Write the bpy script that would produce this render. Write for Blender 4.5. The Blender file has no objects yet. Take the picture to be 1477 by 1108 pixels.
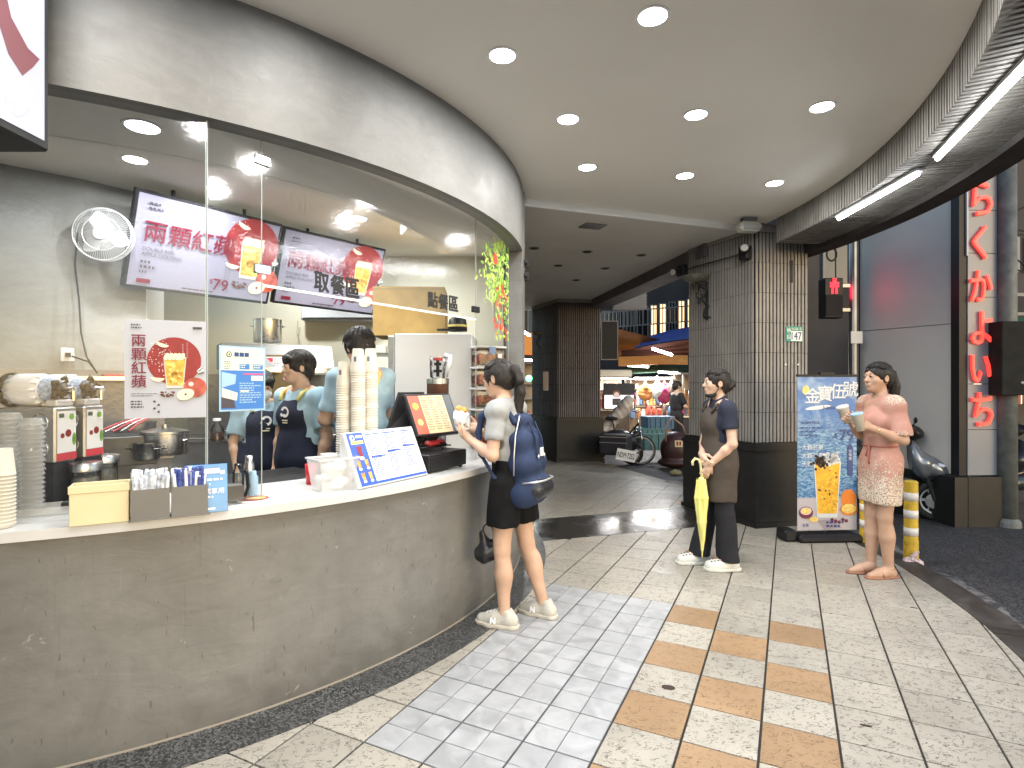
import bpy, math, random
import numpy as np
from mathutils import Vector, Matrix

random.seed(7); rng = np.random.RandomState(7)
SC = bpy.context.scene; COL = SC.collection
R = math.radians; PI = math.pi

# ---------------- camera, sky, sun, exposure ----------------
cam_d = bpy.data.cameras.new('camera'); cam = bpy.data.objects.new('camera', cam_d); COL.objects.link(cam)
cam.location = (0, 0, 1.5); cam.rotation_euler = (R(90), 0, 0)
cam_d.sensor_width = 36; cam_d.lens = 36 * 812 / 1477; cam_d.clip_start = 0.05; cam_d.clip_end = 400
SC.camera = cam
W = bpy.data.worlds.new('World'); SC.world = W; W.use_nodes = True
_n = W.node_tree.nodes; _l = W.node_tree.links
_sky = _n.new('ShaderNodeTexSky'); _sky.sky_type = 'NISHITA'; _sky.sun_disc = False
_sky.sun_elevation = R(16); _sky.sun_rotation = R(140)
_bg = _n['Background']; _bg.inputs['Strength'].default_value = 0.16
_l.new(_sky.outputs[0], _bg.inputs[0])
sun_d = bpy.data.lights.new('sun', 'SUN'); sun_d.energy = 0.02; sun_d.angle = R(10); sun_d.color = (1, .85, .7)
sun = bpy.data.objects.new('sun', sun_d); COL.objects.link(sun); sun.rotation_euler = (R(74), 0, R(140))
SC.view_settings.view_transform = 'Standard'; SC.view_settings.look = 'None'
SC.view_settings.gamma = 1; SC.view_settings.exposure = 0.82; SC.view_settings.use_curve_mapping = False
SC.render.engine = 'CYCLES'
cy = SC.cycles; cy.use_denoising = True; cy.max_bounces = 7; cy.diffuse_bounces = 4; cy.glossy_bounces = 4
cy.transmission_bounces = 6; cy.transparent_max_bounces = 16; cy.sample_clamp_indirect = 6; cy.caustics_reflective = False
cy.caustics_refractive = False; cy.blur_glossy = 0.5

# ---------------- coordinates ----------------
FOC = 812.0
def P(px, py, Y): return Vector(((px - 738.5) / FOC * Y, Y, 1.5 - (py - 554) / FOC * Y))
def G(px, py, z=0.0): return P(px, py, (1.5 - z) * FOC / (py - 554))

# ---------------- materials ----------------
MATS = {}
def mat(name, col, rough=.6, metal=0., emit=0., ecol=None, alpha=1., nz=0., nscale=8., bump=0., bscale=60., spec=.5, trans=0., aniso=None, rvar=0.):
    if name in MATS: return MATS[name]
    m = bpy.data.materials.new(name); m.use_nodes = True; nt = m.node_tree; N = nt.nodes; L = nt.links
    b = N['Principled BSDF']
    b.inputs['Base Color'].default_value = (*col, 1); b.inputs['Roughness'].default_value = rough
    b.inputs['Metallic'].default_value = metal; b.inputs['Specular IOR Level'].default_value = spec
    b.inputs['Transmission Weight'].default_value = trans
    if emit: b.inputs['Emission Color'].default_value = (*(ecol or col), 1); b.inputs['Emission Strength'].default_value = emit
    if alpha < 1: b.inputs['Alpha'].default_value = alpha
    if nz or bump or rvar:
        tc = N.new('ShaderNodeTexCoord')
        t = N.new('ShaderNodeTexNoise'); t.inputs['Scale'].default_value = nscale; t.inputs['Detail'].default_value = 6
        L.new(tc.outputs['Object'], t.inputs['Vector'])
        if nz:
            mx = N.new('ShaderNodeMix'); mx.data_type = 'RGBA'
            mx.inputs['A'].default_value = (*[c * (1 - nz) for c in col], 1); mx.inputs['B'].default_value = (*[min(1, c * (1 + nz)) for c in col], 1)
            mr = N.new('ShaderNodeMapRange'); mr.inputs['From Min'].default_value = .3; mr.inputs['From Max'].default_value = .7
            L.new(t.outputs['Fac'], mr.inputs['Value']); L.new(mr.outputs[0], mx.inputs['Factor']); L.new(mx.outputs['Result'], b.inputs['Base Color'])
        if rvar:
            mr = N.new('ShaderNodeMapRange'); mr.inputs['To Min'].default_value = max(0, rough - rvar); mr.inputs['To Max'].default_value = min(1, rough + rvar)
            L.new(t.outputs['Fac'], mr.inputs['Value']); L.new(mr.outputs[0], b.inputs['Roughness'])
        if bump:
            t2 = N.new('ShaderNodeTexNoise'); t2.inputs['Scale'].default_value = bscale; t2.inputs['Detail'].default_value = 4
            L.new(tc.outputs['Object'], t2.inputs['Vector'])
            bp = N.new('ShaderNodeBump'); bp.inputs['Strength'].default_value = bump; bp.inputs['Distance'].default_value = .004
            L.new(t2.outputs['Fac'], bp.inputs['Height']); L.new(bp.outputs[0], b.inputs['Normal'])
    MATS[name] = m; return m

class NT:                                    # small node helper
    def __init__(s, name):
        s.m = bpy.data.materials.new(name); s.m.use_nodes = True; s.N = s.m.node_tree.nodes; s.L = s.m.node_tree.links
        s.b = s.N['Principled BSDF']; MATS[name] = s.m
        s.tc = s.N.new('ShaderNodeTexCoord')
    def noise(s, scale, detail=4, vec=None, dist=0., rough=.5):
        t = s.N.new('ShaderNodeTexNoise'); t.inputs['Scale'].default_value = scale; t.inputs['Detail'].default_value = detail
        t.inputs['Distortion'].default_value = dist; t.inputs['Roughness'].default_value = rough
        s.L.new(vec or s.tc.outputs['Object'], t.inputs['Vector']); return t.outputs['Fac']
    def mapr(s, v, a, b, c=0., d=1.):
        t = s.N.new('ShaderNodeMapRange'); t.inputs['From Min'].default_value = a; t.inputs['From Max'].default_value = b
        t.inputs['To Min'].default_value = c; t.inputs['To Max'].default_value = d; s.L.new(v, t.inputs['Value']); return t.outputs[0]
    def math(s, op, a, b=None):
        t = s.N.new('ShaderNodeMath'); t.operation = op
        for i, v in enumerate((a, b)):
            if v is None: continue
            if isinstance(v, (int, float)): t.inputs[i].default_value = v
            else: s.L.new(v, t.inputs[i])
        return t.outputs[0]
    def mix(s, f, a, b):
        t = s.N.new('ShaderNodeMix'); t.data_type = 'RGBA'
        for k, v in (('Factor', f), ('A', a), ('B', b)):
            if isinstance(v, tuple): t.inputs[k].default_value = (*v, 1)
            elif isinstance(v, (int, float)): t.inputs[k].default_value = v
            else: s.L.new(v, t.inputs[k])
        return t.outputs['Result']
    def mapping(s, scale=(1, 1, 1), rot=(0, 0, 0), src='Object'):
        t = s.N.new('ShaderNodeMapping'); t.inputs['Scale'].default_value = scale; t.inputs['Rotation'].default_value = rot
        s.L.new(s.tc.outputs[src], t.inputs['Vector']); return t.outputs[0]
    def out(s, col=None, rough=None, height=None, bstr=.5, bdist=.003):
        if col is not None: s.L.new(col, s.b.inputs['Base Color'])
        if rough is not None:
            if isinstance(rough, (int, float)): s.b.inputs['Roughness'].default_value = rough
            else: s.L.new(rough, s.b.inputs['Roughness'])
        if height is not None:
            bp = s.N.new('ShaderNodeBump'); bp.inputs['Strength'].default_value = bstr; bp.inputs['Distance'].default_value = bdist
            s.L.new(height, bp.inputs['Height']); s.L.new(bp.outputs[0], s.b.inputs['Normal'])
        return s.m
    def voro(s, scale, vec=None, feature='F1', out='Distance'):
        t = s.N.new('ShaderNodeTexVoronoi'); t.feature = feature; t.inputs['Scale'].default_value = scale
        s.L.new(vec or s.tc.outputs['Object'], t.inputs['Vector']); return t.outputs[out]

def plaster(name, lo, mid, hi, rough=.42, stain=.5):
    n = NT(name)
    big = n.noise(1.3, 5, dist=.8); med = n.noise(4.5, 8, dist=1.6, rough=.62)
    sw = n.noise(2.2, 10, vec=n.mapping((1.2, 1.2, 3.2), (.3, .2, .4)), dist=2.2, rough=.66)
    f = n.math('ADD', n.math('MULTIPLY', big, .45), n.math('ADD', n.math('MULTIPLY', med, .25), n.math('MULTIPLY', sw, .3)))
    c1 = n.mix(n.mapr(f, .36, .5), lo, mid); c = n.mix(n.mapr(f, .5, .66), c1, hi)
    # trowel flecks
    fl = n.noise(14, 3, vec=n.mapping((1, 1, .45), (.5, .3, .2)), dist=3.)
    c = n.mix(n.math('MULTIPLY', n.mapr(fl, .66, .74), .16), c, tuple(min(1, v * 1.45) for v in hi))
    dk = n.noise(9, 5, dist=1.); c = n.mix(n.math('MULTIPLY', n.mapr(dk, .66, .74), .3 * stain), c, tuple(v * .5 for v in lo))
    # dirt rising from the floor: a stain of its own
    z = n.N.new('ShaderNodeSeparateXYZ'); n.L.new(n.tc.outputs['Object'], z.inputs[0])
    if stain >= .9:
        g = n.mapr(n.math('ADD', z.outputs[2], n.math('MULTIPLY', med, .35)), .16, .42, 1., 0.)
        c = n.mix(n.math('MULTIPLY', g, .6), c, (.10, .095, .085))
        vs = n.noise(2.6, 4, vec=n.mapping((1, 1, .04)), dist=.3)      # board-wide trowel passes
        c = n.mix(n.math('MULTIPLY', n.mapr(vs, .52, .60), .30), c, tuple(v * .72 for v in mid))
        dr = n.noise(22, 3, vec=n.mapping((1, 1, .05))); c = n.mix(n.math('MULTIPLY', n.mapr(dr, .66, .72), .22), c, tuple(v * .55 for v in lo))
        ch = n.noise(7, 2, dist=.4); c2 = n.noise(55, 2); k = n.math('MULTIPLY', n.mapr(ch, .68, .70), n.mapr(c2, .58, .62)); c = n.mix(n.math('MULTIPLY', k, .22), c, (.62, .60, .56))
        sc = n.noise(60, 2, vec=n.mapping((1, 1, .25), (.2, .9, .4))); c = n.mix(n.math('MULTIPLY', n.mapr(sc, .70, .72), .5), c, tuple(v * .4 for v in lo))
    return n.out(c, n.mapr(med, .3, .7, rough - .08, rough + .12), n.math('ADD', sw, n.math('MULTIPLY', med, .5)), .35, .006)

def tile_mat(name, base, dark, amount):
    n = NT(name)
    oi = n.N.new('ShaderNodeObjectInfo')
    v = n.N.new('ShaderNodeVectorMath'); v.operation = 'ADD'; n.L.new(n.tc.outputs['Object'], v.inputs[0])
    k = n.N.new('ShaderNodeVectorMath'); k.operation = 'SCALE'; n.L.new(oi.outputs['Location'], k.inputs[0]); k.inputs['Scale'].default_value = 1.7
    n.L.new(k.outputs[0], v.inputs[1]); vec = v.outputs[0]
    mp = n.N.new('ShaderNodeMapping'); mp.inputs['Scale'].default_value = (1, 1.7, 1); mp.inputs['Rotation'].default_value = (0, 0, .4); n.L.new(vec, mp.inputs['Vector'])
    a = n.noise(17, 3, vec=mp.outputs[0], dist=1.1, rough=.6)
    ln = n.mapr(n.math('ABSOLUTE', n.math('SUBTRACT', a, .5)), .010, .022, 1., 0.)
    mask = n.mapr(n.noise(24, 3, vec=vec), .46, .50)
    sp = n.mapr(n.noise(70, 2, vec=mp.outputs[0], dist=.8), .66, .69); spm = n.mapr(n.noise(9, 3, vec=vec), .47, .6)
    lines = n.math('MAXIMUM', n.math('MULTIPLY', ln, mask), n.math('MULTIPLY', sp, spm))
    rnd = n.mapr(oi.outputs['Random'], 0, 1, .9, 1.08)
    cl = n.noise(3.2, 4, vec=vec)
    b2 = n.mix(n.mapr(cl, .3, .7), tuple(c * .9 for c in base), tuple(min(1, c * 1.06) for c in base))
    mul = n.N.new('ShaderNodeVectorMath'); mul.operation = 'SCALE'; n.L.new(b2, mul.inputs[0]); n.L.new(rnd, mul.inputs['Scale'])
    # walked-in grime in world space
    geo = n.N.new('ShaderNodeNewGeometry')
    gr = n.noise(1.1, 5, vec=geo.outputs['Position'], dist=.6)
    b3 = n.mix(n.math('MULTIPLY', n.mapr(gr, .5, .72), .22), mul.outputs[0], tuple(c * .55 for c in base))
    c = n.mix(n.math('MULTIPLY', lines, amount), b3, dark)
    return n.out(c, n.mapr(cl, .3, .7, .3, .48), n.math('SUBTRACT', 1., lines), .5, .0025)

# ---------------- mesh builder ----------------
def link(o, parent=None, world=False):
    COL.objects.link(o)
    if parent is not None:
        o.parent = parent
        if world:
            bpy_m = Matrix.Translation(parent.location) @ parent.rotation_euler.to_matrix().to_4x4()
            o.matrix_parent_inverse = bpy_m.inverted()
    return o
def tag(o, label=None, cat=None, group=None, kind=None):
    if label: o['label'] = label
    if cat: o['category'] = cat
    if group: o['group'] = group
    if kind: o['kind'] = kind
    return o
def thing(name, label, cat, loc=(0, 0, 0), rz=0., group=None):
    o = bpy.data.objects.new(name, None); o.empty_display_size = .05; COL.objects.link(o)
    o.location = loc; o.rotation_euler = (0, 0, rz); return tag(o, label, cat, group)
def copy_tree(o, loc=None, rz=None, label=None, group=None, parent=None):
    c = o.copy(); COL.objects.link(c)
    if parent is not None: c.parent = parent
    if loc is not None: c.location = loc
    if rz is not None: c.rotation_euler = (0, 0, rz)
    if label: c['label'] = label
    if group: c['group'] = group
    for ch in list(o.children): copy_tree(ch, parent=c)
    return c

class MB:
    def __init__(s, M=None): s.v = []; s.f = []; s.m = []; s.mats = []; s.M = M
    def mi(s, m):
        if m not in s.mats: s.mats.append(m)
        return s.mats.index(m)
    def add(s, vs, fs, m=None, M=None):
        k = len(s.v); mm = s.mi(m) if m is not None else 0
        for v in vs:
            v = Vector(v)
            if M is not None: v = M @ v
            if s.M is not None: v = s.M @ v
            s.v.append(v)
        for f in fs: s.f.append([i + k for i in f]); s.m.append(mm)
        return s
    def box(s, x0, x1, y0, y1, z0, z1, m=None, M=None, bev=0.):
        if bev > 0:
            b = min(bev, (x1 - x0) * .45, (y1 - y0) * .45, (z1 - z0) * .45)
            pts = [(x0 + b, y0), (x1 - b, y0), (x1, y0 + b), (x1, y1 - b), (x1 - b, y1), (x0 + b, y1), (x0, y1 - b), (x0, y0 + b)]
            ins = [(x0 + b, y0 + b), (x1 - b, y0 + b), (x1 - b, y0 + b), (x1 - b, y1 - b), (x1 - b, y1 - b), (x0 + b, y1 - b), (x0 + b, y1 - b), (x0 + b, y0 + b)]
            rings = [[(*p, z0) for p in ins], [(*p, z0 + b) for p in pts], [(*p, z1 - b) for p in pts], [(*p, z1) for p in ins]]
            vs = [q for r in rings for q in r]; fs = []
            for i in range(3):
                for j in range(8):
                    a = i * 8 + j; c = i * 8 + (j + 1) % 8; fs.append((a, c, c + 8, a + 8))
            fs.append((6, 4, 2, 0)); fs.append((24, 26, 28, 30))
            return s.add(vs, fs, m, M)
        vs = [(x0, y0, z0), (x1, y0, z0), (x1, y1, z0), (x0, y1, z0), (x0, y0, z1), (x1, y0, z1), (x1, y1, z1), (x0, y1, z1)]
        return s.add(vs, [(0, 3, 2, 1), (4, 5, 6, 7), (0, 1, 5, 4), (1, 2, 6, 5), (2, 3, 7, 6), (3, 0, 4, 7)], m, M)
    def bar(s, a, b, w, h, m=None, up=(0, 0, 1)):
        a = Vector(a); b = Vector(b); d = b - a; L = d.length; d.normalize()
        x = d.cross(Vector(up)); x = x.normalized() if x.length > 1e-5 else Vector((1, 0, 0)); z = x.cross(d)
        M = Matrix((x, d, z)).transposed().to_4x4(); M.translation = a
        return s.box(-w / 2, w / 2, 0, L, -h / 2, h / 2, m, M)
    def cyl(s, a, b, r0, r1=None, m=None, n=16, caps=True):
        r1 = r0 if r1 is None else r1; a = Vector(a); b = Vector(b); d = (b - a).normalized()
        x = d.orthogonal().normalized(); y = d.cross(x); vs = []
        for c, r in ((a, r0), (b, r1)):
            for i in range(n):
                t = 2 * PI * i / n; vs.append(c + x * (r * math.cos(t)) + y * (r * math.sin(t)))
        fs = [(i, (i + 1) % n, n + (i + 1) % n, n + i) for i in range(n)]
        if caps: fs += [tuple(range(n))[::-1], tuple(range(n, 2 * n))]
        return s.add(vs, fs, m)
    def lathe(s, prof, m=None, n=24, c=(0, 0, 0), M=None, caps=True):
        vs = []; c = Vector(c)
        for r, z in prof:
            for i in range(n):
                t = 2 * PI * i / n; vs.append(Vector((r * math.cos(t), r * math.sin(t), z)) + c)
        fs = []
        for k in range(len(prof) - 1):
            for i in range(n):
                a = k * n + i; b = k * n + (i + 1) % n; fs.append((a, b, b + n, a + n))
        if caps and prof[0][0] > 1e-4: fs.append(tuple(range(n))[::-1])
        if caps and prof[-1][0] > 1e-4: fs.append(tuple(range((len(prof) - 1) * n, len(prof) * n)))
        return s.add(vs, fs, m, M)
    def tube(s, pts, r, m=None, n=8, r_end=None):
        pts = [Vector(p) for p in pts]; K = len(pts); vs = []
        x = None
        for k, p in enumerate(pts):
            d = (pts[min(k + 1, K - 1)] - pts[max(k - 1, 0)]).normalized()
            x = d.orthogonal().normalized() if x is None else (x - d * x.dot(d)).normalized()
            y = d.cross(x); rr = r if r_end is None else r + (r_end - r) * k / (K - 1)
            for i in range(n):
                t = 2 * PI * i / n; vs.append(p + x * (rr * math.cos(t)) + y * (rr * math.sin(t)))
        fs = []
        for k in range(K - 1):
            for i in range(n):
                a = k * n + i; b = k * n + (i + 1) % n; fs.append((a, b, b + n, a + n))
        fs += [tuple(range(n))[::-1], tuple(range((K - 1) * n, K * n))]
        return s.add(vs, fs, m)
    def prism(s, poly, z0, z1, m=None, M=None):
        n = len(poly); vs = [(x, y, z0) for x, y in poly] + [(x, y, z1) for x, y in poly]
        fs = [tuple(range(n))[::-1], tuple(range(n, 2 * n))] + [(i, (i + 1) % n, n + (i + 1) % n, n + i) for i in range(n)]
        return s.add(vs, fs, m, M)
    def ell(s, c, r, m=None, n=14, k=8, M=None):
        vs = []; fs = []
        for j in range(k + 1):
            p = PI * j / k
            for i in range(n):
                t = 2 * PI * i / n; vs.append((c[0] + r[0] * math.sin(p) * math.cos(t), c[1] + r[1] * math.sin(p) * math.sin(t), c[2] - r[2] * math.cos(p)))
        for j in range(k):
            for i in range(n):
                a = j * n + i; b = j * n + (i + 1) % n; fs.append((a, b, b + n, a + n))
        return s.add(vs, fs, m, M)
    def arc(s, c, r0, r1, z0, z1, a0, a1, m=None, n=48):          # ring segment (solid)
        vs = []
        for i in range(n + 1):
            a = a0 + (a1 - a0) * i / n; ca, sa = math.cos(a), math.sin(a)
            vs += [(c[0] + r0 * ca, c[1] + r0 * sa, z0), (c[0] + r1 * ca, c[1] + r1 * sa, z0), (c[0] + r1 * ca, c[1] + r1 * sa, z1), (c[0] + r0 * ca, c[1] + r0 * sa, z1)]
        fs = []
        for i in range(n):
            a = i * 4; b = a + 4
            for j in range(4): fs.append((a + j, b + j, b + (j + 1) % 4, a + (j + 1) % 4)[::-1])
        fs += [(0, 1, 2, 3), tuple(n * 4 + j for j in (3, 2, 1, 0))]
        return s.add(vs, fs, m)
    def build(s, name, m=None, parent=None, world=False, smooth=False, kind=None, label=None, autos=None):
        me = bpy.data.meshes.new(name); me.from_pydata([tuple(v) for v in s.v], [], s.f)
        for q in (s.mats or ([m] if m else [])): me.materials.append(q)
        if len(s.mats) > 1: me.polygons.foreach_set('material_index', s.m)
        if smooth:
            me.polygons.foreach_set('use_smooth', [True] * len(me.polygons))
        me.validate(); me.update()
        if autos:
            me.polygons.foreach_set('use_smooth', [True] * len(me.polygons)); me.set_sharp_from_angle(angle=R(autos))
        o = bpy.data.objects.new(name, me); link(o, parent, world)
        if kind: o['kind'] = kind
        if label: o['label'] = label
        return o

# ---------------- lettering ----------------
_tc = {}
def glyphs(txt, bold=0., ext=0.):
    key = (txt, bold, ext)
    if key in _tc: return _tc[key]
    c = bpy.data.curves.new('t', 'FONT'); c.body = txt; c.offset = bold; c.extrude = ext; c.resolution_u = 2
    o = bpy.data.objects.new('t', c); COL.objects.link(o)
    me = bpy.data.meshes.new_from_object(o.evaluated_get(bpy.context.evaluated_depsgraph_get()))
    v = [tuple(q.co) for q in me.vertices]; f = [tuple(p.vertices) for p in me.polygons]
    bpy.data.objects.remove(o); bpy.data.curves.remove(c); bpy.data.meshes.remove(me)
    if not v: v = [(0, 0, 0)]
    xs = [q[0] for q in v]; ys = [q[1] for q in v]
    _tc[key] = (v, f, (min(xs), max(xs), min(ys), max(ys))); return _tc[key]

class Pan:                                   # a flat panel: u right, v up, layers towards the viewer
    def __init__(s, o, u, v, step=.0009, mb=None):
        s.o = Vector(o); s.u = Vector(u).normalized(); s.v = Vector(v).normalized(); s.n = s.u.cross(s.v); s.step = step; s.mb = mb or MB()
    def M(s, lay=1):
        M = Matrix((s.u, s.v, s.n)).transposed().to_4x4(); M.translation = s.o + s.n * (s.step * lay); return M
    def poly(s, pts, m, lay=1): s.mb.add([(x, y, 0) for x, y in pts], [tuple(range(len(pts)))], m, s.M(lay)); return s
    def rect(s, x, y, w, h, m, lay=1): return s.poly([(x, y), (x + w, y), (x + w, y + h), (x, y + h)], m, lay)
    def circ(s, x, y, r, m, lay=1, ry=None, n=28, rot=0.):
        ry = ry or r; q = []
        for i in range(n):
            a, b = r * math.cos(2 * PI * i / n), ry * math.sin(2 * PI * i / n); q.append((x + a * math.cos(rot) - b * math.sin(rot), y + a * math.sin(rot) + b * math.cos(rot)))
        return s.poly(q, m, lay)
    def text(s, txt, x, y, h, m, lay=2, bold=0., w=None, ext=0., wob=None):
        v, f, (x0, x1, y0, y1) = glyphs(txt, 0., ext)
        bold *= .5
        if bold:                             # heavier strokes: shifted copies on their own thin layers
            vv = list(v); ff = list(f); k = len(v)
            for q, (dx, dy) in enumerate(((bold, 0), (-bold, 0), (0, bold), (0, -bold), (bold * .7, bold * .7), (-bold * .7, -bold * .7))):
                vv += [(a + dx, b_ + dy, c + .0012 * (q + 1)) for a, b_, c in v]; ff += [tuple(i + k * (q + 1) for i in g) for g in f]
            v, f = vv, ff; x0 -= bold; x1 += bold; y0 -= bold; y1 += bold
        sy = h / .92 if w is None or w <= 0 else h / max(.01, y1 - y0); sx = sy if not w else abs(w) / max(.01, x1 - x0)
        yo = y0 if w else -.08
        s.mb.add([(x + (a - x0) * sx + (wob or 0) * (b - yo) * sy, y + (b - yo) * sy, c * sy) for a, b, c in v], f, m, s.M(lay)); return s
    def vtext(s, txt, x, y, h, m, lay=2, bold=0., gap=1.12):
        for i, c in enumerate(txt): s.text(c, x, y - i * h * gap, h, m, lay, bold)
        return s
    def lines(s, x, y, w, n, lh, m, lay=2, fill=.45, seed=0):       # print too small to read: ink lines broken into word lengths
        r = random.Random(seed)
        for i in range(n):
            xx = x; end = x + w * (.55 + .45 * r.random())
            while xx < end:
                ww = min(w * (.08 + .1 * r.random()), end - xx); s.rect(xx, y - i * lh, ww, lh * fill, m, lay); xx += ww + lh * .3
        return s

# ---------------- implicit surfaces (bodies, cloth) ----------------
class Field:
    def __init__(s, lo, hi, h):
        s.lo = np.array(lo, float); s.h = h; s.n = np.ceil((np.array(hi) - s.lo) / h).astype(int) + 1
        s.d = np.full(s.n, .3, np.float32)
        s.ax = [(s.lo[i] + h * np.arange(s.n[i])).astype(np.float32) for i in range(3)]
    def _sl(s, lo, hi, pad):
        a = np.clip(((np.array(lo) - pad - s.lo) / s.h).astype(int), 0, s.n); b = np.clip(np.ceil((np.array(hi) + pad - s.lo) / s.h).astype(int) + 1, 0, s.n)
        sl = tuple(slice(a[i], b[i]) for i in range(3))
        if (b <= a).any(): return None, None
        return sl, (s.ax[0][sl[0]][:, None, None], s.ax[1][sl[1]][None, :, None], s.ax[2][sl[2]][None, None, :])
    def _mix(s, sl, e, k, op):
        d = s.d[sl]
        if op == 'sub': e = -e
        if op == 'add':
            h = np.clip(.5 + .5 * (d - e) / k, 0, 1); s.d[sl] = d * (1 - h) + e * h - k * h * (1 - h)
        else:
            h = np.clip(.5 - .5 * (d - e) / k, 0, 1); s.d[sl] = d * (1 - h) + e * h + k * h * (1 - h)
    def rc(s, a, b, r0, r1=None, k=.015, op='add'):
        r1 = r0 if r1 is None else r1; a = np.array(a, float); b = np.array(b, float); rm = max(r0, r1)
        sl, g = s._sl(np.minimum(a, b) - rm, np.maximum(a, b) + rm, k + 3 * s.h)
        if sl is None: return s
        d = b - a; L = max(1e-9, (d ** 2).sum())
        t = np.clip(((g[0] - a[0]) * d[0] + (g[1] - a[1]) * d[1] + (g[2] - a[2]) * d[2]) / L, 0, 1)
        e = np.sqrt((g[0] - a[0] - d[0] * t) ** 2 + (g[1] - a[1] - d[1] * t) ** 2 + (g[2] - a[2] - d[2] * t) ** 2) - (r0 + (r1 - r0) * t)
        s._mix(sl, e, k, op); return s
    def chain(s, pts, rs, k=.015, op='add'):
        for i in range(len(pts) - 1): s.rc(pts[i], pts[i + 1], rs[i], rs[i + 1], k, op)
        return s
    def el(s, c, r, Rm=None, k=.02, op='add'):
        c = np.array(c, float); r = np.array(r, float); m = r.max() if Rm is not None else r
        sl, g = s._sl(c - m, c + m, k + 3 * s.h)
        if sl is None: return s
        x, y, z = g[0] - c[0], g[1] - c[1], g[2] - c[2]
        if Rm is not None:
            x, y, z = [Rm[0, i] * x + Rm[1, i] * y + Rm[2, i] * z for i in range(3)]
        k0 = np.sqrt((x / r[0]) ** 2 + (y / r[1]) ** 2 + (z / r[2]) ** 2); k1 = np.sqrt((x / r[0] ** 2) ** 2 + (y / r[1] ** 2) ** 2 + (z / r[2] ** 2) ** 2)
        s._mix(sl, k0 * (k0 - 1) / np.maximum(k1, 1e-6), k, op); return s
    def cut(s, p, n, k=.004):               # keep the side opposite to n
        n = np.array(n, float); n /= np.linalg.norm(n)
        e = (s.ax[0][:, None, None] - p[0]) * n[0] + (s.ax[1][None, :, None] - p[1]) * n[1] + (s.ax[2][None, None, :] - p[2]) * n[2]
        s._mix((slice(None),) * 3, e, k, 'int'); return s
    def noise(s, amp, freq, seed=0, an=(1, 1, 1), n=10):
        r = np.random.RandomState(seed); acc = 0
        for i in range(n):
            w = r.normal(size=3) * np.array(an) * freq; ph = r.rand() * 6.28
            acc = acc + np.sin(w[0] * s.ax[0][:, None, None] + w[1] * s.ax[1][None, :, None] + w[2] * s.ax[2][None, None, :] + ph)
        s.d += (amp * acc / math.sqrt(n)).astype(np.float32); return s
    def mesh(s, name, mats, parent, label=None, matfn=None, world=False):
        d = s.d.copy(); d[0] = d[-1] = .1; d[:, 0] = d[:, -1] = .1; d[:, :, 0] = d[:, :, -1] = .1
        S = d < 0; nx, ny, nz = d.shape
        c = [S[i:nx - 1 + i, j:ny - 1 + j, k:nz - 1 + k] for i in (0, 1) for j in (0, 1) for k in (0, 1)]
        any_ = np.logical_or.reduce(c); all_ = np.logical_and.reduce(c); act = any_ & ~all_
        I, J, K = np.nonzero(act); ids = np.full(act.shape, -1, np.int64); ids[I, J, K] = np.arange(len(I))
        pos = np.zeros((len(I), 3)); cnt = np.zeros(len(I)); cr = [(i, j, k) for i in (0, 1) for j in (0, 1) for k in (0, 1)]
        for a in cr:
            for ax in range(3):
                if a[ax]: continue
                b = list(a); b[ax] = 1
                da = d[I + a[0], J + a[1], K + a[2]]; db = d[I + b[0], J + b[1], K + b[2]]; m = (da < 0) != (db < 0)
                t = np.where(m, da / np.where(m, da - db, 1), 0); q = np.array(a, float)[None].repeat(len(I), 0); q[:, ax] += t
                pos[m] += q[m]; cnt[m] += 1
        pos = (pos / cnt[:, None] + np.stack([I, J, K], 1)) * s.h + s.lo
        fs = []
        for ax in range(3):
            sh = [slice(None)] * 3; sh2 = [slice(None)] * 3; sh[ax] = slice(0, -1); sh2[ax] = slice(1, None)
            A = S[tuple(sh)]; B = S[tuple(sh2)]; o1, o2 = (ax + 1) % 3, (ax + 2) % 3
            X = np.stack(np.nonzero(A != B), 1)
            inn = (X[:, o1] > 0) & (X[:, o2] > 0) & (X[:, o1] < d.shape[o1] - 1) & (X[:, o2] < d.shape[o2] - 1); X = X[inn]
            e1 = np.zeros(3, int); e1[o1] = 1; e2 = np.zeros(3, int); e2[o2] = 1
            q = [ids[tuple((X + k).T)] for k in (-e1 - e2, -e2, 0 * e1, -e1)]; q = np.stack(q, 1)
            flip = A[tuple(X.T)]; q[~flip] = q[~flip][:, ::-1]; fs.append(q)
        fs = np.concatenate(fs); fs = fs[(fs >= 0).all(1)]
        me = bpy.data.meshes.new(name); me.vertices.add(len(pos)); me.vertices.foreach_set('co', pos.astype(np.float32).ravel())
        me.loops.add(fs.size); me.loops.foreach_set('vertex_index', fs.astype(np.int32).ravel())
        me.polygons.add(len(fs)); me.polygons.foreach_set('loop_start', np.arange(0, fs.size, 4, dtype=np.int32)); me.polygons.foreach_set('loop_total', np.full(len(fs), 4, np.int32))
        for m in (mats if isinstance(mats, (list, tuple)) else [mats]): me.materials.append(m)
        if matfn is not None:
            cc = pos[fs].mean(1); me.polygons.foreach_set('material_index', matfn(cc).astype(np.int32))
        me.polygons.foreach_set('use_smooth', np.ones(len(fs), bool)); me.update(calc_edges=True); me.validate()
        o = bpy.data.objects.new(name, me); link(o, parent, world)
        if label: o['label'] = label
        return o
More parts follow.
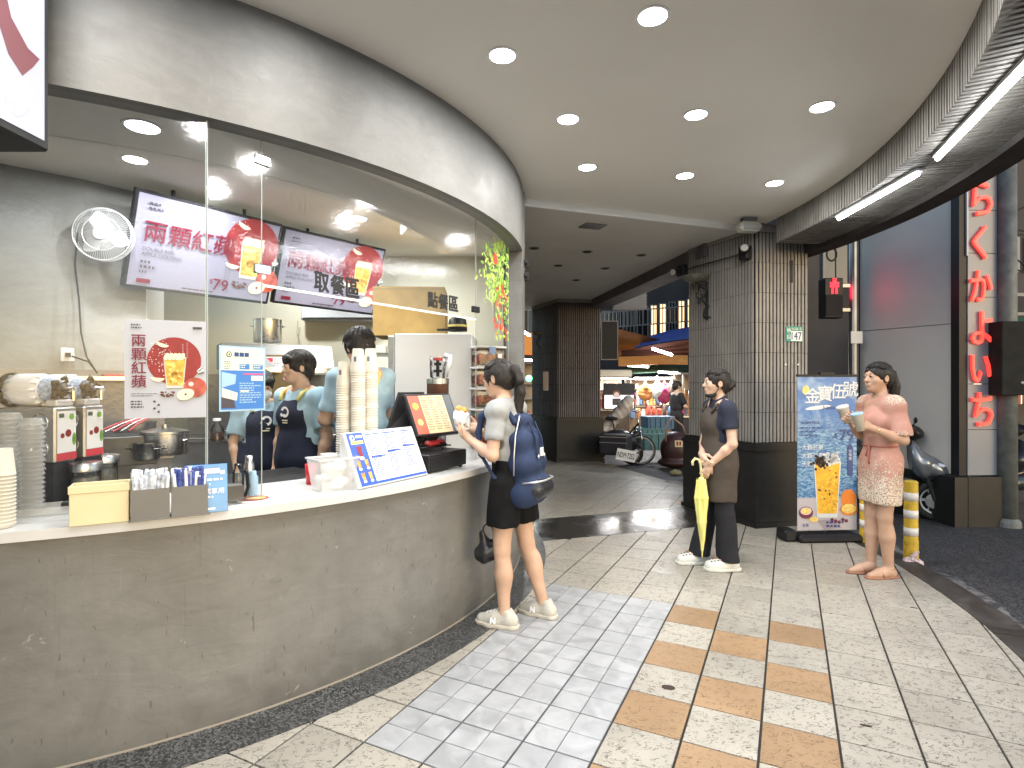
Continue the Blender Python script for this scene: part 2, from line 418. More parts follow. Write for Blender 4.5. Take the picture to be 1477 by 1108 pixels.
# ================= materials =================
M_plaster = plaster('grey_plaster', (.138, .135, .126), (.172, .169, .158), (.212, .208, .196), .42, 1.)
M_plaster2 = plaster('grey_plaster_upper', (.135, .135, .129), (.172, .171, .163), (.225, .223, .213), .55, .3)
M_wallgrey = plaster('inner_plaster', (.17, .168, .157), (.22, .217, .203), (.28, .277, .262), .5, .3)
M_cream = tile_mat('cream_tile', (.415, .38, .32), (.085, .07, .055), .85)
M_brown = tile_mat('tan_tile', (.36, .23, .125), (.13, .07, .035), .75)
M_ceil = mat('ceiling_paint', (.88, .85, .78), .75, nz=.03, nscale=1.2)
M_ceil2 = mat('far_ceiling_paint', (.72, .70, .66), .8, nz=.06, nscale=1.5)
M_white = mat('white_paint', (.8, .8, .78), .5)
M_yellow = mat('cream_wall', (.72, .69, .55), .6, nz=.03, nscale=2)
M_black = mat('black_plastic', (.014, .014, .016), .45, spec=.25)
M_blackm = mat('black_matt', (.02, .02, .022), .75, nz=.3, nscale=20)
M_steel = mat('steel', (.55, .55, .54), .25, 1., nz=.12, nscale=6, rvar=.1)
M_steeld = mat('dark_steel', (.25, .25, .25), .35, .9, nz=.2, nscale=5)
M_chrome = mat('chrome', (.75, .75, .76), .12, 1.)
M_top = mat('white_stone_top', (.60, .60, .59), .22, nz=.05, nscale=3)
M_wplas = mat('white_plastic', (.60, .61, .62), .35)
M_red = mat('red_print', (.42, .03, .04), .5)
M_orange = mat('juice_orange', (.80, .33, .05), .35, nz=.35, nscale=40)
M_green = mat('leaf_green', (.16, .36, .05), .5, nz=.4, nscale=30)
M_lgreen = mat('light_leaf', (.42, .58, .12), .5, nz=.3, nscale=30)
M_navy = mat('navy_cloth', (.012, .018, .045), .85, nz=.25, nscale=60, bump=.4, bscale=300)
M_stone_dark = mat('dark_plinth_stone', (.018, .018, .018), .42, spec=.3, nz=.2, nscale=12, bump=.08, bscale=90, rvar=.12)
M_base = mat('base', (.1, .1, .1), .8)
M_apple = mat('apple', (.55, .10, .07), .35, nz=.5, nscale=18)
M_kraft = mat('cardboard', (.50, .34, .13), .8, nz=.1, nscale=8, bump=.2, bscale=30)

def granite():
    n = NT('speckled_granite')
    a = n.voro(150, feature='F1', out='Color'); sp = n.N.new('ShaderNodeSeparateColor'); n.L.new(a, sp.inputs[0])
    b = n.noise(120, 3); f = n.mapr(n.math('ADD', n.math('MULTIPLY', sp.outputs[0], .5), n.math('MULTIPLY', b, .5)), .42, .68)
    c = n.mix(f, (.02, .021, .021), (.15, .15, .145)); d = n.noise(3, 4)
    c = n.mix(n.math('MULTIPLY', n.mapr(d, .45, .7), .35), c, (.03, .028, .025))
    return n.out(c, n.mapr(d, .3, .7, .24, .42))
M_granite = granite()
def band_mat():
    n = NT('dark_polished_band'); d = n.noise(2.2, 6, dist=.7); s = n.noise(150, 2)
    c = n.mix(n.mapr(s, .4, .65), (.022, .020, .018), (.06, .056, .05))
    return n.out(c, n.mapr(d, .35, .65, .12, .34))
M_band = band_mat()
def grey_tile():
    n = NT('pale_grey_tile'); oi = n.N.new('ShaderNodeObjectInfo')
    v = n.N.new('ShaderNodeVectorMath'); v.operation = 'MULTIPLY_ADD'; n.L.new(oi.outputs['Location'], v.inputs[0]); v.inputs[1].default_value = (3, 3, 3); n.L.new(n.tc.outputs['Object'], v.inputs[2])
    a = n.noise(7, 6, vec=v.outputs[0], dist=1.); b = n.noise(60, 3, vec=v.outputs[0])
    c = n.mix(n.mapr(a, .36, .64), (.31, .312, .315), (.43, .432, .436)); c = n.mix(n.math('MULTIPLY', n.mapr(b, .6, .75), .3), c, (.3, .3, .31))
    geo = n.N.new('ShaderNodeNewGeometry'); g = n.noise(1.7, 5, vec=geo.outputs['Position'])
    c = n.mix(n.math('MULTIPLY', n.mapr(g, .5, .7), .25), c, (.33, .33, .33))
    return n.out(c, n.mapr(a, .3, .7, .28, .45), b, .15, .002)
M_gtile = grey_tile()
M_grout = mat('dark_grout', (.035, .03, .028), .9, nz=.3, nscale=12)
M_grout2 = mat('grey_grout', (.07, .07, .072), .9, nz=.3, nscale=12)
def asphalt():
    n = NT('asphalt'); a = n.voro(95, out='Color'); sp = n.N.new('ShaderNodeSeparateColor'); n.L.new(a, sp.inputs[0])
    b = n.noise(170, 3); big = n.noise(.9, 6, dist=.8)
    f = n.mapr(n.math('ADD', n.math('MULTIPLY', sp.outputs[0], .6), n.math('MULTIPLY', b, .4)), .35, .8)
    c = n.mix(f, (.018, .018, .019), (.12, .12, .12)); c = n.mix(n.math('MULTIPLY', n.mapr(big, .4, .65), .4), c, (.025, .025, .026))
    return n.out(c, n.mapr(big, .3, .7, .45, .75), n.math('ADD', b, sp.outputs[0]), .8, .004)
M_asph = asphalt()
def worn():
    n = NT('worn_concrete_edge'); a = n.noise(6, 8, dist=1., rough=.65); b = n.noise(120, 3)
    c = n.mix(n.mapr(a, .44, .56), (.04, .04, .04), (.21, .20, .19)); c = n.mix(n.mapr(b, .5, .7), c, (.10, .10, .10))
    return n.out(c, .75, b, .6, .003)
M_worn = worn()
def kerbm():
    n = NT('kerb_stone'); a = n.noise(2.5, 7, dist=.9, rough=.6); b = n.noise(130, 3)
    c = n.mix(n.mapr(a, .4, .62), (.022, .02, .018), (.075, .066, .055)); c = n.mix(n.math('MULTIPLY', n.mapr(b, .5, .7), .4), c, (.11, .1, .09))
    return n.out(c, n.mapr(a, .3, .7, .35, .7), b, .4, .002)
M_kerb = kerbm()
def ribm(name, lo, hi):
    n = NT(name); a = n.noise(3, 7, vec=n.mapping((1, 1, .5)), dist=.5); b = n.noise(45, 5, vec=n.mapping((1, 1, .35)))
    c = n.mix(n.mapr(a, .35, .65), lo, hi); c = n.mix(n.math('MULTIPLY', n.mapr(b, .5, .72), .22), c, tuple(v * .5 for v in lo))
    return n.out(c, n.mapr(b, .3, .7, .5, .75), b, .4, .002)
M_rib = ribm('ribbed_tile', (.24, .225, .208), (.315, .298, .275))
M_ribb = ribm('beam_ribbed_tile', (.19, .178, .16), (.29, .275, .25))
M_gap = mat('rib_joint', (.009, .008, .008), .95, spec=.1)

# ================= geometry constants =================
CS = (-3.2, 5.13); RW = 3.275; CK = (-2.98, 5.42); RK = 6.22; CB = (-2.60, 5.1); RB = 5.36
ZC = 3.2; ZF = 2.65; ZT = .95
T = .298; YAW = -.4567; A0 = Vector((.444, 2.50))
cd = Vector((math.cos(YAW), math.sin(YAW))); rd = Vector((-math.sin(YAW), math.cos(YAW)))
def grid(c, r): return A0 + cd * (c * T) + rd * (r * T)
def on(c, r, a, z=0): return Vector((c[0] + r * math.cos(a), c[1] + r * math.sin(a), z))

# ---------------- road and floors ----------------
mb = MB(); mb.add([(-60, -40, -.05), (80, -40, -.05), (80, 120, -.05), (-60, 120, -.05)], [(0, 1, 2, 3)], M_asph)
tag(mb.build('road'), kind='structure')
mb = MB()
arc_out = [on(CK, RK, a)[:2] for a in np.linspace(R(-92), R(27), 70)]
edge_far = [(2.45, 8.6), (1.5, 11.4), (1.1, 12.6)]
poly = [p for p in arc_out if p[1] < 8.5] + edge_far + [(-9, 12.6), (-9, -.8)]
mb.prism([(p[0], p[1]) for p in poly], -.3, -.008, M_grout)
floor = tag(mb.build('floor'), kind='structure')

def clip_convex(poly, hp):                   # hp: list of (point, outward normal)
    for p0, n in hp:
        out = []
        for i in range(len(poly)):
            a, b = poly[i], poly[(i + 1) % len(poly)]
            da = (a - p0).dot(n); db = (b - p0).dot(n)
            if da <= 0: out.append(a)
            if (da < 0) != (db < 0) and abs(da - db) > 1e-9: out.append(a + (b - a) * (da / (da - db)))
        poly = out
        if len(poly) < 3: return []
    return poly
hp_k = []
for a in np.linspace(R(-90), R(40), 44):
    q = on(CK, RK, a); hp_k.append((Vector((q[0], q[1])), Vector((math.cos(a), math.sin(a)))))
BN0 = Vector((.292, 5.378)); BD = Vector((1.92 - .292, 5.90 - 5.378)).normalized(); BNn = Vector((-BD.y, BD.x))
BF0 = Vector((.183, 6.20)); BDf = Vector((2.065 - .183, 6.858 - 6.20)).normalized(); BFn = Vector((-BDf.y, BDf.x))
tcache = {}
def tile(name, pts, m, gap=.004, th=.012, kind=None, z=0.):
    n = len(pts); c = sum(pts, Vector((0, 0))) / n
    loc = []
    for p in pts:
        d = p - c; a_, b_ = d.dot(cd), d.dot(rd); g1 = gap * 1.3 if gap > .003 else gap * .7; g2 = gap * .85 if gap > .003 else gap * .7
        loc.append(cd * (a_ - math.copysign(min(g1, abs(a_)), a_)) + rd * (b_ - math.copysign(min(g2, abs(b_)), b_)))
    key = (m.name, tuple((round(p.x, 4), round(p.y, 4)) for p in loc))
    if key not in tcache:
        b = MB(); be = .0022
        i2 = [p * (1 - be / max(.05, p.length)) for p in loc]
        vs = [(p.x, p.y, -th) for p in loc] + [(p.x, p.y, -.0015) for p in loc] + [(p.x, p.y, 0) for p in i2]
        fs = [tuple(range(2 * n, 3 * n))] + [(i, (i + 1) % n, n + (i + 1) % n, n + i) for i in range(n)] + [(n + i, n + (i + 1) % n, 2 * n + (i + 1) % n, 2 * n + i) for i in range(n)]
        b.add(vs, fs, m); me = bpy.data.meshes.new(name); me.from_pydata([tuple(v) for v in b.v], [], b.f); me.materials.append(m); tcache[key] = me
    o = bpy.data.objects.new(name, tcache[key]); COL.objects.link(o); o.parent = floor
    o.location = (c.x, c.y, z + random.uniform(-.0006, .0006)); return o
nt = 0; far_tiles = MB()
cs_v = Vector(CS)
for c in range(-9, 12):
    for r in range(-7, 15):
        pts = [grid(c, r), grid(c + 1, r), grid(c + 1, r + 1), grid(c, r + 1)]; ctr = sum(pts, Vector((0, 0))) / 4
        if all((p - cs_v).length < RW + .04 for p in pts): continue
        if (ctr - cs_v).length < 3.1: continue
        if -3 <= c < 0 and -2 <= r < 5: continue
        q = clip_convex(pts, hp_k + [(BN0, BNn)])
        if len(q) < 3: continue
        ar = abs(sum(q[i].x * q[(i + 1) % len(q)].y - q[(i + 1) % len(q)].x * q[i].y for i in range(len(q)))) / 2
        if ar < .002: continue
        if ctr.y < 1.35 or abs(ctr.x) > ctr.y * 1.15 + .5: continue
        br = (c == 0 and r <= 4 and r % 2 == 0) or (c == 1 and r <= 3 and r % 2 == 1) or (c == 2 and r <= 4 and r % 2 == 0)
        tile('floor_tile', q, M_brown if br else M_cream); nt += 1
for c in range(-3, 0):
    for r in range(-2, 5):
        for i in (0, 1):
            for j in (0, 1):
                q0, q1, q2, q3 = c + i / 2 + (.010 if i == 0 else 0), c + i / 2 + .5 - (.010 if i else 0), r + j / 2 + (.007 if j == 0 else 0), r + j / 2 + .5 - (.007 if j else 0); g = [grid(q0, q2), grid(q1, q2), grid(q1, q3), grid(q0, q3)]
                tile('small_floor_tile', g, M_gtile, .0022, z=.0008)
mb = MB(); g = [grid(-3, -2), grid(0, -2), grid(0, 5), grid(-3, 5)]
mb.add([(p.x, p.y, -.0055) for p in g], [(0, 1, 2, 3)], M_grout2); mb.build('grout', parent=floor)
# far arcade floor behind the dark band: large tiles still told apart, three of them tan
ncf = 0
for c in range(-13, 11):
    for r in range(6, 40):
        k = 1.0
        pts = [grid(c, r), grid(c + 1, r), grid(c + 1, r + 1), grid(c, r + 1)]; ctr = sum(pts, Vector((0, 0))) / 4
        lim = Vector((1.5, 11.4)); en = Vector((.947, .321))
        q = clip_convex(pts, [(BF0, -BFn), (lim, en), (Vector((0, 12.4)), Vector((0, 1))), (Vector((2.53, 8.3)), Vector((.99, .14)))])
        if len(q) < 3 or ctr.x < -.3: continue
        tan = (c, r) in ((-1, 17), (-1, 15), (0, 14), (1, 13), (-2, 16))
        if ncf < 130 and ctr.y < 9.2: tile('far_floor_tile', q, M_brown if tan else M_ceil2 if False else M_cream, .003); ncf += 1
        else:
            cc = sum(q, Vector((0, 0))) / len(q); q2 = [cc + (p - cc) * .985 for p in q]
            far_tiles.add([(p.x, p.y, -.001) for p in q2], [tuple(range(len(q2)))], M_cream)
far_tiles.build('distant_tiles', parent=floor, kind='stuff')
# dark polished band across the arcade
mb = MB(); a = BN0 - BD * .6; b = BN0 + BD * 3.0; c = BF0 + BDf * 2.9; d = BF0 - BDf * .6
q = clip_convex([a, b, c, d], hp_k); mb.prism([(p.x, p.y) for p in q], -.02, .002, M_band); mb.build('granite_band', parent=floor)
# speckled granite kerb along the counter foot
mb = MB(); mb.arc(CS, 3.0, 3.50, -.02, .004, R(-110), R(12), M_granite, 90); mb.build('granite_border', parent=floor)
# kerb
mb = MB()
for i in range(26):
    a0 = R(-88 + i * 4.6); a1 = R(-88 + (i + 1) * 4.6) - .0012
    mb.arc(CK, RK, RK + .21, -.10, .001 + random.uniform(-.001, .001), a0, a1, M_kerb, 5)
tag(mb.build('kerb'), kind='structure')
mb = MB()
for i in range(90):
    a0 = R(-88 + i * 1.2); a1 = R(-88 + (i + 1) * 1.2)
    def wv(a): return RK + .42 + .09 * math.sin(a * 9) + .05 * math.sin(a * 31 + 1) + .025 * math.sin(a * 77)
    p = [on(CK, RK + .2, a0, -.046), on(CK, wv(a0), a0, -.046), on(CK, wv(a1), a1, -.046), on(CK, RK + .2, a1, -.046)]
    mb.add(p, [(0, 1, 2, 3)], M_worn)
tag(mb.build('worn_road_edge'), kind='structure')

# ---------------- ceiling ----------------
mb = MB()
LN0 = Vector((.10, 5.17)); LN1 = Vector((2.45, 6.02)); ld = (LN1 - LN0).normalized()
beam_in = [Vector((on(CB, RB, a)[0], on(CB, RB, a)[1])) for a in np.linspace(R(-100), R(10), 80)]
nn = Vector((-ld.y, ld.x))
bi = [p for p in beam_in if (p - LN0).dot(nn) < 0]
pl = [(LN0 - ld * 9), ] + [Vector((-9, -3.5))] + bi + [LN1 + ld * .35]
pl = [(p.x, p.y) for p in pl]
mb.prism(pl, ZC, ZC + .15, M_ceil); ceiling = tag(mb.build('ceiling'), kind='structure')
mb = MB(); e = LN1 + ld * .3
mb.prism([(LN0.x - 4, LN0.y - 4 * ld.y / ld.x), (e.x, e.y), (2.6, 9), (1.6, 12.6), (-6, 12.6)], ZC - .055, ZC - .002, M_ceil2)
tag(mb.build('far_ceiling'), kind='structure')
mb = MB(); a = LN0 - ld * .3; b = LN1 + ld * .1; up = (0, 0, 1)
mb.bar((a.x, a.y, ZC - .033), (b.x, b.y, ZC - .033), .03, .066, M_white); mb.build('cornice_strip', parent=ceiling)
mb = MB(); q = P(858, 309, 5.7); mb.box(-.12, .12, -.09, .09, -.012, 0, M_steeld, Matrix.Translation((q.x, 5.85, ZC - .055)) @ Matrix.Rotation(.35, 4, 'Z')); mb.build('access_panel', parent=ceiling)
for i, (px, py) in enumerate([(770, 358), (847, 363), (805, 383), (925, 368), (873, 387), (831, 404)]):
    q = G(px, py, ZC - .055); m2 = MB(); m2.cyl((q.x, q.y, ZC - .06), (q.x, q.y, ZC - .05), .07, m=M_steeld); m2.cyl((q.x, q.y, ZC - .063), (q.x, q.y, ZC - .058), .05, m=M_blackm)
    t = tag(m2.build('unlit_downlight'), 'unlit round downlight in the dim far ceiling, ' + ('leftmost and closest to the shop end pillar', 'middle one of the near row', 'second from the left', 'rightmost towards the dark beam', 'deepest towards the far pillar on the right', 'deepest towards the far pillar in the middle')[i], 'ceiling light', 'unlit downlights of the far ceiling')

# ---------------- recessed lights ----------------
M_lamp = mat('lamp_glow', (1, .98, .94), .5, emit=26., ecol=(1, .99, .97))
M_ring = mat('lamp_ring', (.8, .8, .78), .4)
def downlight(x, y, z, label, group, power, r=.066, proto=[None]):
    if 'inside' in group: power *= .78
    t = thing('downlight', label, 'ceiling light', (x, y, z), 0, group); lc = (.97, 1., 1.) if 'inside' in group else (1, .99, .97)
    b = MB(); b.lathe([(r, -.001), (r, -.006), (r + .012, -.006), (r + .016, 0)], M_ring, 24, caps=False)
    if proto[0] is None or abs(proto[0][2] - r) > 1e-4:
        o1 = b.build('trim_ring', parent=t); b = MB(); b.lathe([(r * .97, -.001), (r * .95, -.004), (r * .8, -.008), (.0001, -.010)], M_lamp, 24); o2 = b.build('diffuser', parent=t); proto[0] = (o1, o2, r)
    else:
        for o in proto[0][:2]: c = o.copy(); COL.objects.link(c); c.parent = t
    if power:
        l = bpy.data.lights.new('downlight_lamp', 'AREA'); l.shape = 'DISK'; l.size = r * 1.6; l.energy = power; l.color = lc; l.spread = R(178)
        lo = bpy.data.objects.new('downlight_lamp', l); COL.objects.link(lo); lo.parent = t; lo.location = (0, 0, -.014)
    return t
PW = 7.6
outer = [((-.05, 2.91), 'round lit downlight nearest the curved grey fascia at the upper centre'), ((.65, 2.6), 'round lit downlight nearest the top edge, the largest in view'),
         ((.36, 3.61), 'lit downlight of the middle row, closest to the grey fascia'), ((1.16, 3.55), 'lit downlight in the middle of the middle row'),
         ((1.9, 3.45), 'lit downlight of the middle row, closest to the ribbed beam'), ((.59, 4.41), 'lit downlight of the far row, closest to the grey fascia'),
         ((1.41, 4.59), 'lit downlight in the middle of the far row'), ((2.22, 4.76), 'lit downlight of the far row, closest to the ribbed beam and pillar')]
for (x, y), lb in outer: downlight(x, y, ZC, lb, 'lit downlights of the entrance ceiling', PW)
for rr, a, lb in ((3.86, -49, 'first row behind the viewer, beside the grey fascia'), (4.64, -47, 'first row behind the viewer, middle'), (5.4, -46, 'first row behind the viewer, beside the beam'), (5.4, -32, 'just above the top edge beside the beam'), (3.86, -63, 'second row behind the viewer, beside the fascia'), (4.64, -61, 'second row behind the viewer, middle'), (5.4, -60, 'second row behind the viewer, beside the beam')):
    q = on(CS, rr, R(a)); downlight(q.x, q.y, ZC, 'lit downlight of the entrance ceiling, ' + lb, 'lit downlights of the entrance ceiling', PW)

# ---------------- ribbed beam with tube lights ----------------
beam = thing('ribbed_beam', 'curved dark beam clad in narrow ribbed tiles at the edge of the ceiling', 'beam', (CB[0], CB[1], 0))
ZB = 2.955; RO = RB + .60
b = MB(); b.arc((0, 0), RB + .022, RO, ZB + .022, ZC + .5, R(-100), R(7.5), M_gap, 100)
b.build('core', parent=beam)
b = MB(); b.arc((0, 0), RO - .13, RO + .05, ZB - .05, ZC + .5, R(-100), R(12), mat('lip_dark', (.05, .046, .043), .85, spec=.2, nz=.2, nscale=6), 100); b.build('outer_lip', parent=beam)
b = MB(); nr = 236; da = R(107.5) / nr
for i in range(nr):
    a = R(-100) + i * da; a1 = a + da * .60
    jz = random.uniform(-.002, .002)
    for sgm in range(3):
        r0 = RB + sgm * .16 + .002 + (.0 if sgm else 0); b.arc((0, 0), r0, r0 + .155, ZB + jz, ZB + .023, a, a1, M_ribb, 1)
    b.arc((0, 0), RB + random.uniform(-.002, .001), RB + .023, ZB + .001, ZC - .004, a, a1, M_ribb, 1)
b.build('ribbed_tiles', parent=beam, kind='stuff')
M_tube = mat('tube_glow', (1, 1, 1), .4, emit=16., ecol=(.96, .98, 1.))
def tube_light(a, b, name, label, group, r=.014, body=True, m=None, power=0):
    a = Vector(a); b_ = Vector(b); c = (a + b_) / 2; t = thing(name, label, 'light', c, 0, group)
    x = MB(); x.cyl(a - c, b_ - c, r, m=m or M_tube, n=10); x.build('tube', parent=t)
    if body:
        x = MB(); d = (b_ - a).normalized(); x.bar(a - c - d * .02 + Vector((0, 0, r + .012)), b_ - c + d * .02 + Vector((0, 0, r + .012)), .045, .022, M_wplas); x.build('fitting', parent=t)
    if power:
        l = bpy.data.lights.new('tube_lamp', 'AREA'); l.shape = 'RECTANGLE'; l.size = (b_ - a).length; l.size_y = .03; l.energy = power; l.color = (.95, .97, 1)
        o = bpy.data.objects.new('tube_lamp', l); COL.objects.link(o); o.parent = t; o.location = (0, 0, -r - .01); o.rotation_euler = (0, 0, math.atan2(d.y, d.x) if body else 0)
    return t
zt = 2.915
q = [G(1210, 315.8, zt), G(1323.6, 251.6, zt), G(1352.5, 229, zt), G(1477, 100, zt)]
tube_light(q[0], q[1], 'tube_light', 'lit white tube on the beam, the one nearer the ribbed pillar', 'tube lights under the ribbed beam', m=mat('tube_glow_beam', (1, 1, 1), .4, emit=22., ecol=(.96, .98, 1.)))
d = (q[3] - q[2]).normalized()
tube_light(q[2], q[2] + d * 1.2, 'tube_light', 'lit white tube on the beam, running out at the upper right edge', 'tube lights under the ribbed beam', m=MATS['tube_glow_beam'])

# ---------------- ribbed pillars ----------------
def ribface(mb, a, b, z0, z1, out, pitch=.042, rows=.3, m=None, proud=.011, seed=0):
    r = random.Random(seed); a = Vector(a); b = Vector(b); L = (b - a).length; u = (b - a) / L; n = int(L / pitch); p = L / n
    nz = max(1, round((z1 - z0) / rows)); hz = (z1 - z0) / nz
    o = Vector(out)
    for j in range(nz):
        for i in range(n):
            w = p * .58; x0 = i * p + p * .21; pr = proud + r.uniform(-.002, .002)
            q0 = a + u * x0; q1 = a + u * (x0 + w)
            poly = [q0, q1, q1 + o * pr, q0 + o * pr]
            if (q1 - q0).cross(o) < 0: poly = poly[::-1]
            mb.prism([(v.x, v.y) for v in poly], z0 + j * hz + .002, z0 + (j + 1) * hz - .002, m or M_rib)
def pillar(name, label, pts, faces, ztop, zpl=.87, plm=None, rm=None):
    c = sum((Vector(p) for p in pts), Vector((0, 0))) / len(pts); t = thing(name, label, 'pillar', (c.x, c.y, 0))
    lp = [Vector(p) - c for p in pts]
    x = MB(); x.prism([(p.x, p.y) for p in lp], zpl, ztop, M_gap); x.build('core', parent=t)
    def off(k): return [((p.x) * (1 + k / p.length), p.y * (1 + k / p.length)) for p in lp]
    x = MB(); x.prism(off(.075), .05, zpl - .07, plm or M_stone_dark); x.prism(off(.10), -.05, .05, plm or M_stone_dark)
    x.build('plinth', parent=t)
    x = MB(); x.prism(off(.10), zpl - .07, zpl - .045, M_stone_dark); x.prism(off(.085), zpl - .045, zpl - .02, M_stone_dark); x.prism(off(.06), zpl - .02, zpl + .01, M_stone_dark); x.build('moulding', parent=t)
    x = MB()
    for k, (i, j) in enumerate(faces):
        a, b = lp[i], lp[j]; u = (b - a).normalized(); n = Vector((u.y, -u.x))
        if n.dot((a + b) / 2) < 0: n = -n
        ribface(x, a, b, zpl + .012, ztop - .09, n, seed=k, m=rm)
        x.prism([(v.x, v.y) for v in ([a, b, b + n * .016, a + n * .016] if (b - a).cross(n) > 0 else [b, a, a + n * .016, b + n * .016])], ztop - .085, ztop, M_rib)
    x.build('ribbed_tiles', parent=t, kind='stuff')
    # corner strip
    return t
P1 = [(2.555, 5.93), (3.19, 6.08), (2.95, 7.05), (2.17, 6.90)]
pillar('ribbed_pillar', 'wide grey pillar of vertical ribbed tiles with a house number plate and dark stone plinth', P1, [(0, 1), (3, 0)], ZC - .01)
PB = [(.86, 10.75), (1.63, 10.95), (1.5, 12.0), (.5, 11.9)]
PB = [(P(805, 0, 10.85).x, 10.85), (P(866, 0, 11.0).x, 11.0), (1.55, 12.1), (P(768, 0, 12.0).x, 12.0)]
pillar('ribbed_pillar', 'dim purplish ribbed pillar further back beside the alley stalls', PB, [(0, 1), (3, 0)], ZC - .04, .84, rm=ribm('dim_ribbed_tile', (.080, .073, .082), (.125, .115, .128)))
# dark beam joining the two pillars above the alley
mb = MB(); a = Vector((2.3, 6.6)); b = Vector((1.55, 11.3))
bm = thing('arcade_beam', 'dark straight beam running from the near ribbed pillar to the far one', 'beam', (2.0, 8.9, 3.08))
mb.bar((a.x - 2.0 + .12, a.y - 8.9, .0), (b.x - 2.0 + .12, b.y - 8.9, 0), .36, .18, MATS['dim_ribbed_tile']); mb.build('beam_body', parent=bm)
# ================= the drinks shop =================
counter = thing('serving_counter', 'long curved grey plaster counter with a white top in front of the drinks shop', 'counter', (CS[0], CS[1], 0))
b = MB(); b.arc((0, 0), RW - .10, RW, .0, ZT - .042, R(-115), R(-4), M_plaster, 110); b.build('front_wall', parent=counter)
b = MB(); b.arc((0, 0), 2.72, RW + .045, ZT - .04, ZT, R(-115), R(-4.2), M_top, 110); b.build('countertop', parent=counter)
b = MB(); b.arc((0, 0), RW, RW + .003, .004, .012, R(-115), R(-4), mat('sealant', (.33, .29, .24), .7), 110); b.build('sealant_line', parent=counter)
fas = thing('shop_fascia', 'curved grey plaster fascia over the shop window, smooth trowelled', 'fascia', (CS[0], CS[1], 0))
b = MB(); b.arc((0, 0), RW - .02, RW + .025, ZF, ZC - .001, R(-130), R(1.2), M_plaster2, 120); b.build('front_face', parent=fas)
b = MB(); b.arc((0, 0), 3.18, RW - .021, ZF + .003, ZF + .06, R(-130), R(1.2), M_wallgrey, 100); b.build('soffit', parent=fas)
b = MB(); b.arc((0, 0), 2.60, 3.178, ZF + .05, ZF + .09, R(-130), R(1.2), M_ceil, 100); b.build('inner_soffit', parent=fas)
b = MB(); b.arc((0, 0), 2.54, 2.60, ZF + .048, 3.0, R(-130), R(1.2), M_ceil, 100); b.build('bulkhead', parent=fas)
# end pillar of the shop front
pw = thing('shop_end_pillar', 'narrow pale grey plaster pillar closing the shop front on the right', 'pillar', (0, 5.0, 0))
b = MB(); b.prism([(.085, 4.86 - 5), (.112, 5.0 - 5), (.10, 5.38 - 5), (-.06, 5.40 - 5), (-.05, 4.9 - 5)], 0, ZC - .01, M_plaster2); b.build('shaft', parent=pw)
for k, (py0, py1) in enumerate(((385, 372), (404, 396))):
    b = MB(); z = 1.5 + (554 - py0) / FOC * 5; b.box(.112, .15, -.02, .03, z, z + .07, M_black); b.box(.115, .135, -.06, -.01, z + .02, z + .05, M_black); b.build('bracket', parent=pw)

inner_floor = MB(); inner_floor.arc(CS, .01, RW - .101, -.02, .10, R(-130), R(60), mat('kitchen_floor', (.25, .24, .22), .5), 60); inner_floor.add([(-9, 4, .0995), (0, 4, .0995), (0, 8, .0995), (-9, 8, .0995)], [(0, 1, 2, 3)], M_base)
tag(inner_floor.build('kitchen_floor'), kind='structure')
b = MB(); b.prism([(-9, 0.2), (-4, 1.0)] + [tuple(on(CS, 2.53, a)[:2]) for a in np.linspace(R(-105), R(2), 40)] + [(-.1, 7.2), (-9, 7.2)], 3.0, 3.06, M_ceil)
tag(b.build('kitchen_ceiling'), kind='structure')
def wall(name, label, x0, y0, x1, y1, z0, z1, m, th=.1):
    a = Vector((x0, y0)); c = Vector((x1, y1)); u = (c - a); L = u.length
    t = MB(); M = Matrix.Translation((x0, y0, 0)) @ Matrix.Rotation(math.atan2(u.y, u.x), 4, 'Z'); t.box(0, L, 0, th, z0, z1, m, M)
    return tag(t.build(name), label, 'wall')
wall('plaster_wall', 'grey plaster side wall behind the cup lids and drink dispenser', -6.2, 1.45, -3.14, 4.13, 0, 3.0, M_wallgrey)
wall('plaster_wall', 'darker grey plaster wall piece right of the fan, under the menu screen', -3.14, 4.131, -2.90, 4.46, 0, 3.0, M_wallgrey)
wall('plaster_wall', 'narrow pale wall return between grey plaster and cream kitchen wall', -2.905, 4.47, -3.40, 5.5, 0, 3.0, mat('pale_return', (.5, .49, .46), .6))
wall('kitchen_wall', 'cream yellow back wall of the kitchen behind the staff', -4.6, 6.62, .0, 6.62, 0, 3.0, M_yellow)
wall('shop_side_wall', 'grey plaster end wall of the shop facing the alley', .02, 5.35, -.02, 12, 0, 3.15, M_wallgrey, .1)

# kitchen lights
for (x, y, z, lb, pw_) in [(-1.72, 2.62, ZF + .05, 'lit oval looking downlight in the soffit just inside the left pane', 4), (*G(195, 230, 3.0)[:2], 3.0, 'lit kitchen downlight above the wall fan', 12),
                           (*G(314, 270, 3.0)[:2], 3.0, 'lit kitchen downlight above the left menu screen', 18), (*G(517, 315, 3.0)[:2], 3.0, 'lit kitchen downlight above the right menu screen', 18)]:
    downlight(x, y, z, lb, 'lit downlights inside the shop', pw_, .07)
for x, y, lb in ((-2.6, 3.4, 'between the wall fan and the glass'), (-1.6, 3.9, 'above the worker looking left'), (-.9, 5.6, 'above the fridge'), (-2.4, 5.9, 'above the stock pot')):  # unseen lamps added over the kitchen to light it
    downlight(x, y, 3.0, 'added unseen kitchen downlight ' + lb, 'lit downlights inside the shop', 6 if x == -2.6 else 16, .07)

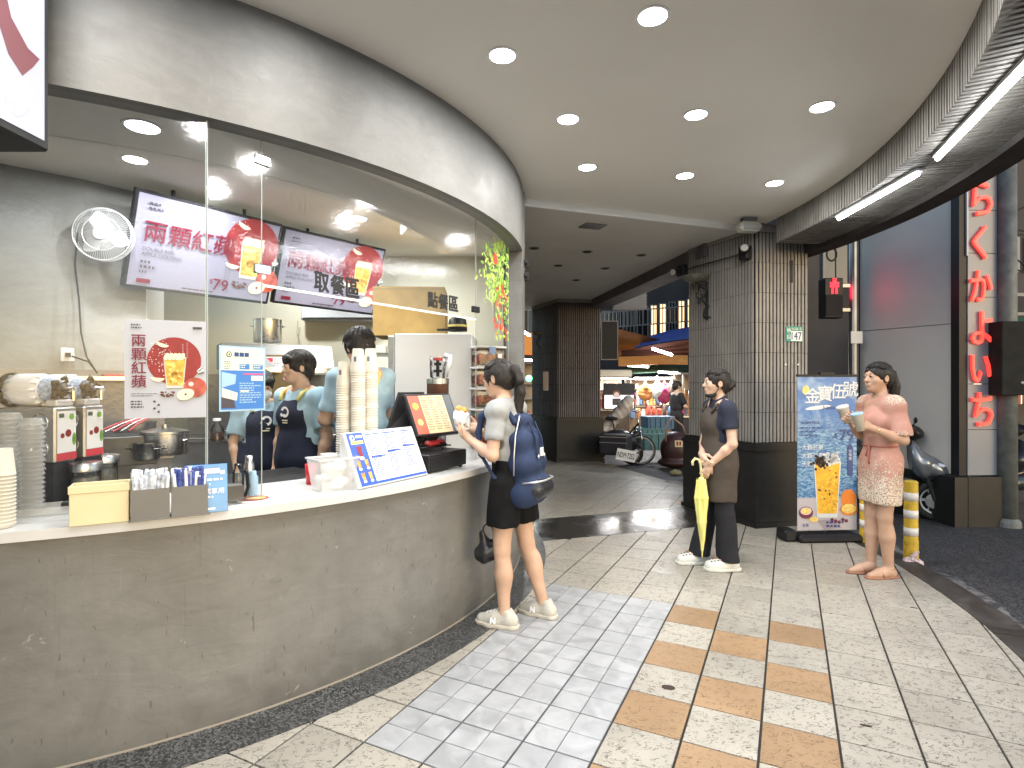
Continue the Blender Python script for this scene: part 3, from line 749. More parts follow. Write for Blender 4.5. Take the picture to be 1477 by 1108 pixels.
# ---------------- glass ----------------
def glassmat(name, refl=1., tint=(1, 1, 1), rough=.02, bump=.12, dirt=.0):
    m = bpy.data.materials.new(name); m.use_nodes = True; N = m.node_tree.nodes; L = m.node_tree.links; N.clear()
    o = N.new('ShaderNodeOutputMaterial'); tr = N.new('ShaderNodeBsdfTransparent'); gl = N.new('ShaderNodeBsdfGlossy'); mx = N.new('ShaderNodeMixShader')
    fr = N.new('ShaderNodeFresnel'); fr.inputs['IOR'].default_value = 1.5; tr.inputs[0].default_value = (*tint, 1)
    gl.inputs['Roughness'].default_value = rough; mu = N.new('ShaderNodeMath'); mu.operation = 'MULTIPLY'; mu.inputs[1].default_value = refl; mu.use_clamp = True
    L.new(fr.outputs[0], mu.inputs[0]); L.new(mu.outputs[0], mx.inputs[0]); L.new(tr.outputs[0], mx.inputs[1]); L.new(gl.outputs[0], mx.inputs[2])
    if bump:
        tc = N.new('ShaderNodeTexCoord'); no = N.new('ShaderNodeTexNoise'); no.inputs['Scale'].default_value = 55; no.inputs['Detail'].default_value = 3; L.new(tc.outputs['Object'], no.inputs['Vector'])
        bp = N.new('ShaderNodeBump'); bp.inputs['Strength'].default_value = bump; bp.inputs['Distance'].default_value = .0016; L.new(no.outputs['Fac'], bp.inputs['Height']); L.new(bp.outputs[0], gl.inputs['Normal'])
    L.new(mx.outputs[0], o.inputs['Surface']); MATS[name] = m; return m
M_glass = glassmat('window_glass', 1.9, (.98, .985, .985), .09, .25)
M_gedge = mat('glass_edge', (.32, .38, .36), .15, emit=.0, spec=.6)
shopwin = thing('shop_window', 'run of clear glass panes with chrome clips between counter and fascia', 'window', (-1.3, 3.0, ZT))
M_clear = glassmat('clear_plastic', 1.6, (.93, .94, .94), .1, .3)
V0 = Vector((-2.63, 1.91)); V1 = Vector((-1.33, 2.452)); V2 = Vector((-.264, 4.08)); V3 = Vector((-.03, 4.62)); SM = Vector((-1.186, 2.672)); VL = Vector((-3.9, 1.9))
def pane(a, b_, z0, z1, label, edges='lr'):
    c = (a + b_) / 2; x = MB(); u = (b_ - a).normalized(); n = Vector((u.y, -u.x))
    A, B = a - c + u * .003, b_ - c - u * .003
    x.add([(A.x, A.y, .003), (B.x, B.y, .003), (B.x, B.y, z1 - z0), (A.x, A.y, z1 - z0)], [(0, 1, 2, 3)], M_glass); t = x.build('glass_pane', parent=shopwin); t['label'] = label; t.location = (c.x + 1.3, c.y - 3.0, z0 - ZT)
    x = MB()
    if 'l' in edges: x.bar((A.x, A.y, 0), (A.x, A.y, z1 - z0), .0035, .004, M_gedge, up=(u.x, u.y, 0))
    if 'r' in edges: x.bar((B.x, B.y, 0), (B.x, B.y, z1 - z0), .0035, .004, M_gedge, up=(u.x, u.y, 0))
    if 'b' in edges: x.bar((A.x, A.y, 0), (B.x, B.y, 0), .010, .012, mat('polished_glass_edge', (.75, .88, .85), .1, spec=.9))
    x.build('polished_edge', parent=t); return t
ZG = ZF + .048
pane(VL, V0, ZT, ZG, 'full height glass pane at the far left, mostly behind the hanging sign', 'r')
pane(V0, V1, ZT, ZG, 'wide full height glass pane on the left carrying the red apple poster')
pane(V1, SM, ZT, ZG, 'narrow full height glass pane carrying the blue and cream notice')
pane(SM, V2, 1.968, ZG, 'long upper glass pane with black characters over the serving opening', 'b')
pane(V2, V3, ZT, ZG, 'tall glass pane at the right with the tree picture on it')
for p, z, mm, lb in ((SM, 2.56, M_chrome, 'small chrome clip at the top of the seam between two panes'), (SM, 2.045, M_chrome, 'small chrome clip at the lower corner of the upper pane'), (V2, 2.04, M_black, 'small black glass clip at the right end of the long upper pane')):
    u = (V2 - V1).normalized(); b = MB(); M = Matrix.Rotation(math.atan2(u.y, u.x), 4, 'Z'); b.box(-.04, .04, -.012, .012, -.022, .022, mm, M, bev=.004)
    o = b.build('glass_clip', parent=shopwin); o.location = (p.x + 1.3, p.y - 3.0, z - ZT); o['label'] = lb
# black characters stuck on the upper pane
M_blkt = mat('black_lettering', (.006, .006, .006), .6)
def on_glass(px, a, b_):                      # where the ray through column px meets a pane
    k = (px - 738.5) / FOC; u = b_ - a; t = (k * a.y - a.x) / (u.x - k * u.y); return a + u * t
def glass_text(txt, px0, px1, py, h, label):
    p0 = on_glass(px0, SM, V2); p1 = on_glass(px1, SM, V2); u = (V2 - SM).normalized(); n = Vector((u.y, -u.x)); z = 1.5 + (554 - py) / FOC * p0.y
    t = thing('window_lettering', label, 'lettering', (p0.x + n.x * .004, p0.y + n.y * .004, z))
    w = (p1 - p0).length / len(txt)
    for i, ch in enumerate(txt):
        pn = Pan((i * w * u.x, i * w * u.y, 0), (u.x, u.y, 0), (0, 0, 1)); pn.text(ch, 0, 0, h, M_blkt, 1, bold=.055, w=w * .93, ext=.012); pn.mb.build('character', parent=t)
glass_text('取餐區', 452, 519, 420.5, .108, 'bold black pick-up characters stuck on the glass in front of the right menu screen')
glass_text('點餐區', 616, 661, 443, .105, 'bold black ordering characters stuck on the glass in front of the cardboard box')

# ---------------- posters and screens ----------------
M_pap = mat('poster_paper', (.42, .44, .50), .35); M_papw = mat('white_print', (.82, .82, .82), .4); M_ink = mat('dark_ink', (.06, .05, .06), .6)
M_wine = mat('wine_ink', (.17, .012, .035), .5); M_redc = mat('red_circle', (.25, .018, .02), .45, nz=.12, nscale=30); M_cream2 = mat('cream_print', (.80, .72, .52), .5)
M_amber = mat('amber_print', (.72, .36, .05), .4, nz=.45, nscale=50); M_amber2 = mat('amber_light', (.85, .58, .16), .4, nz=.3, nscale=60); M_glassp = mat('printed_glass', (.62, .57, .50), .4)
M_skinap = mat('apple_flesh', (.82, .74, .52), .5, nz=.08, nscale=30); M_brn = mat('spice_brown', (.14, .06, .03), .7); M_pink = mat('pale_pink_print', (.72, .55, .52), .5); M_lv = mat('leafprint', (.07, .11, .05), .6)
def apple_art(pn, cx, cy, R0, lay=2, g=1.):
    """red disc, glass of iced tea, apple and slices; R0 = disc radius"""
    r = random.Random(3); pn.circ(cx, cy, R0, M_redc, lay, n=40)
    for i in range(60):
        a = r.uniform(1.9, 4.2); d = R0 * r.uniform(.35, 1.1); pn.circ(cx + d * math.cos(a), cy + d * math.sin(a), R0 * r.uniform(.008, .022), M_papw, lay + 1, n=6)
    w = R0 * .40; yb = cy - R0 * 1.15; yt = cy + R0 * .16; x0 = cx + R0 * .02
    pn.poly([(x0 - w * .78, yb), (x0 + w * .78, yb), (x0 + w * 1.06, yt), (x0 - w * 1.06, yt)], M_glassp, lay + 2)
    pn.poly([(x0 - w * .70, yb + R0 * .12), (x0 + w * .70, yb + R0 * .12), (x0 + w * .97, yt - R0 * .06), (x0 - w * .97, yt - R0 * .06)], M_amber, lay + 3)
    for i in range(26):
        y = r.uniform(yb + R0 * .2, yt - R0 * .12); xx = x0 + r.uniform(-.62, .62) * w; s = R0 * r.uniform(.06, .15)
        pn.circ(xx, y, s, M_amber2 if i % 3 else M_amber, lay + 4, ry=s * .6, n=9, rot=r.uniform(0, 3))
    for i in range(5): pn.circ(x0 - w * .75 + i * w * .36, yt + R0 * .02, R0 * .16, M_skinap, lay + 5, ry=R0 * .09, n=14, rot=1.2)
    for (sx, sy, sr, ro) in ((-.42, .72, .24, -.35), (-.60, -.72, .25, -.1)):
        q = []
        for i in range(13): a = PI + PI * i / 12; q.append((math.cos(a) * sr * R0, math.sin(a) * sr * .62 * R0))
        q = [(cx + sx * R0 + a * math.cos(ro) - b_ * math.sin(ro), cy + sy * R0 + a * math.sin(ro) + b_ * math.cos(ro)) for a, b_ in q]
        pn.poly(q, M_skinap, lay + 6)
    pn.circ(cx + R0 * .78, cy - R0 * 1.12, R0 * .42, M_apple, lay + 5, n=24); pn.circ(cx + R0 * .62, cy - R0 * .98, R0 * .1, M_pink, lay + 6, n=12)
    pn.circ(cx + R0 * .42, cy - R0 * 1.42, R0 * .33, M_skinap, lay + 7, ry=R0 * .23, rot=.35); pn.circ(cx + R0 * .42, cy - R0 * 1.42, R0 * .05, M_brn, lay + 8, n=8)
    for i in range(30): pn.circ(cx - R0 * r.uniform(.0, .55), cy - R0 * r.uniform(1.3, 1.52), R0 * r.uniform(.015, .05), M_brn, lay + 6, n=6)
    for i in range(7):
        a = r.uniform(.3, 1.4); pn.circ(cx + R0 * (.72 + .3 * math.cos(a)), cy - R0 * (.62 - .35 * math.sin(a)), R0 * .13, M_lv if i % 2 else M_papw, lay + 4, ry=R0 * .03, n=10, rot=a)

# poster 1 on the left pane
pa = on_glass(180, V0, V1); pb = on_glass(299.5, V0, V1); u3 = (V1 - V0).normalized(); n3 = Vector((u3.y, -u3.x))
w1 = (pb - pa).length - .004; zb = 1.5 + (554 - 604) / FOC * pa.y; h1 = (1.5 + (554 - 460) / FOC * pa.y) - zb
t = thing('poster', 'white poster of red apples and iced tea on a red disc, taped to the glass', 'poster', (pa.x + n3.x * .006, pa.y + n3.y * .006, zb))
pn = Pan((0, 0, 0), (u3.x, u3.y, 0), (0, 0, 1)); pn.rect(0, 0, w1, h1, M_pap, 0); pn.mb.build('sheet', parent=t)
pn = Pan((0, 0, 0), (u3.x, u3.y, 0), (0, 0, 1)); apple_art(pn, w1 * .60, h1 * .585, w1 * .335)
pn.mb.build('picture', parent=t)
pn = Pan((0, 0, 0), (u3.x, u3.y, 0), (0, 0, 1)); pn.vtext('兩顆紅蘋', w1 * .085, h1 * .725, h1 * .125, M_wine, 9, bold=.022, gap=1.1)
pn.vtext('夏日鮮果酸甜', w1 * .74, h1 * .76, h1 * .022, M_papw, 9, gap=1.05) if False else pn.lines(w1 * .70, h1 * .75, w1 * .02, 9, h1 * .018, M_papw, 9, seed=2)
pn.lines(w1 * .755, h1 * .765, w1 * .02, 9, h1 * .018, M_papw, 9, seed=3); pn.lines(w1 * .93, h1 * .60, w1 * .008, 12, h1 * .016, M_papw, 9, seed=4)
pn.lines(w1 * .08, h1 * .935, w1 * .13, 2, h1 * .028, M_ink, 9, .55, seed=5); pn.rect(w1 * .83, h1 * .915, w1 * .115, h1 * .024, M_ink, 9)
pn.lines(w1 * .08, h1 * .245, w1 * .36, 2, h1 * .02, M_ink, 9, .3, seed=6); pn.lines(w1 * .08, h1 * .165, w1 * .2, 3, h1 * .028, M_ink, 9, .5, seed=8)
for i in range(4): pn.circ(w1 * (.36 + .05 * (i % 2)), h1 * (.17 - .035 * i), w1 * .018, M_ink, 9, n=5)
pn.mb.build('lettering', parent=t)
# poster 2 (notice) on the narrow pane
M_blue = mat('notice_blue', (.05, .17, .46), .4); M_lblue = mat('notice_pale_blue', (.30, .46, .60), .4); M_pyel = mat('notice_cream', (.62, .68, .50), .45); M_nvy = mat('ink_navy', (.02, .05, .17), .5)
pa = on_glass(315, V1, SM); pb = on_glass(382, V1, SM) if False else SM + (V2 - V1).normalized() * .012; ub = (V2 - V1).normalized(); nb = Vector((ub.y, -ub.x))
w2 = (pb - pa).length; zb = 1.5 + (554 - 594) / FOC * pa.y; h2 = (1.5 + (554 - 498) / FOC * pa.y) - zb
t = thing('notice', 'cream and blue printed notice taped on the narrow pane beside the poster', 'notice', (pa.x + nb.x * .006, pa.y + nb.y * .006, zb))
def P2(): return Pan((0, 0, 0), (ub.x, ub.y, 0), (0, 0, 1))
pn = P2(); pn.rect(0, 0, w2, h2, M_lblue, 0); pn.rect(.008, .008, w2 - .016, h2 * .60, M_blue, 1); pn.rect(.008, .008 + h2 * .60, w2 - .016, h2 * .40 - .016, M_pyel, 1); pn.mb.build('sheet', parent=t)
pn = P2(); pn.poly([(.01, h2 * .36), (w2 * .33, h2 * .42), (w2 * .35, h2 * .56), (.01, h2 * .6)], M_lblue, 2); pn.poly([(.01, h2 * .22), (w2 * .36, h2 * .16), (w2 * .38, h2 * .28), (.01, h2 * .36)], M_pyel, 3); pn.poly([(.01, h2 * .05), (w2 * .34, h2 * .05), (w2 * .3, h2 * .17), (.01, h2 * .23)], M_ink, 2)
pn.circ(w2 * .2, h2 * .87, w2 * .06, M_ink, 2, n=18); pn.circ(w2 * .2, h2 * .87, w2 * .04, M_pyel, 3, n=18); pn.circ(w2 * .2, h2 * .87, w2 * .02, M_ink, 4, n=12)
for i in range(3): pn.rect(w2 * (.31 + i * .11), h2 * .84, w2 * .095, h2 * .065, M_nvy, 2)
for x in (.42, .72): pn.rect(w2 * x, h2 * .645, w2 * .22, h2 * .085, M_blue, 2); pn.lines(w2 * (x + .02), h2 * .70, w2 * .18, 2, h2 * .035, M_pyel, 3, .55, seed=int(x * 9))
pn.lines(w2 * .1, h2 * .75, w2 * .2, 4, h2 * .035, M_nvy, 2, .4, seed=1); pn.rect(w2 * .5, h2 * .56, w2 * .45, h2 * .025, mat('pinkish', (.5, .1, .2), .5), 2); pn.rect(w2 * .68, h2 * .47, w2 * .26, h2 * .075, M_papw, 2)
pn.lines(w2 * .42, h2 * .42, w2 * .5, 9, h2 * .037, M_lblue, 2, .45, seed=4); pn.rect(w2 * .44, h2 * .295, w2 * .18, h2 * .025, M_pyel, 3); pn.mb.build('lettering', parent=t)

# menu screens
M_scr = mat('screen_lilac', (.22, .215, .28), .25, emit=.10, ecol=(.50, .47, .60)); M_wsc = mat('screen_red', (.14, .008, .022), .3, emit=.08, ecol=(.45, .03, .10)); M_rsc = mat('screen_disc', (.5, .08, .09), .3, emit=.25, ecol=(.6, .08, .10))
def screen(name, label, BL, TL, TR, BR, num):
    BL, TL, TR, BR = map(Vector, (BL, TL, TR, BR)); u = ((BR - BL) + (TR - TL)); v0 = (TL - BL) + (TR - BR); w = u.length / 2; u.normalize(); v = (v0 - u * v0.dot(u)); v.normalize(); h = v0.length / 2
    o = (BL + TL + TR + BR) / 4 - u * w / 2 - v * h / 2; t = thing(name, label, 'menu screen', o)
    n = u.cross(v); b = MB(); M = Matrix((u, v, n)).transposed().to_4x4()
    b.box(-.012, w + .012, -.012, h + .012, -.05, .0, M_black, M, bev=.006); b.box(w * .3, w * .7, h * .3, h * .7, -.09, -.05, M_black, M); b.build('casing', parent=t)
    def PP(l=0): return Pan((0, 0, 0), u, v)
    pn = PP(); pn.rect(.012, .012, w - .024, h - .024, M_scr, 1); pn.mb.build('display', parent=t)
    pn = PP(); apple_art(pn, w * .80, h * .66, h * .34, 2)
    pn.mb.build('picture', parent=t)
    pn = PP()
    for i, ch in enumerate('兩顆紅蘋'): pn.text(ch, w * (.065 + .15 * i), h * .50, h * .225, M_wsc, 11, bold=.02)
    pn.lines(w * .075, h * .885, w * .11, 2, h * .05, M_ink, 10, .5, seed=1); pn.text('DOUBLE RED', w * .07, h * .40, h * .05, M_ink, 10); pn.text('APPLE OOLONG', w * .07, h * .345, h * .05, M_ink, 10)
    for i in range(3): pn.lines(w * .07, h * (.27 - i * .055), w * (.10, .15, .05)[i], 1, h * .05, M_ink, 10, .55, seed=i + 3)
    pn.rect(w * .06, h * .055, w * .085, h * .045, M_wsc, 10); pn.lines(w * .35, h * .045, w * .28, 1, h * .03, M_ink, 10, .5, seed=9)
    pn.text('$', w * .53, h * .145, h * .07, M_wsc, 10); pn.text('79', w * .555, h * .065, h * .18, M_wsc, 10, bold=.012)
    for k in range(2): pn.lines(w * (.625 + k * .025), h * .37, w * .014, 8, h * .022, M_ink, 10, .6, seed=20 + k)
    pn.mb.build('lettering', parent=t)
    b = MB(); c = o + u * w * .5 + v * h * .9 - o
    for s in (.25, .75):
        p = u * w * s + v * h * .8 - n * .06; b.cyl(p, (p.x, p.y, 3.0 - o.z), .015, m=M_black, n=8)
    b.build('hanging_bracket', parent=t); return t
screen('menu_screen', 'left hanging menu screen showing the red apple drink at 79 dollars', P(178, 410, 4.2), P(200, 275, 4.08), P(408, 325, 5.02), P(383, 438, 5.15), 1)
screen('menu_screen', 'right hanging menu screen, the further one behind the black pick-up characters', P(390, 434.7, 5.3), P(415, 329, 5.18), P(555.5, 361.5, 5.97), P(537.5, 453.4, 6.1), 2)

# projecting sign box at the upper left
M_lbox = mat('lightbox_lilac', (.26, .27, .33), .35, emit=.22, ecol=(.55, .57, .72))
t = thing('projecting_sign', 'dark framed illuminated sign box projecting at the upper left corner', 'sign', (-1.56, 1.28, 2.28))
b = MB(); b.box(-.17, 0, 0, .62, 0, 1.0, M_black, bev=.008); b.box(-.12, -.05, .15, .5, 1.0, ZC - 2.28 + .002 - .003, M_black); b.build('casing', parent=t)
pn = Pan((.002, 0, 0), (0, 1, 0), (0, 0, 1)); pn.rect(.02, .03, .575, .94, M_lbox, 1); pn.mb.build('lit_face', parent=t)
pn = Pan((.002, 0, 0), (0, 1, 0), (0, 0, 1)); mr_ = mat('sign_maroon', (.12, .02, .03), .4, emit=.03, ecol=(.3, .06, .08)); tn = mat('sign_tan', (.62, .36, .10), .4, emit=.2, ecol=(.7, .42, .12))
pn.circ(.40, .62, .10, tn, 2, ry=.085, rot=.4); pn.poly([(.36, .50), (.44, .46), (.47, .36), (.53, .30), (.575, .29), (.55, .25), (.51, .20), (.46, .24), (.42, .33), (.37, .42)], mr_, 2)
pn.poly([(.36, .40), (.41, .30), (.44, .18), (.40, .15), (.36, .2)], M_papw, 3); pn.circ(.47, .12, .035, M_papw, 3, ry=.012, rot=1.1); pn.circ(.51, .10, .045, M_papw, 3, ry=.013, rot=.9); pn.circ(.36, .13, .05, mr_, 3, ry=.02, rot=1.2)
pn.mb.build('printed_shapes', parent=t)

# printed tree on the right pane
t = thing('tree_decal', 'printed tree with green leaves and red fruit on the right hand glass pane', 'window picture', (V2.x, V2.y, 1.85))
u4 = (V3 - V2).normalized(); L4 = (V3 - V2).length; r = random.Random(12)
M_rf = mat('red_fruit', (.62, .07, .04), .5); M_dk = mat('decal_trunk', (.05, .08, .05), .5)
pn = Pan((u4.y * .004, -u4.x * .004, 0), (u4.x, u4.y, 0), (0, 0, 1), step=.0004)
for i in range(9):
    x = L4 * r.uniform(.5, .95); pn.poly([(x, .02 + .3 * r.random()), (x + .008, .02), (x + .012, .45), (x + .004, .5)], M_dk, 1)
for i in range(420):
    a = r.random(); hh = r.uniform(-.02, .78) if a < .3 else r.uniform(.28, .78); xc = L4 * min(.97, max(.0, r.gauss(.62, .22) if hh < .72 else r.gauss(.7, .1)))
    if hh < .25 and xc < L4 * .55: continue
    if hh > .5 and xc < L4 * .25 and r.random() < .5: continue
    s = r.uniform(.014, .028); pn.circ(xc, hh, s, (M_lgreen, M_green, M_lgreen)[i % 3], 2 + i % 5, ry=s * .42, n=8, rot=r.uniform(0, 3.1))
pn.circ(L4 * .55, .62, .045, M_rf, 8, n=9)
for i in range(46):
    hh = r.uniform(.0, .45); pn.circ(L4 * r.uniform(.5, .95), hh, .009, M_rf, 8, ry=.022, n=8)
pn.mb.build('leaves_and_fruit', parent=t)
# ================= kitchen and counter things =================
def at(px, py, Y): return P(px, py, Y)
def simple(name, label, cat, loc, fn, rz=0., group=None, mats=None):
    """thing made of parts: fn returns [(part name, MB)]"""
    t = thing(name, label, cat, loc, rz, group)
    for pn_, b in fn(): b.build(pn_, parent=t, autos=35)
    return t
# wall fan
q = at(150, 339, 4.05)
def fan():
    b1 = MB(); b1.box(-.30, -.24, .12, .18, -.09, .09, M_wplas, bev=.012); b1.bar((-.25, .14, .0), (-.06, .06, .02), .05, .05, M_wplas)
    b2 = MB(); b2.ell((0, .04, 0), (.06, .08, .06), M_wplas)
    b3 = MB()
    for k in range(3):
        a = k * 2.094 + .3; q_ = []
        for i in range(9): s = i / 8; q_.append((.03 + .14 * s, .055 * math.sin(PI * s) + .01))
        for i in range(8, -1, -1): s = i / 8; q_.append((.03 + .14 * s, -.045 * math.sin(PI * s) - .01))
        M = Matrix.Rotation(a, 4, 'Y') @ Matrix.Rotation(PI / 2, 4, 'X') @ Matrix.Rotation(.3, 4, 'X')
        b3.prism(q_, -.002, .002, mat('blade_white', (.7, .71, .72), .4), M)
    b4 = MB()
    for i in range(72):
        a = 2 * PI * i / 72; ca, sa = math.cos(a), math.sin(a)
        b4.bar((.04 * ca, -.055, .04 * sa), (.185 * ca, -.03, .185 * sa), .0022, .0022, M_wplas); b4.bar((.185 * ca, -.03, .185 * sa), (.185 * ca, .03, .185 * sa), .0022, .0022, M_wplas)
    for rr, yy in ((.187, 0), (.185, -.03), (.12, -.043), (.185, .03)): b4.tube([(rr * math.cos(2 * PI * i / 40), yy, rr * math.sin(2 * PI * i / 40)) for i in range(41)], .0035, M_wplas, 5)
    b4.cyl((0, -.062, 0), (0, -.05, 0), .045, m=M_wplas)
    return [('bracket', b1), ('motor', b2), ('blades', b3), ('grille', b4)]
f_ = simple('wall_fan', 'white caged wall fan mounted on the grey wall left of the menu screen', 'fan', q, fan, .25)
cab = MB(); pts = [at(112, 335, 4.0), at(108, 380, 4.05), at(114, 430, 4.06), at(117, 480, 4.05), at(125, 515, 4.0), at(140, 538, 3.9), at(128, 522, 3.98), at(104, 514, 4.0)]
cab.tube(pts, .006, M_black, 6); tag(cab.build('power_cable', smooth=True), 'black cable hanging from the wall fan down to the socket', 'cable')
q = at(97, 512, 4.02); b = MB(); b.box(-.04, .04, -.012, .012, -.05, .05, M_wplas, bev=.006); b.box(-.012, .02, -.03, -.01, -.015, .015, M_black); o = b.build('wall_socket'); o.location = q; o.rotation_euler = (0, 0, .7); tag(o, 'white wall socket on the grey wall with a black plug', 'socket')

# stainless back tables, shelf, hood
def table(name, label, x0, y0, x1, y1, dep, z, m=M_steel):
    a = Vector((x0, y0)); c = Vector((x1, y1)); u = c - a; L = u.length; t = thing(name, label, 'work table', (x0, y0, .1), math.atan2(u.y, u.x))
    b = MB(); b.box(0, L, 0, dep, z - .14, z - .10, m, bev=.006); b.build('table_top', parent=t); b = MB(); b.box(.02, L - .02, .03, dep, .1, z - .141, M_steeld); b.build('cabinet', parent=t)
    b = MB(); b.box(0, L, dep, dep + .02, z - .10, z + .5, mat('splashback_steel', (.17, .17, .168), .4, .5, nz=.15, nscale=3)); b.build('splashback', parent=t); return t
table('steel_table', 'long stainless work table with splashback along the left kitchen wall', -3.35, 3.25, -2.45, 4.10, .33, 1.0)
table('steel_table', 'stainless cooking table against the back wall behind the poster', -3.1, 5.15, -1.7, 5.6, .55, 1.0)
q = at(152, 546, 4.05); t = thing('wall_shelf', 'narrow steel shelf on the grey wall below the cable', 'shelf', q, .8); b = MB(); b.box(-.18, .30, -.1, .10, -.014, .014, M_steel); b.build('board', parent=t); b = MB(); b.box(-.15, -.13, .0, .1, -.12, -.014, M_steel); b.box(.25, .27, .0, .1, -.12, -.014, M_steel); b.build('bracket', parent=t)
b = MB(); b.box(-.02, .25, -.08, .06, .0145, .028, M_red); o = b.build('red_tray'); o.location = q; o.rotation_euler = (0, 0, .8); tag(o, 'flat red tray lying on the narrow wall shelf', 'tray')
q0 = at(320, 494, 5.2); q1 = at(440, 494, 5.6)
t = thing('range_hood', 'stainless extractor hood along the back wall with a stock pot on top', 'hood', q0); u = q1 - q0
b = MB(); M = Matrix.Rotation(math.atan2(u.y, u.x), 4, 'Z'); b.add([(0, 0, 0), (1.0, 0, 0), (1.0, .5, 0), (0, .5, 0), (0, -.12, -.24), (1.0, -.12, -.24), (1.0, .5, -.24), (0, .5, -.24)], [(0, 1, 2, 3), (4, 7, 6, 5), (0, 4, 5, 1), (1, 5, 6, 2), (2, 6, 7, 3), (3, 7, 4, 0)], MATS['splashback_steel'], M); b.build('hood_body', parent=t)
b = MB(); b.box(0, 1.0, -.14, -.12, -.27, -.23, M_chrome, M); b.build('rim', parent=t)
def pot(name, label, c, r, h, lid=False, m=None):
    t = thing(name, label, 'pot', c); b = MB(); m = m or M_steel; b.lathe([(r * .97, 0), (r, .01), (r, h), (r * 1.04, h + .004), (r * 1.04, h + .01), (r * .98, h + .01), (r * .96, .01), (.0001, .012)], m, 28); b.build('body', parent=t, smooth=False, autos=40)
    for s in (-1, 1): b = MB(); b.tube([(s * r, -.04, h * .72), (s * (r + .035), -.03, h * .74), (s * (r + .035), .03, h * .74), (s * r, .04, h * .72)], .006, M_chrome, 6); b.build('handle', parent=t)
    if lid: b = MB(); b.lathe([(r * 1.05, h + .01), (r * 1.05, h + .018), (r * .5, h + .035), (.02, h + .04), (.02, h + .06), (.0001, h + .062)], M_steel, 28); b.build('lid', parent=t, autos=40)
    return t
pot('stock_pot', 'tall stainless stock pot standing on the extractor hood', at(386, 494.5, 5.6), .13, .22)
pot('stock_pot', 'wide covered stainless pot behind the straw holder, the left one', at(238, 655, 3.6), .13, .13, True)
pot('stock_pot', 'smaller stainless pot left of the covered one', at(212, 662, 3.45), .07, .09)
pot('steel_cup', 'small steel cup on the back table left of the masked worker', at(336, 634, 4.6), .05, .09)
pot('stock_pot', 'dark cooking pot on the table behind the steel canisters', at(196, 652, 3.9), .12, .2, m=M_steeld)
t = thing('sauce_jar', 'glass jar with brown sauce on the back table beside the steel cup', 'jar', at(313, 636, 4.5)); b = MB(); b.lathe([(.045, 0), (.05, .01), (.05, .07), (.0001, .07)], M_brn, 20); b.build('sauce', parent=t, smooth=True)
b = MB(); b.lathe([(.052, .0), (.052, .10), (.028, .135), (.028, .16)], M_clear, 20, caps=False); b.build('jar_glass', parent=t, smooth=True); b = MB(); b.cyl((0, 0, .16), (0, 0, .18), .03, m=M_papw); b.build('lid', parent=t)

# calendar board
q = at(400, 536, 5.35); t = thing('notice_board', 'brown board with a white calendar and pink notes behind the staff', 'board', q)
b = MB(); b.box(-.13, .13, 0, .06, -.26, .16, mat('board_brown', (.13, .085, .03), .6), bev=.006); b.build('panel', parent=t)
pn = Pan((-.11, -.003, .03), (1, 0, 0), (0, 0, 1)); pn.rect(0, 0, .22, .11, M_papw, 1); pn.rect(.01, .06, .06, .04, mat('calendar_red', (.6, .04, .1), .5), 2); pn.lines(.08, .09, .13, 4, .02, M_ink, 2, .25, seed=2); pn.lines(.02, .045, .18, 3, .018, M_wine, 2, .25, seed=3); pn.mb.build('calendar', parent=t)
for x, z in ((-.10, -.05), (.06, -.08)): pn = Pan((x, -.003, z), (1, 0, 0), (0, 0, 1)); pn.rect(0, 0, .05, .06, mat('pink_note', (.75, .25, .35), .6), 1); pn.mb.build('pink_note', parent=t)

# air conditioner
q = at(487, 452, 6.45); t = thing('air_conditioner', 'white wall air conditioner under the right menu screen', 'air conditioner', q)
b = MB(); b.box(-.43, .43, 0, .16, -.08, .13, M_wplas, bev=.02); b.build('casing', parent=t); b = MB(); b.box(-.40, .40, -.006, .01, -.072, -.05, M_steeld); b.box(-.40, .40, -.02, -.006, -.05, -.042, M_wplas); b.build('air_flap', parent=t)
b = MB(); b.tube([at(430, 462, 6.55), at(428, 480, 6.55), at(434, 500, 6.55), at(431, 520, 6.55)], .006, mat('cable_grey', (.5, .48, .4), .6), 5); tag(b.build('thin_cable'), 'thin pale cable hanging down the cream wall beside the air conditioner', 'cable')

# fridge
t = thing('fridge', 'tall white fridge with its steel door side on the left', 'fridge', (-.67, 5.15, .1), 0)
b = MB(); b.box(-.33, .33, -.36, .36, 0, 1.83, M_wplas, bev=.008); b.build('cabinet', parent=t)
b = MB(); b.box(-.385, -.332, -.36, .36, .06, 1.81, M_steel, bev=.006); b.build('door', parent=t)
b = MB(); b.box(-.332, -.330, -.355, .355, .02, 1.82, M_black); b.build('door_seal', parent=t)
for z in (.85, 1.35): b = MB(); b.bar((-.43, -.2, z - .14), (-.43, -.2, z + .14), .02, .02, M_black); b.bar((-.43, -.2, z + .13), (-.38, -.2, z + .13), .02, .02, M_black); b.bar((-.43, -.2, z - .13), (-.38, -.2, z - .13), .02, .02, M_black); b.build('handle', parent=t)
t = thing('cardboard_box', 'large yellow cardboard box lying on top of the fridge', 'box', (-.94, 5.3, 1.935), .06); b = MB(); b.box(-.32, .32, -.25, .25, 0, .44, M_kraft); b.build('carton', parent=t); b = MB(); b.box(-.32, .32, -.252, -.2505, .41, .425, mat('carton_tape', (.42, .3, .12), .3)); b.box(-.321, .321, -.03, .03, .4402, .4415, MATS['carton_tape']); b.build('tape', parent=t)
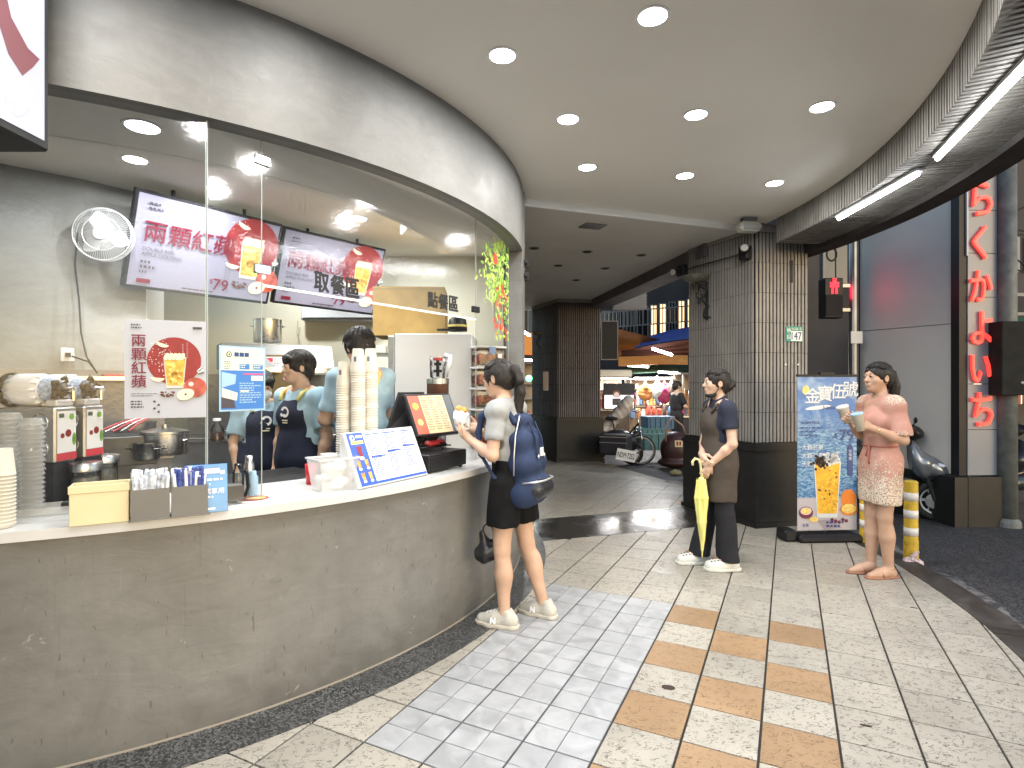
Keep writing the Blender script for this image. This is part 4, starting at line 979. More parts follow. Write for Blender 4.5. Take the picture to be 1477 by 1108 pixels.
t = thing('cap', 'black cap with a yellow band lying on the fridge', 'cap', at(660, 478, 4.95)); b = MB(); b.lathe([(.085, 0), (.085, .04), (.075, .10), (.05, .12), (.0001, .125)], M_black, 20); b.build('crown', parent=t, smooth=True); b = MB(); b.lathe([(.088, .035), (.086, .055)], mat('band_yellow', (.55, .45, .12), .6), 20); b.build('band', parent=t); b = MB(); b.prism([(-.08, -.06), (.0, -.08), (-.10, -.13), (-.17, -.1), (-.17, -.02), (-.08, .03)], .0, .012, M_black); b.build('brim', parent=t)
# shelf rack with small goods between fridge and worker
t = thing('kitchen_rack', 'dark rack of small kitchen goods left of the fridge', 'rack', at(575, 600, 6.0) * 1.0); t.location.z = .1; 
for z in (.6, 1.0, 1.35, 1.7): b = MB(); b.box(-.35, .3, -.2, .2, z, z + .02, M_steeld); b.build('shelf', parent=t)
for x, y in ((-.34, -.19), (.29, -.19), (-.34, .19), (.29, .19)): b = MB(); b.box(x, x + .02, y, y + .02, 0, 1.85, M_steeld); b.build('post', parent=t)
r = random.Random(5)
cols = [mat('pack_%d' % i, c, .5) for i, c in enumerate([(.5, .3, .1), (.7, .65, .5), (.3, .06, .03), (.08, .08, .1), (.6, .6, .6)])]
nm = ['small orange brown packet', 'cream carton', 'dark red tin', 'black jar', 'pale grey box']
for z, zn in ((.62, 'lowest'), (1.02, 'second'), (1.37, 'third'), (1.72, 'top')):
    for i in range(5):
        b = MB(); h = r.uniform(.08, .18); 
        if i in (2, 3): b.lathe([(.045, 0), (.05, .01), (.05, h - .03), (.035, h), (.035, h + .015), (.0001, h + .015)], cols[i], 14)
        else: b.box(-.05, .05, -.05, .05, 0, h, cols[i], bev=.006)
        o = b.build('kitchen_pack' if i not in (2, 3) else 'kitchen_tin'); o.location = (t.location.x - .28 + i * .125, t.location.y - .1, .1 + z + .001); tag(o, '%s on the %s shelf of the dark rack left of the fridge' % (nm[i], zn), 'food pack', 'goods on the kitchen rack')

# small ceiling camera and vents of the kitchen
q = G(592, 385, 3.0); t = thing('kitchen_vent', 'slatted white vent unit under the kitchen ceiling above the box', 'vent', (-.85, 5.2, 2.9), .5)
b = MB(); b.box(-.16, .16, -.1, .1, -.02, .1, M_wplas, bev=.01); b.build('housing', parent=t)
for i in range(7): b = MB(); b.bar((-.12 + i * .04, -.11, -.005), (-.12 + i * .04, -.11, .09), .012, .01, M_steeld, up=(0, 1, 0)); b.build('slat', parent=t)
for px, py, Y, lb in ((655, 372, 4.2, 'small white round sensor under the kitchen ceiling near the right pane'), (694, 338, 3.95, 'small round camera behind the top of the pane seam')):
    q = at(px, py, Y); t = thing('ceiling_sensor', lb, 'camera', (q.x, q.y + .3, 2.99)); b = MB(); b.lathe([(.05, 0), (.05, -.03), (.03, -.06), (.0001, -.065)], M_wplas, 18); b.build('dome', parent=t, smooth=True)

# fruit tubs
tub0 = None
M_tub = glassmat('tub_plastic', 1.3, (.88, .86, .86), .12, .2)
for k in range(5):
    z = .952 + k * .176; order = ['lowest', 'second from the bottom', 'middle', 'second from the top', 'topmost'][k]
    if tub0 is None:
        t = thing('fruit_tub', '', 'fruit tub', (-.235, 4.84, z), .5); b = MB()
        for i in range(2): b.lathe([], M_tub) if False else None
        b.box(-.13, .13, -.10, .10, .002, .145, M_tub, bev=.015); b.build('tub', parent=t); b = MB(); b.box(-.14, .14, -.11, .11, .146, .165, mat('tub_lid', (.72, .72, .70), .4), bev=.006); b.build('lid', parent=t)
        b = MB(); b.box(-.03, .03, -.118, -.11, .10, .16, mat('tub_clip', (.25, .35, .6), .5)); b.box(.05, .09, -.116, -.112, .04, .10, M_papw); b.build('clip', parent=t)
        rr = random.Random(2)
        for i in range(9): b = MB(); b.ell((0, 0, 0), (.038, .038, .035), M_apple, 12, 8); o = b.build('apple', parent=t, smooth=True); o.location = (-.083 + (i % 3) * .083, -.056 + (i // 3) * .056, .042 + .03 * rr.random())
        tub0 = t
    else: t = copy_tree(tub0, (-.235 + .004 * k, 4.84, z), .5 + .04 * (k % 2))
    t['label'] = 'clear tub of red apples, %s of the stack behind the customer' % order; t['group'] = 'stacked clear tubs of apples'

# juicer
t = thing('juicer', 'silver and black slow juicer with a clear hopper behind the till screen', 'juicer', (-.53, 4.02, .952))
b = MB(); b.lathe([(.085, 0), (.085, .05), (.06, .08), (.06, .42), (.07, .45), (.0001, .45)], M_steeld, 24); b.build('motor_base', parent=t, autos=40)
b = MB(); b.lathe([(.072, .452), (.078, .46), (.078, .55), (.0001, .55)], mat('juicer_bowl', (.10, .05, .03), .15, .2), 24); b.lathe([(.08, .55), (.08, .585), (.07, .59), (.0001, .59)], M_steel, 24); b.build('bowl', parent=t, autos=40)
b = MB(); b.lathe([(.05, .592), (.055, .60), (.06, .745)], M_clear, 22, caps=False); b.build('hopper', parent=t, smooth=True)
b = MB(); b.tube([(.05, 0, .6), (.08, 0, .70), (.085, 0, .745), (.05, 0, .75)], .02, M_wplas, 8); b.build('spout', parent=t, smooth=True)
b = MB(); b.cyl((0, 0, .6), (0, 0, .73), .012, m=M_black); b.box(-.03, .03, -.008, .008, .63, .65, M_black); b.box(-.025, .025, -.008, .008, .68, .70, M_black); b.cyl((0, 0, .715), (0, 0, .735), .035, m=M_red); b.build('auger', parent=t)

# till: cash drawer, screen, scanner
ud = Vector((.5, .865, 0)); bk = Vector((-.865, .5, 0)); rz0 = math.atan2(.865, .5)
g0 = G(619, 684, .952)
t = thing('cash_drawer', 'flat black cash drawer on the white counter under the till screen', 'cash drawer', g0, rz0); b = MB(); b.box(0, .40, .0, .40, .012, .115, M_black, bev=.006); b.build('case', parent=t); b = MB(); b.box(.012, .388, -.006, .0, .02, .10, M_black, bev=.003); b.build('drawer_front', parent=t)
for x, y in ((.03, .03), (.37, .03), (.03, .37), (.37, .37)): b = MB(); b.cyl((x, y, 0), (x, y, .012), .012, m=M_black, n=8); b.build('foot', parent=t)
A = at(604, 627, 3.52); B = at(664.5, 621, 3.80); Tl = at(585, 567, 3.60); u = (B - A).normalized(); vv = (Tl - A); v = (vv - u * vv.dot(u)).normalized(); wM = (B - A).length; hM = .265
t = thing('till_screen', 'black till screen showing a warm coloured order page, facing the customer', 'till', A)
n = u.cross(v); M = Matrix((u, v, n)).transposed().to_4x4(); b = MB(); b.box(-.015, wM + .015, -.015, hM + .015, -.035, 0, M_black, M, bev=.006); b.build('casing', parent=t)
pn = Pan((0, 0, 0), u, v); pn.rect(0, 0, wM, hM, mat('till_page', (.5, .36, .22), .3, emit=.35, ecol=(.6, .42, .25)), 1); pn.rect(0, 0, wM * .25, hM, mat('till_red', (.4, .08, .05), .3, emit=.25, ecol=(.5, .1, .06)), 2); pn.rect(wM * .82, 0, wM * .18, hM, mat('till_grey', (.06, .07, .08), .3), 2)
pn.circ(wM * .12, hM * .72, wM * .07, M_amber, 3); pn.circ(wM * .12, hM * .3, wM * .06, M_amber2, 3)
for k in range(3): pn.lines(wM * (.28 + k * .18), hM * .92, wM * .15, 14, hM * .064, mat('till_ink', (.12, .06, .03), .5), 3, .4, seed=k)
pn.mb.build('order_page', parent=t)
b = MB(); c = u * wM * .5 + v * .04 - n * .035; b.bar(c, (c.x - .06, c.y + .04, .952 + .115 - A.z + .02), .07, .05, M_black); b.box(-.12, .12, -.09, .09, 0, .02, M_black, Matrix.Translation((c.x - .08, c.y + .05, .952 + .116 - A.z))); b.build('stand', parent=t)
A2 = at(560, 620, 3.62); b = MB(); t = thing('rear_screen', 'black backside of the second till screen facing the staff', 'till', A2); b.add([(0, 0, 0), (.26, .12, 0), (.20, .2, .24), (.06, .08, .24), (-.02, .03, 0), (.24, .15, 0), (.18, .23, .24), (.04, .11, .24)], [(0, 1, 2, 3), (7, 6, 5, 4), (0, 4, 5, 1), (1, 5, 6, 2), (2, 6, 7, 3), (3, 7, 4, 0)], M_black); b.build('casing', parent=t)
b = MB(); b.box(.08, .2, .1, .2, A2.z * -1 + .952, .0, M_black); b.build('stand', parent=t)
cz = g0.z + .118; t = thing('barcode_scanner', 'red handheld scanner lying on the cash drawer', 'scanner', g0 + ud * .26 + bk * .16 + Vector((0, 0, .118)), rz0); b = MB(); b.box(-.09, .09, -.03, .03, .02, .06, M_red, bev=.015); b.build('body', parent=t); b = MB(); b.box(-.08, -.02, -.02, .02, .0, .025, M_black, bev=.006); b.build('cradle', parent=t)
b = MB(); r = random.Random(4)
for k in range(4): b.tube([g0 + ud * (.05 + .08 * i + .02 * r.random()) + bk * (.10 + .1 * r.random()) + Vector((0, 0, .125 + .05 * r.random())) for i in range(5)], .005, M_black, 6)
tag(b.build('till_cables', smooth=True), 'tangled black cables on the cash drawer', 'cable')

# lightbox menu on the counter
BL = G(522, 706, .955); BR = G(617, 685, .955); u = (BR - BL); wL = u.length; u.normalize(); v = (Vector((0, 0, .27)) + Vector((-.865, .5, 0)) * .12).normalized(); hL = .315; n = u.cross(v)
t = thing('menu_lightbox', 'slanted illuminated blue and white drinks menu standing on the counter', 'menu board', BL); M = Matrix((u, v, n)).transposed().to_4x4()
b = MB(); M2 = Matrix.Translation(v * .012 * 0 + Vector((0, 0, 0))); b.box(-.008, wL + .008, .004, hL, -.028, -.002, M_wplas, M, bev=.004)
p = [Vector((0, 0, 0)), v * hL * .96, Vector((v.x * hL * .96, v.y * hL * .96, .0)) + bk * .06]; 
b.add([p[0] - n * .02, p[1] - n * .03, p[2] - n * .0, p[0] - n * .02 + u * .03, p[1] - n * .03 + u * .03, p[2] + u * .03], [(0, 2, 1), (3, 4, 5), (0, 1, 4, 3), (1, 2, 5, 4), (0, 3, 5, 2)], M_wplas)
b.build('box_body', parent=t)
M_lb1 = mat('menu_lit_white', (.6, .62, .72), .3, emit=.42, ecol=(.58, .62, .80)); M_lb2 = mat('menu_lit_blue', (.03, .08, .38), .3, emit=.22, ecol=(.05, .13, .65))
pn = Pan((0, 0, 0), u, v); pn.rect(0.005, .012, wL - .01, hL - .02, M_lb1, 0); pn.rect(.005, .012, wL * .215, hL - .02, M_lb2, 1); pn.rect(.005, .012, wL - .01, .014, M_lb2, 2); pn.mb.build('lit_face', parent=t)
pn = Pan((0, 0, 0), u, v); pn.circ(wL * .07, hL * .885, .017, M_papw, 3); pn.circ(wL * .075, hL * .88, .008, M_lb2, 4); pn.rect(wL * .12, hL * .88, .045, .014, M_papw, 3); pn.rect(wL * .04, hL * .77, .085, .018, mat('menu_yellow', (.8, .75, .15), .4, emit=.2), 3)
for x, y, s in ((.12, .64, 1.4), (.06, .42, 1.), (.165, .42, 1.), (.07, .2, 1.), (.165, .2, 1.)):
    pn.poly([(wL * x - .009 * s, hL * y - .02 * s), (wL * x + .009 * s, hL * y - .02 * s), (wL * x + .013 * s, hL * y + .02 * s), (wL * x - .013 * s, hL * y + .02 * s)], M_redc if s > 1 else M_amber, 3); pn.circ(wL * x, hL * y - .028 * s, .012 * s, M_papw, 4, ry=.007 * s)
for c_, (x, segs) in enumerate(((.25, 23), (.50, 23), (.75, 21))):
    pn.lines(wL * x, hL * .88, wL * .17, segs, hL * .033, M_nvy, 3, .42, seed=30 + c_); pn.lines(wL * (x + .19), hL * .85, wL * .03, segs - 2, hL * .033, M_nvy, 3, .42, seed=50 + c_)
    pn.rect(wL * x, hL * .915, wL * .2, .006, M_lb2, 3); pn.rect(wL * x, hL * (.5 + .06 * c_), wL * .2, .008, M_lb2, 3)
pn.mb.build('menu_print', parent=t)

# cup stacks
M_hold2 = mat('cup_print_grey', (.16, .17, .22), .6)
M_cup = mat('paper_cup', (.60, .57, .49), .55, nz=.03, nscale=10); M_cupr = mat('cup_rim', (.70, .67, .60), .4)
def cup_stack(px, pyt, Y, label):
    base = G(px, 0, .95); x = (px - 738.5) / FOC * Y; zt = 1.5 + (554 - pyt) / FOC * Y; H = zt - .952; t = thing('cup_stack', label, 'cup stack', (x, Y, .952), 0, 'tall stacks of paper cups')
    b = MB(); r0, r1, h = .046, .032, .145; b.lathe([(r0, H - h), (r0 * .985, H - h + .012), (r1, H - .004), (r1 - .004, H), (.0001, H - .003)], M_cup, 24); o = b.build('cup', parent=t, autos=40)
    b = MB(); z = H - h - .0145; rr = random.Random(int(px))
    while z > 0:
        j = rr.uniform(-.001, .001); b.lathe([(r0 - .004, z + .0145), (r0 - .003, z + .005), (r0 + j, z + .004), (r0 + j + .0015, z + .001), (r0 - .001 + j, z)], M_cup if int(z * 1000) % 3 else M_cupr, 18); z -= .0145
    b.build('nested_cups', parent=t, kind='stuff', autos=50)
    pn = MB(); zz = H - .08
    for i in range(3): a = -1.9 + (px - 500) * .005; M = Matrix.Rotation(a + .07 * i, 4, 'Z'); pn.box(.0395, .0402, -.008, .008, zz, zz + .03, M_hold2, M) if i == 1 else None
    if pn.v: pn.build('cup_mark', parent=t)
    return t
cup_stack(496, 522, 3.42, 'shorter tall stack of cream paper cups, leftmost on the counter')
cup_stack(516.5, 503, 3.40, 'middle tall stack of cream paper cups in front of the worker turned away')
cup_stack(534.5, 503, 3.46, 'rightmost tall stack of cream paper cups behind the lit menu')

# tub with bags
q = G(480, 706, .952); t = thing('plastic_tub', 'clear plastic tub full of white plastic bags on the counter', 'tub', q, .75); M_frost = mat('frosted_plastic', (.70, .71, .71), .3, alpha=.45)
b = MB(); b.add([(-.085, -.06, 0), (.085, -.06, 0), (.085, .06, 0), (-.085, .06, 0), (-.105, -.08, .165), (.105, -.08, .165), (.105, .08, .165), (-.105, .08, .165)], [(0, 3, 2, 1), (0, 1, 5, 4), (1, 2, 6, 5), (2, 3, 7, 6), (3, 0, 4, 7)], M_frost); b.build('tub_wall', parent=t)
b = MB()
for a_, c_ in (((-.108, -.083), (.108, -.083)), ((.108, -.083), (.108, .083)), ((.108, .083), (-.108, .083)), ((-.108, .083), (-.108, -.083))): b.bar((*a_, .165), (*c_, .165), .010, .008, M_wplas)
b.build('rim', parent=t)
fb = Field((-.1, -.075, .003), (.1, .075, .17), .004); rr = random.Random(3)
for i in range(16): fb.el((rr.uniform(-.06, .06), rr.uniform(-.035, .035), rr.uniform(.03, .13)), (rr.uniform(.02, .04), rr.uniform(.015, .03), rr.uniform(.015, .03)), k=.008)
fb.noise(.003, 120, 3); o = fb.mesh('plastic_bags', mat('plastic_bag', (.74, .74, .73), .3, nz=.05, nscale=40), None); o.location = q; o.rotation_euler = (0, 0, .75); tag(o, 'crumpled white plastic bags lying in the clear tub', 'bags')
t = thing('red_cup', 'red plastic cup behind the tub of bags', 'cup', G(449, 698, .952)); b = MB(); b.lathe([(.026, 0), (.034, .11), (.031, .11), (.024, .004), (.0001, .004)], mat('red_plastic', (.5, .02, .03), .35), 20); b.build('body', parent=t, smooth=True); b = MB(); b.tube([(0, 0, .01), (-.02, 0, .15)], .004, M_blue, 6); b.build('straw', parent=t)
t = thing('paper_cup', 'small white paper cup behind the tub of bags', 'cup', G(474, 694, .952)); t.location = (*P(474, 0, 3.2)[:2], .952); b = MB(); b.lathe([(.035, 0), (.045, .15), (.047, .152), (.043, .152), (.033, .004), (.0001, .004)], M_cup, 20); b.build('body', parent=t, smooth=True); b = MB(); b.box(-.02, .02, -.046, -.042, .06, .11, M_ink, bev=.001); b.build('print_mark', parent=t)

# cream box, napkin and straw holder, blue sign, others on the left
q = G(146, 752.5, .952); M_crm = mat('cream_plastic', (.66, .58, .36), .4, nz=.04, nscale=6)
t = thing('cream_bin', 'open cream plastic box at the counter edge', 'box', q, .52); b = MB(); w, d_, h = .095, .05, .155; th = .005
b.box(-w, w, -d_, -d_ + th, 0, h, M_crm, bev=.002); b.box(-w, w, d_ - th, d_, 0, h, M_crm, bev=.002); b.box(-w, -w + th, -d_ + th, d_ - th, 0, h, M_crm); b.box(w - th, w, -d_ + th, d_ - th, 0, h, M_crm); b.box(-w + th, w - th, -d_ + th, d_ - th, 0, .005, M_crm); b.build('box_body', parent=t)
b = MB(); b.box(-w - .003, w + .003, -d_ - .003, -d_ - .0005, h - .03, h, M_crm, bev=.001); b.build('rim', parent=t)
q = G(246, 744, .952); M_hold = mat('grey_holder', (.155, .15, .14), .5, nz=.06, nscale=10); rzh = .55
t = thing('straw_holder', 'dark grey two compartment holder on the counter below the poster', 'holder', q, rzh); w = .135
b = MB()
for x0, x1 in ((-w, -.003), (.003, w)):
    b.box(x0, x1, -.05, -.045, 0, .125, M_hold); b.box(x0, x1, .045, .05, 0, .125, M_hold); b.box(x0, x0 + .005, -.045, .045, 0, .125, M_hold); b.box(x1 - .005, x1, -.045, .045, 0, .125, M_hold)
b.box(-w - .008, w + .008, -.058, .055, -.0, .004, M_hold); b.build('compartments', parent=t)
M_st = mat('straw_paper', (.55, .60, .72), .5, nz=.5, nscale=60); M_st2 = mat('straw_blue', (.06, .09, .32), .5, nz=.7, nscale=70)
for nm_, x0, m, lb in (('straws', -.07, M_st, 'bundle of pale wrapped straws standing in the left compartment'), ('straws', .065, M_st2, 'bundle of dark blue wrapped straws standing in the right compartment')):
    b = MB(); rr = random.Random(int(x0 * 1000))
    for i in range(150):
        x = rr.uniform(-.058, .058); y = rr.uniform(-.035, .035); top = rr.uniform(.155, .20); b.cyl((x * .85, y * .85, .01), (x * 1.05 + rr.uniform(-.006, .006), y * 1.1 + rr.uniform(-.008, .008), top), .0075, .006, (m, M_papw, m)[i % 3], 6)
    o = b.build(nm_, kind='stuff'); o.location = q + Vector((x0 * math.cos(rzh), x0 * math.sin(rzh), 0)); o.rotation_euler = (0, 0, rzh); tag(o, lb, 'straws')
q = G(299, 740, .952); M_sg = mat('acrylic_blue', (.07, .25, .50), .25, nz=.15, nscale=8)
us = Vector((.86, .51, 0)); vs_ = Vector((-.1, .16, 1)).normalized(); t = thing('counter_sign', 'small blue acrylic sign with white characters leaning on the straw holder', 'sign', q); W_, H_ = .158, .205
M = Matrix((us, vs_, us.cross(vs_))).transposed().to_4x4(); b = MB(); b.box(-W_ / 2, W_ / 2, 0, H_, -.004, 0, M_sg, M, bev=.0015); b.build('panel', parent=t); us_ = us
pn = Pan((0, 0, 0), us, vs_)
pn.rect(-.05, .165, .10, .022, mat('pale_pink', (.55, .5, .6), .4), 1); pn.rect(-.07, .16, .016, .016, M_papw, 1); pn.rect(.052, .16, .016, .016, M_papw, 1); pn.lines(-.062, .135, .124, 1, .02, M_papw, 2, .4, seed=2); pn.lines(-.04, .115, .08, 1, .02, M_papw, 2, .4, seed=3); pn.text('定點或享用', -.062, .078, .024, M_papw, 2, bold=.01); pn.lines(-.035, .062, .07, 1, .02, M_papw, 2, .4, seed=5); pn.rect(-.03, .012, .06, .008, M_papw, 2); pn.mb.build('lettering', parent=t)
t = thing('jug', 'dark container with a black handle right of the blue sign', 'container', G(338, 722, .952), .6); b = MB(); b.box(-.035, .035, -.04, .04, 0, .075, M_hold, bev=.004); b.build('body', parent=t); b = MB(); b.tube([(.045, 0, .01), (.06, 0, .06), (.055, 0, .12), (.04, 0, .14)], .008, M_black, 8); b.build('handle', parent=t)
for i, (dx, dy, hh, m, lb) in enumerate([(-.03, .1, .16, M_clear, 'clear cylinder of wooden sticks behind the dark container'), (.03, .12, .12, M_lblue, 'pale blue bottle behind the dark container'), (-.01, .17, .19, M_steel, 'steel shaker behind the dark container')]):
    q2 = G(338, 722, .952) + Vector((dx, dy, 0)); b = MB(); b.lathe([(.022, 0), (.026, .01), (.026, hh * .75), (.018, hh * .85), (.018, hh), (.0001, hh)], m, 16); o = b.build('counter_bottle' if i else 'stick_holder', smooth=True); o.location = q2; tag(o, lb, 'bottle')
q2 = G(366, 721, .952); t = thing('cake_card', 'round card printed with a red and yellow snack lying on the counter', 'card', q2, .5); b = MB(); b.cyl((0, 0, 0), (0, 0, .006), .075, m=M_papw, n=28); b.build('card', parent=t); pn = Pan((0, 0, .006), (1, 0, 0), (0, 1, 0)); pn.circ(0, 0, .068, M_redc, 1); pn.circ(.01, 0, .045, M_amber2, 2, ry=.03); pn.mb.build('print', parent=t)
# clear lids
def lids(px, py, pyt, Y, rad, label, m=None):
    q = P(px, 0, Y); z0 = .952; zt = 1.5 + (554 - pyt) / FOC * Y; t = thing('lid_stack', label, 'lid stack', (q.x, q.y, z0), 0, 'stacks of clear plastic lids'); z = .002; b = MB(); rr = random.Random(int(px)); Htot = zt - z0
    while z < Htot - .03:
        j = rr.uniform(-.002, .002); b.lathe([(rad * .82 + j, z + .026), (rad * .90 + j, z + .012), (rad + j, z + .006), (rad + .003 + j, z)], m or M_lid, 20); z += .0195
    b.build('nested_lids', parent=t, kind='stuff', smooth=True); b = MB(); b.lathe([(rad + .003, z), (rad, z + .006), (rad * .9, z + .014), (rad * .82, z + .03), (.0001, z + .03)], m or M_lid, 20); b.build('top_lid', parent=t, smooth=True); return t
M_lid = mat('lid_plastic', (.80, .82, .82), .08, alpha=.34, spec=1.)
lids(45, 730, 607, 2.42, .048, 'right stack of clear plastic cup lids at the left end of the counter')
lids(14, 730, 600, 2.50, .048, 'left stack of clear plastic cup lids at the left end of the counter')
t = thing('cup_stack', 'cream paper cups stacked at the lower left edge, cut by the frame', 'cup stack', (*P(2, 0, 2.16)[:2], .952), 0); b = MB(); 
for i in range(14): b.lathe([(.040, i * .0145), (.043, i * .0145 + .011), (.0445, i * .0145 + .012), (.043, i * .0145 + .0145)], M_cup, 20)
b.build('nested_cups', parent=t, kind='stuff', autos=50); b = MB(); b.lathe([(.0445, .2), (.043, .204), (.034, .30), (.0001, .302)], M_cup, 20); b.build('cup', parent=t, autos=50)
t = thing('clear_tray', 'shallow clear plastic tray on the counter beside the lids', 'tray', G(72, 742, .952) + Vector((-.02, .05, 0)), .5); b = MB(); b.box(-.13, .10, -.06, .07, 0, .004, M_lid); b.box(-.13, .10, -.064, -.06, 0, .03, M_lid); b.box(-.13, .10, .07, .074, 0, .03, M_lid); b.box(.10, .104, -.06, .07, 0, .03, M_lid); b.build('tray_body', parent=t)
b = MB(); b.box(.02, .09, .0, .05, .005, .035, M_blackm, bev=.003); b.build('black_cloth', parent=t)
# steel canisters with lids
for (px, py, Y, lb) in ((123, 712, 2.72, 'clear canister with a steel lid, the nearest beside the cream box'), (150, 700, 3.0, 'clear canister with a steel lid, the further one behind the cream box'), (104, 716, 2.95, 'clear canister standing at the left of the two steel lidded ones')):
    q = P(px, py, Y); t = thing('canister', lb, 'canister', (q.x, q.y, .952), 0, 'canisters with steel lids'); b = MB(); b.lathe([(.06, 0), (.062, .01), (.062, .13)], M_clear, 22, caps=False); b.build('container', parent=t, smooth=True); b = MB(); b.lathe([(.056, .003), (.056, .10), (.0001, .10)], mat('canister_fill', (.30, .29, .26), .4, .3, nz=.4, nscale=30), 22); b.build('contents', parent=t); b = MB(); b.lathe([(.07, .131), (.07, .165), (.066, .172), (.0001, .172)], M_steel, 26); b.build('lid', parent=t, autos=40)
b = MB(); b.arc(CS, 2.2, 2.719, .88, .945, R(-100), R(-38), M_stone_dark, 40); b.arc(CS, 2.25, 2.68, .1, .879, R(-100), R(-38), M_steeld, 40); tag(b.build('inner_worktop'), 'dark lower worktop behind the white counter on the left', 'worktop')
# drink dispensers
M_msteel = mat('machine_steel', (.42, .42, .41), .32, .7, nz=.12, nscale=7)
M_tank = mat('white_tank', (.78, .80, .84), .2, nz=.08, nscale=9)
for k, (Y, lb) in enumerate(((2.665, 'nearest silver drink machine with a white drum and black taps'), (2.845, 'further silver drink machine with a white drum and black taps'))):
    t = thing('drink_machine', lb, 'drink machine', (-2.11, Y, .952), 0, 'silver drink machines at the left')
    b = MB(); b.box(-.34, -.01, -.062, .062, .0, .18, M_blackm); b.build('base', parent=t); b = MB(); b.box(-.34, 0, -.066, .066, .181, .44, M_msteel, bev=.008); b.build('body', parent=t)
    for zz in (.25, .37): b = MB(); b.tube([(-.07 + .038 * math.cos(a), -.0675, zz + .038 * math.sin(a)) for a in np.linspace(0, 2 * PI, 21)], .003, M_chrome, 5); b.build('pressed_ring', parent=t)
    b = MB(); b.lathe([(.045, -.25), (.07, -.24), (.078, -.20), (.076, -.12), (.06, -.09), (.0001, -.088)], M_tank, 26, M=Matrix.Translation((0, 0, .52)) @ Matrix.Rotation(PI / 2, 4, 'Y')); b.build('drum', parent=t, smooth=True)
    b = MB(); 
    for i in range(12): a = i * PI / 6; b.cyl((-.238, .066 * math.cos(a), .52 + .066 * math.sin(a)), (-.095, .068 * math.cos(a), .52 + .068 * math.sin(a)), .011, .009, M_tank, 6)
    b.build('drum_rib', parent=t, smooth=True, kind='stuff')
    b = MB(); b.cyl((-.262, 0, .52), (-.245, 0, .52), .082, m=M_black); b.build('drum_cap', parent=t)
    b = MB(); b.cyl((-.088, 0, .52), (-.045, 0, .52), .060, .050, mat('collar_blue', (.35, .45, .62), .3, nz=.6, nscale=70)); b.build('collar', parent=t)
    b = MB(); b.cyl((-.045, 0, .52), (-.01, 0, .52), .032, m=M_black)
    for i in range(5): a = i * 2 * PI / 5 + .3 * k; b.tube([(-.03, .02 * math.cos(a), .52 + .02 * math.sin(a)), (-.02, .05 * math.cos(a - .3), .52 + .05 * math.sin(a - .3)), (-.02, .066 * math.cos(a), .52 + .066 * math.sin(a)), (-.02, .05 * math.cos(a + .3), .52 + .05 * math.sin(a + .3))], .009, M_black, 7)
    b.build('tap_wheel', parent=t, smooth=True)
    b = MB(); b.cyl((-.01, 0, .52), (.045, 0, .52), .010, m=M_chrome); b.cyl((.035, 0, .525), (.035, 0, .47), .010, m=M_chrome); b.cyl((.02, -.025, .53), (.02, .025, .53), .006, m=M_chrome); b.build('tap', parent=t)
    b = MB(); b.box(-.06, -.005, -.05, .05, .442, .475, M_wplas, bev=.006); b.build('housing_top', parent=t)
    pn = Pan((.0015, -.056, .225), (0, 1, 0), (0, 0, 1)); pn.rect(0, 0, .112, .195, M_papw, 1); pn.rect(-.004, -.036, .12, .034, mat('strip_red', (.6, .06, .08), .4), 1); pn.circ(.03, .08, .012, M_redc, 2); pn.circ(.065, .09, .018, M_redc, 2); pn.rect(.01, .165, .03, .02, M_lv, 2); pn.circ(.085, .168, .015, M_green, 2); pn.circ(.10, .06, .012, M_green, 2, ry=.03); pn.mb.build('picture_label', parent=t)
t = thing('steel_grater', 'open steel box with cutlery on the left work table', 'container', at(168, 652, 3.5) * 1.0, .7); t.location.z = 1.0; b = MB(); b.box(-.20, .20, -.13, .13, -.0, .18, mat('bin_dark', (.09, .09, .085), .4, .4, nz=.3, nscale=5), bev=.006); b.box(-.18, .18, -.11, .11, .1801, .184, M_blackm); b.build('bin', parent=t)
for i in range(5): b = MB(); b.tube([(-.1 + .04 * i, -.02, .205), (0 + .03 * i, .02, .25), (.10 + .02 * i, .05, .28)], .006, M_steel if i % 2 else M_red, 6); b.build('cutlery', parent=t)
# ================= pillar fittings =================
pf = lambda px, py, Y: P(px, py, Y)
# left face of near pillar runs P1[0] -> P1[3]; right face P1[0] -> P1[1]
A_ = Vector(P1[0]); Lf = (Vector(P1[3]) - A_).normalized(); Rf = (Vector(P1[1]) - A_).normalized(); nl = Vector((-Lf.y, Lf.x)); nl = nl if nl.y < 0 else -nl; nr_ = Vector((Rf.y, -Rf.x))
def on_line(px, a, u):
    k = (px - 738.5) / FOC; t = (k * a.y - a.x) / (u.x - k * u.y); return a + u * t
def onL(px, py, out=.015): p = on_line(px, A_, Lf); z = 1.5 + (554 - py) / FOC * p.y; p = p + nl * out; return Vector((p.x, p.y, z))
def onR(px, py, out=.015): p = on_line(px, A_, Rf); z = 1.5 + (554 - py) / FOC * p.y; p = p + nr_ * out; return Vector((p.x, p.y, z))
rl = math.atan2(-Lf.y, -Lf.x); rr_ = math.atan2(Rf.y, Rf.x)
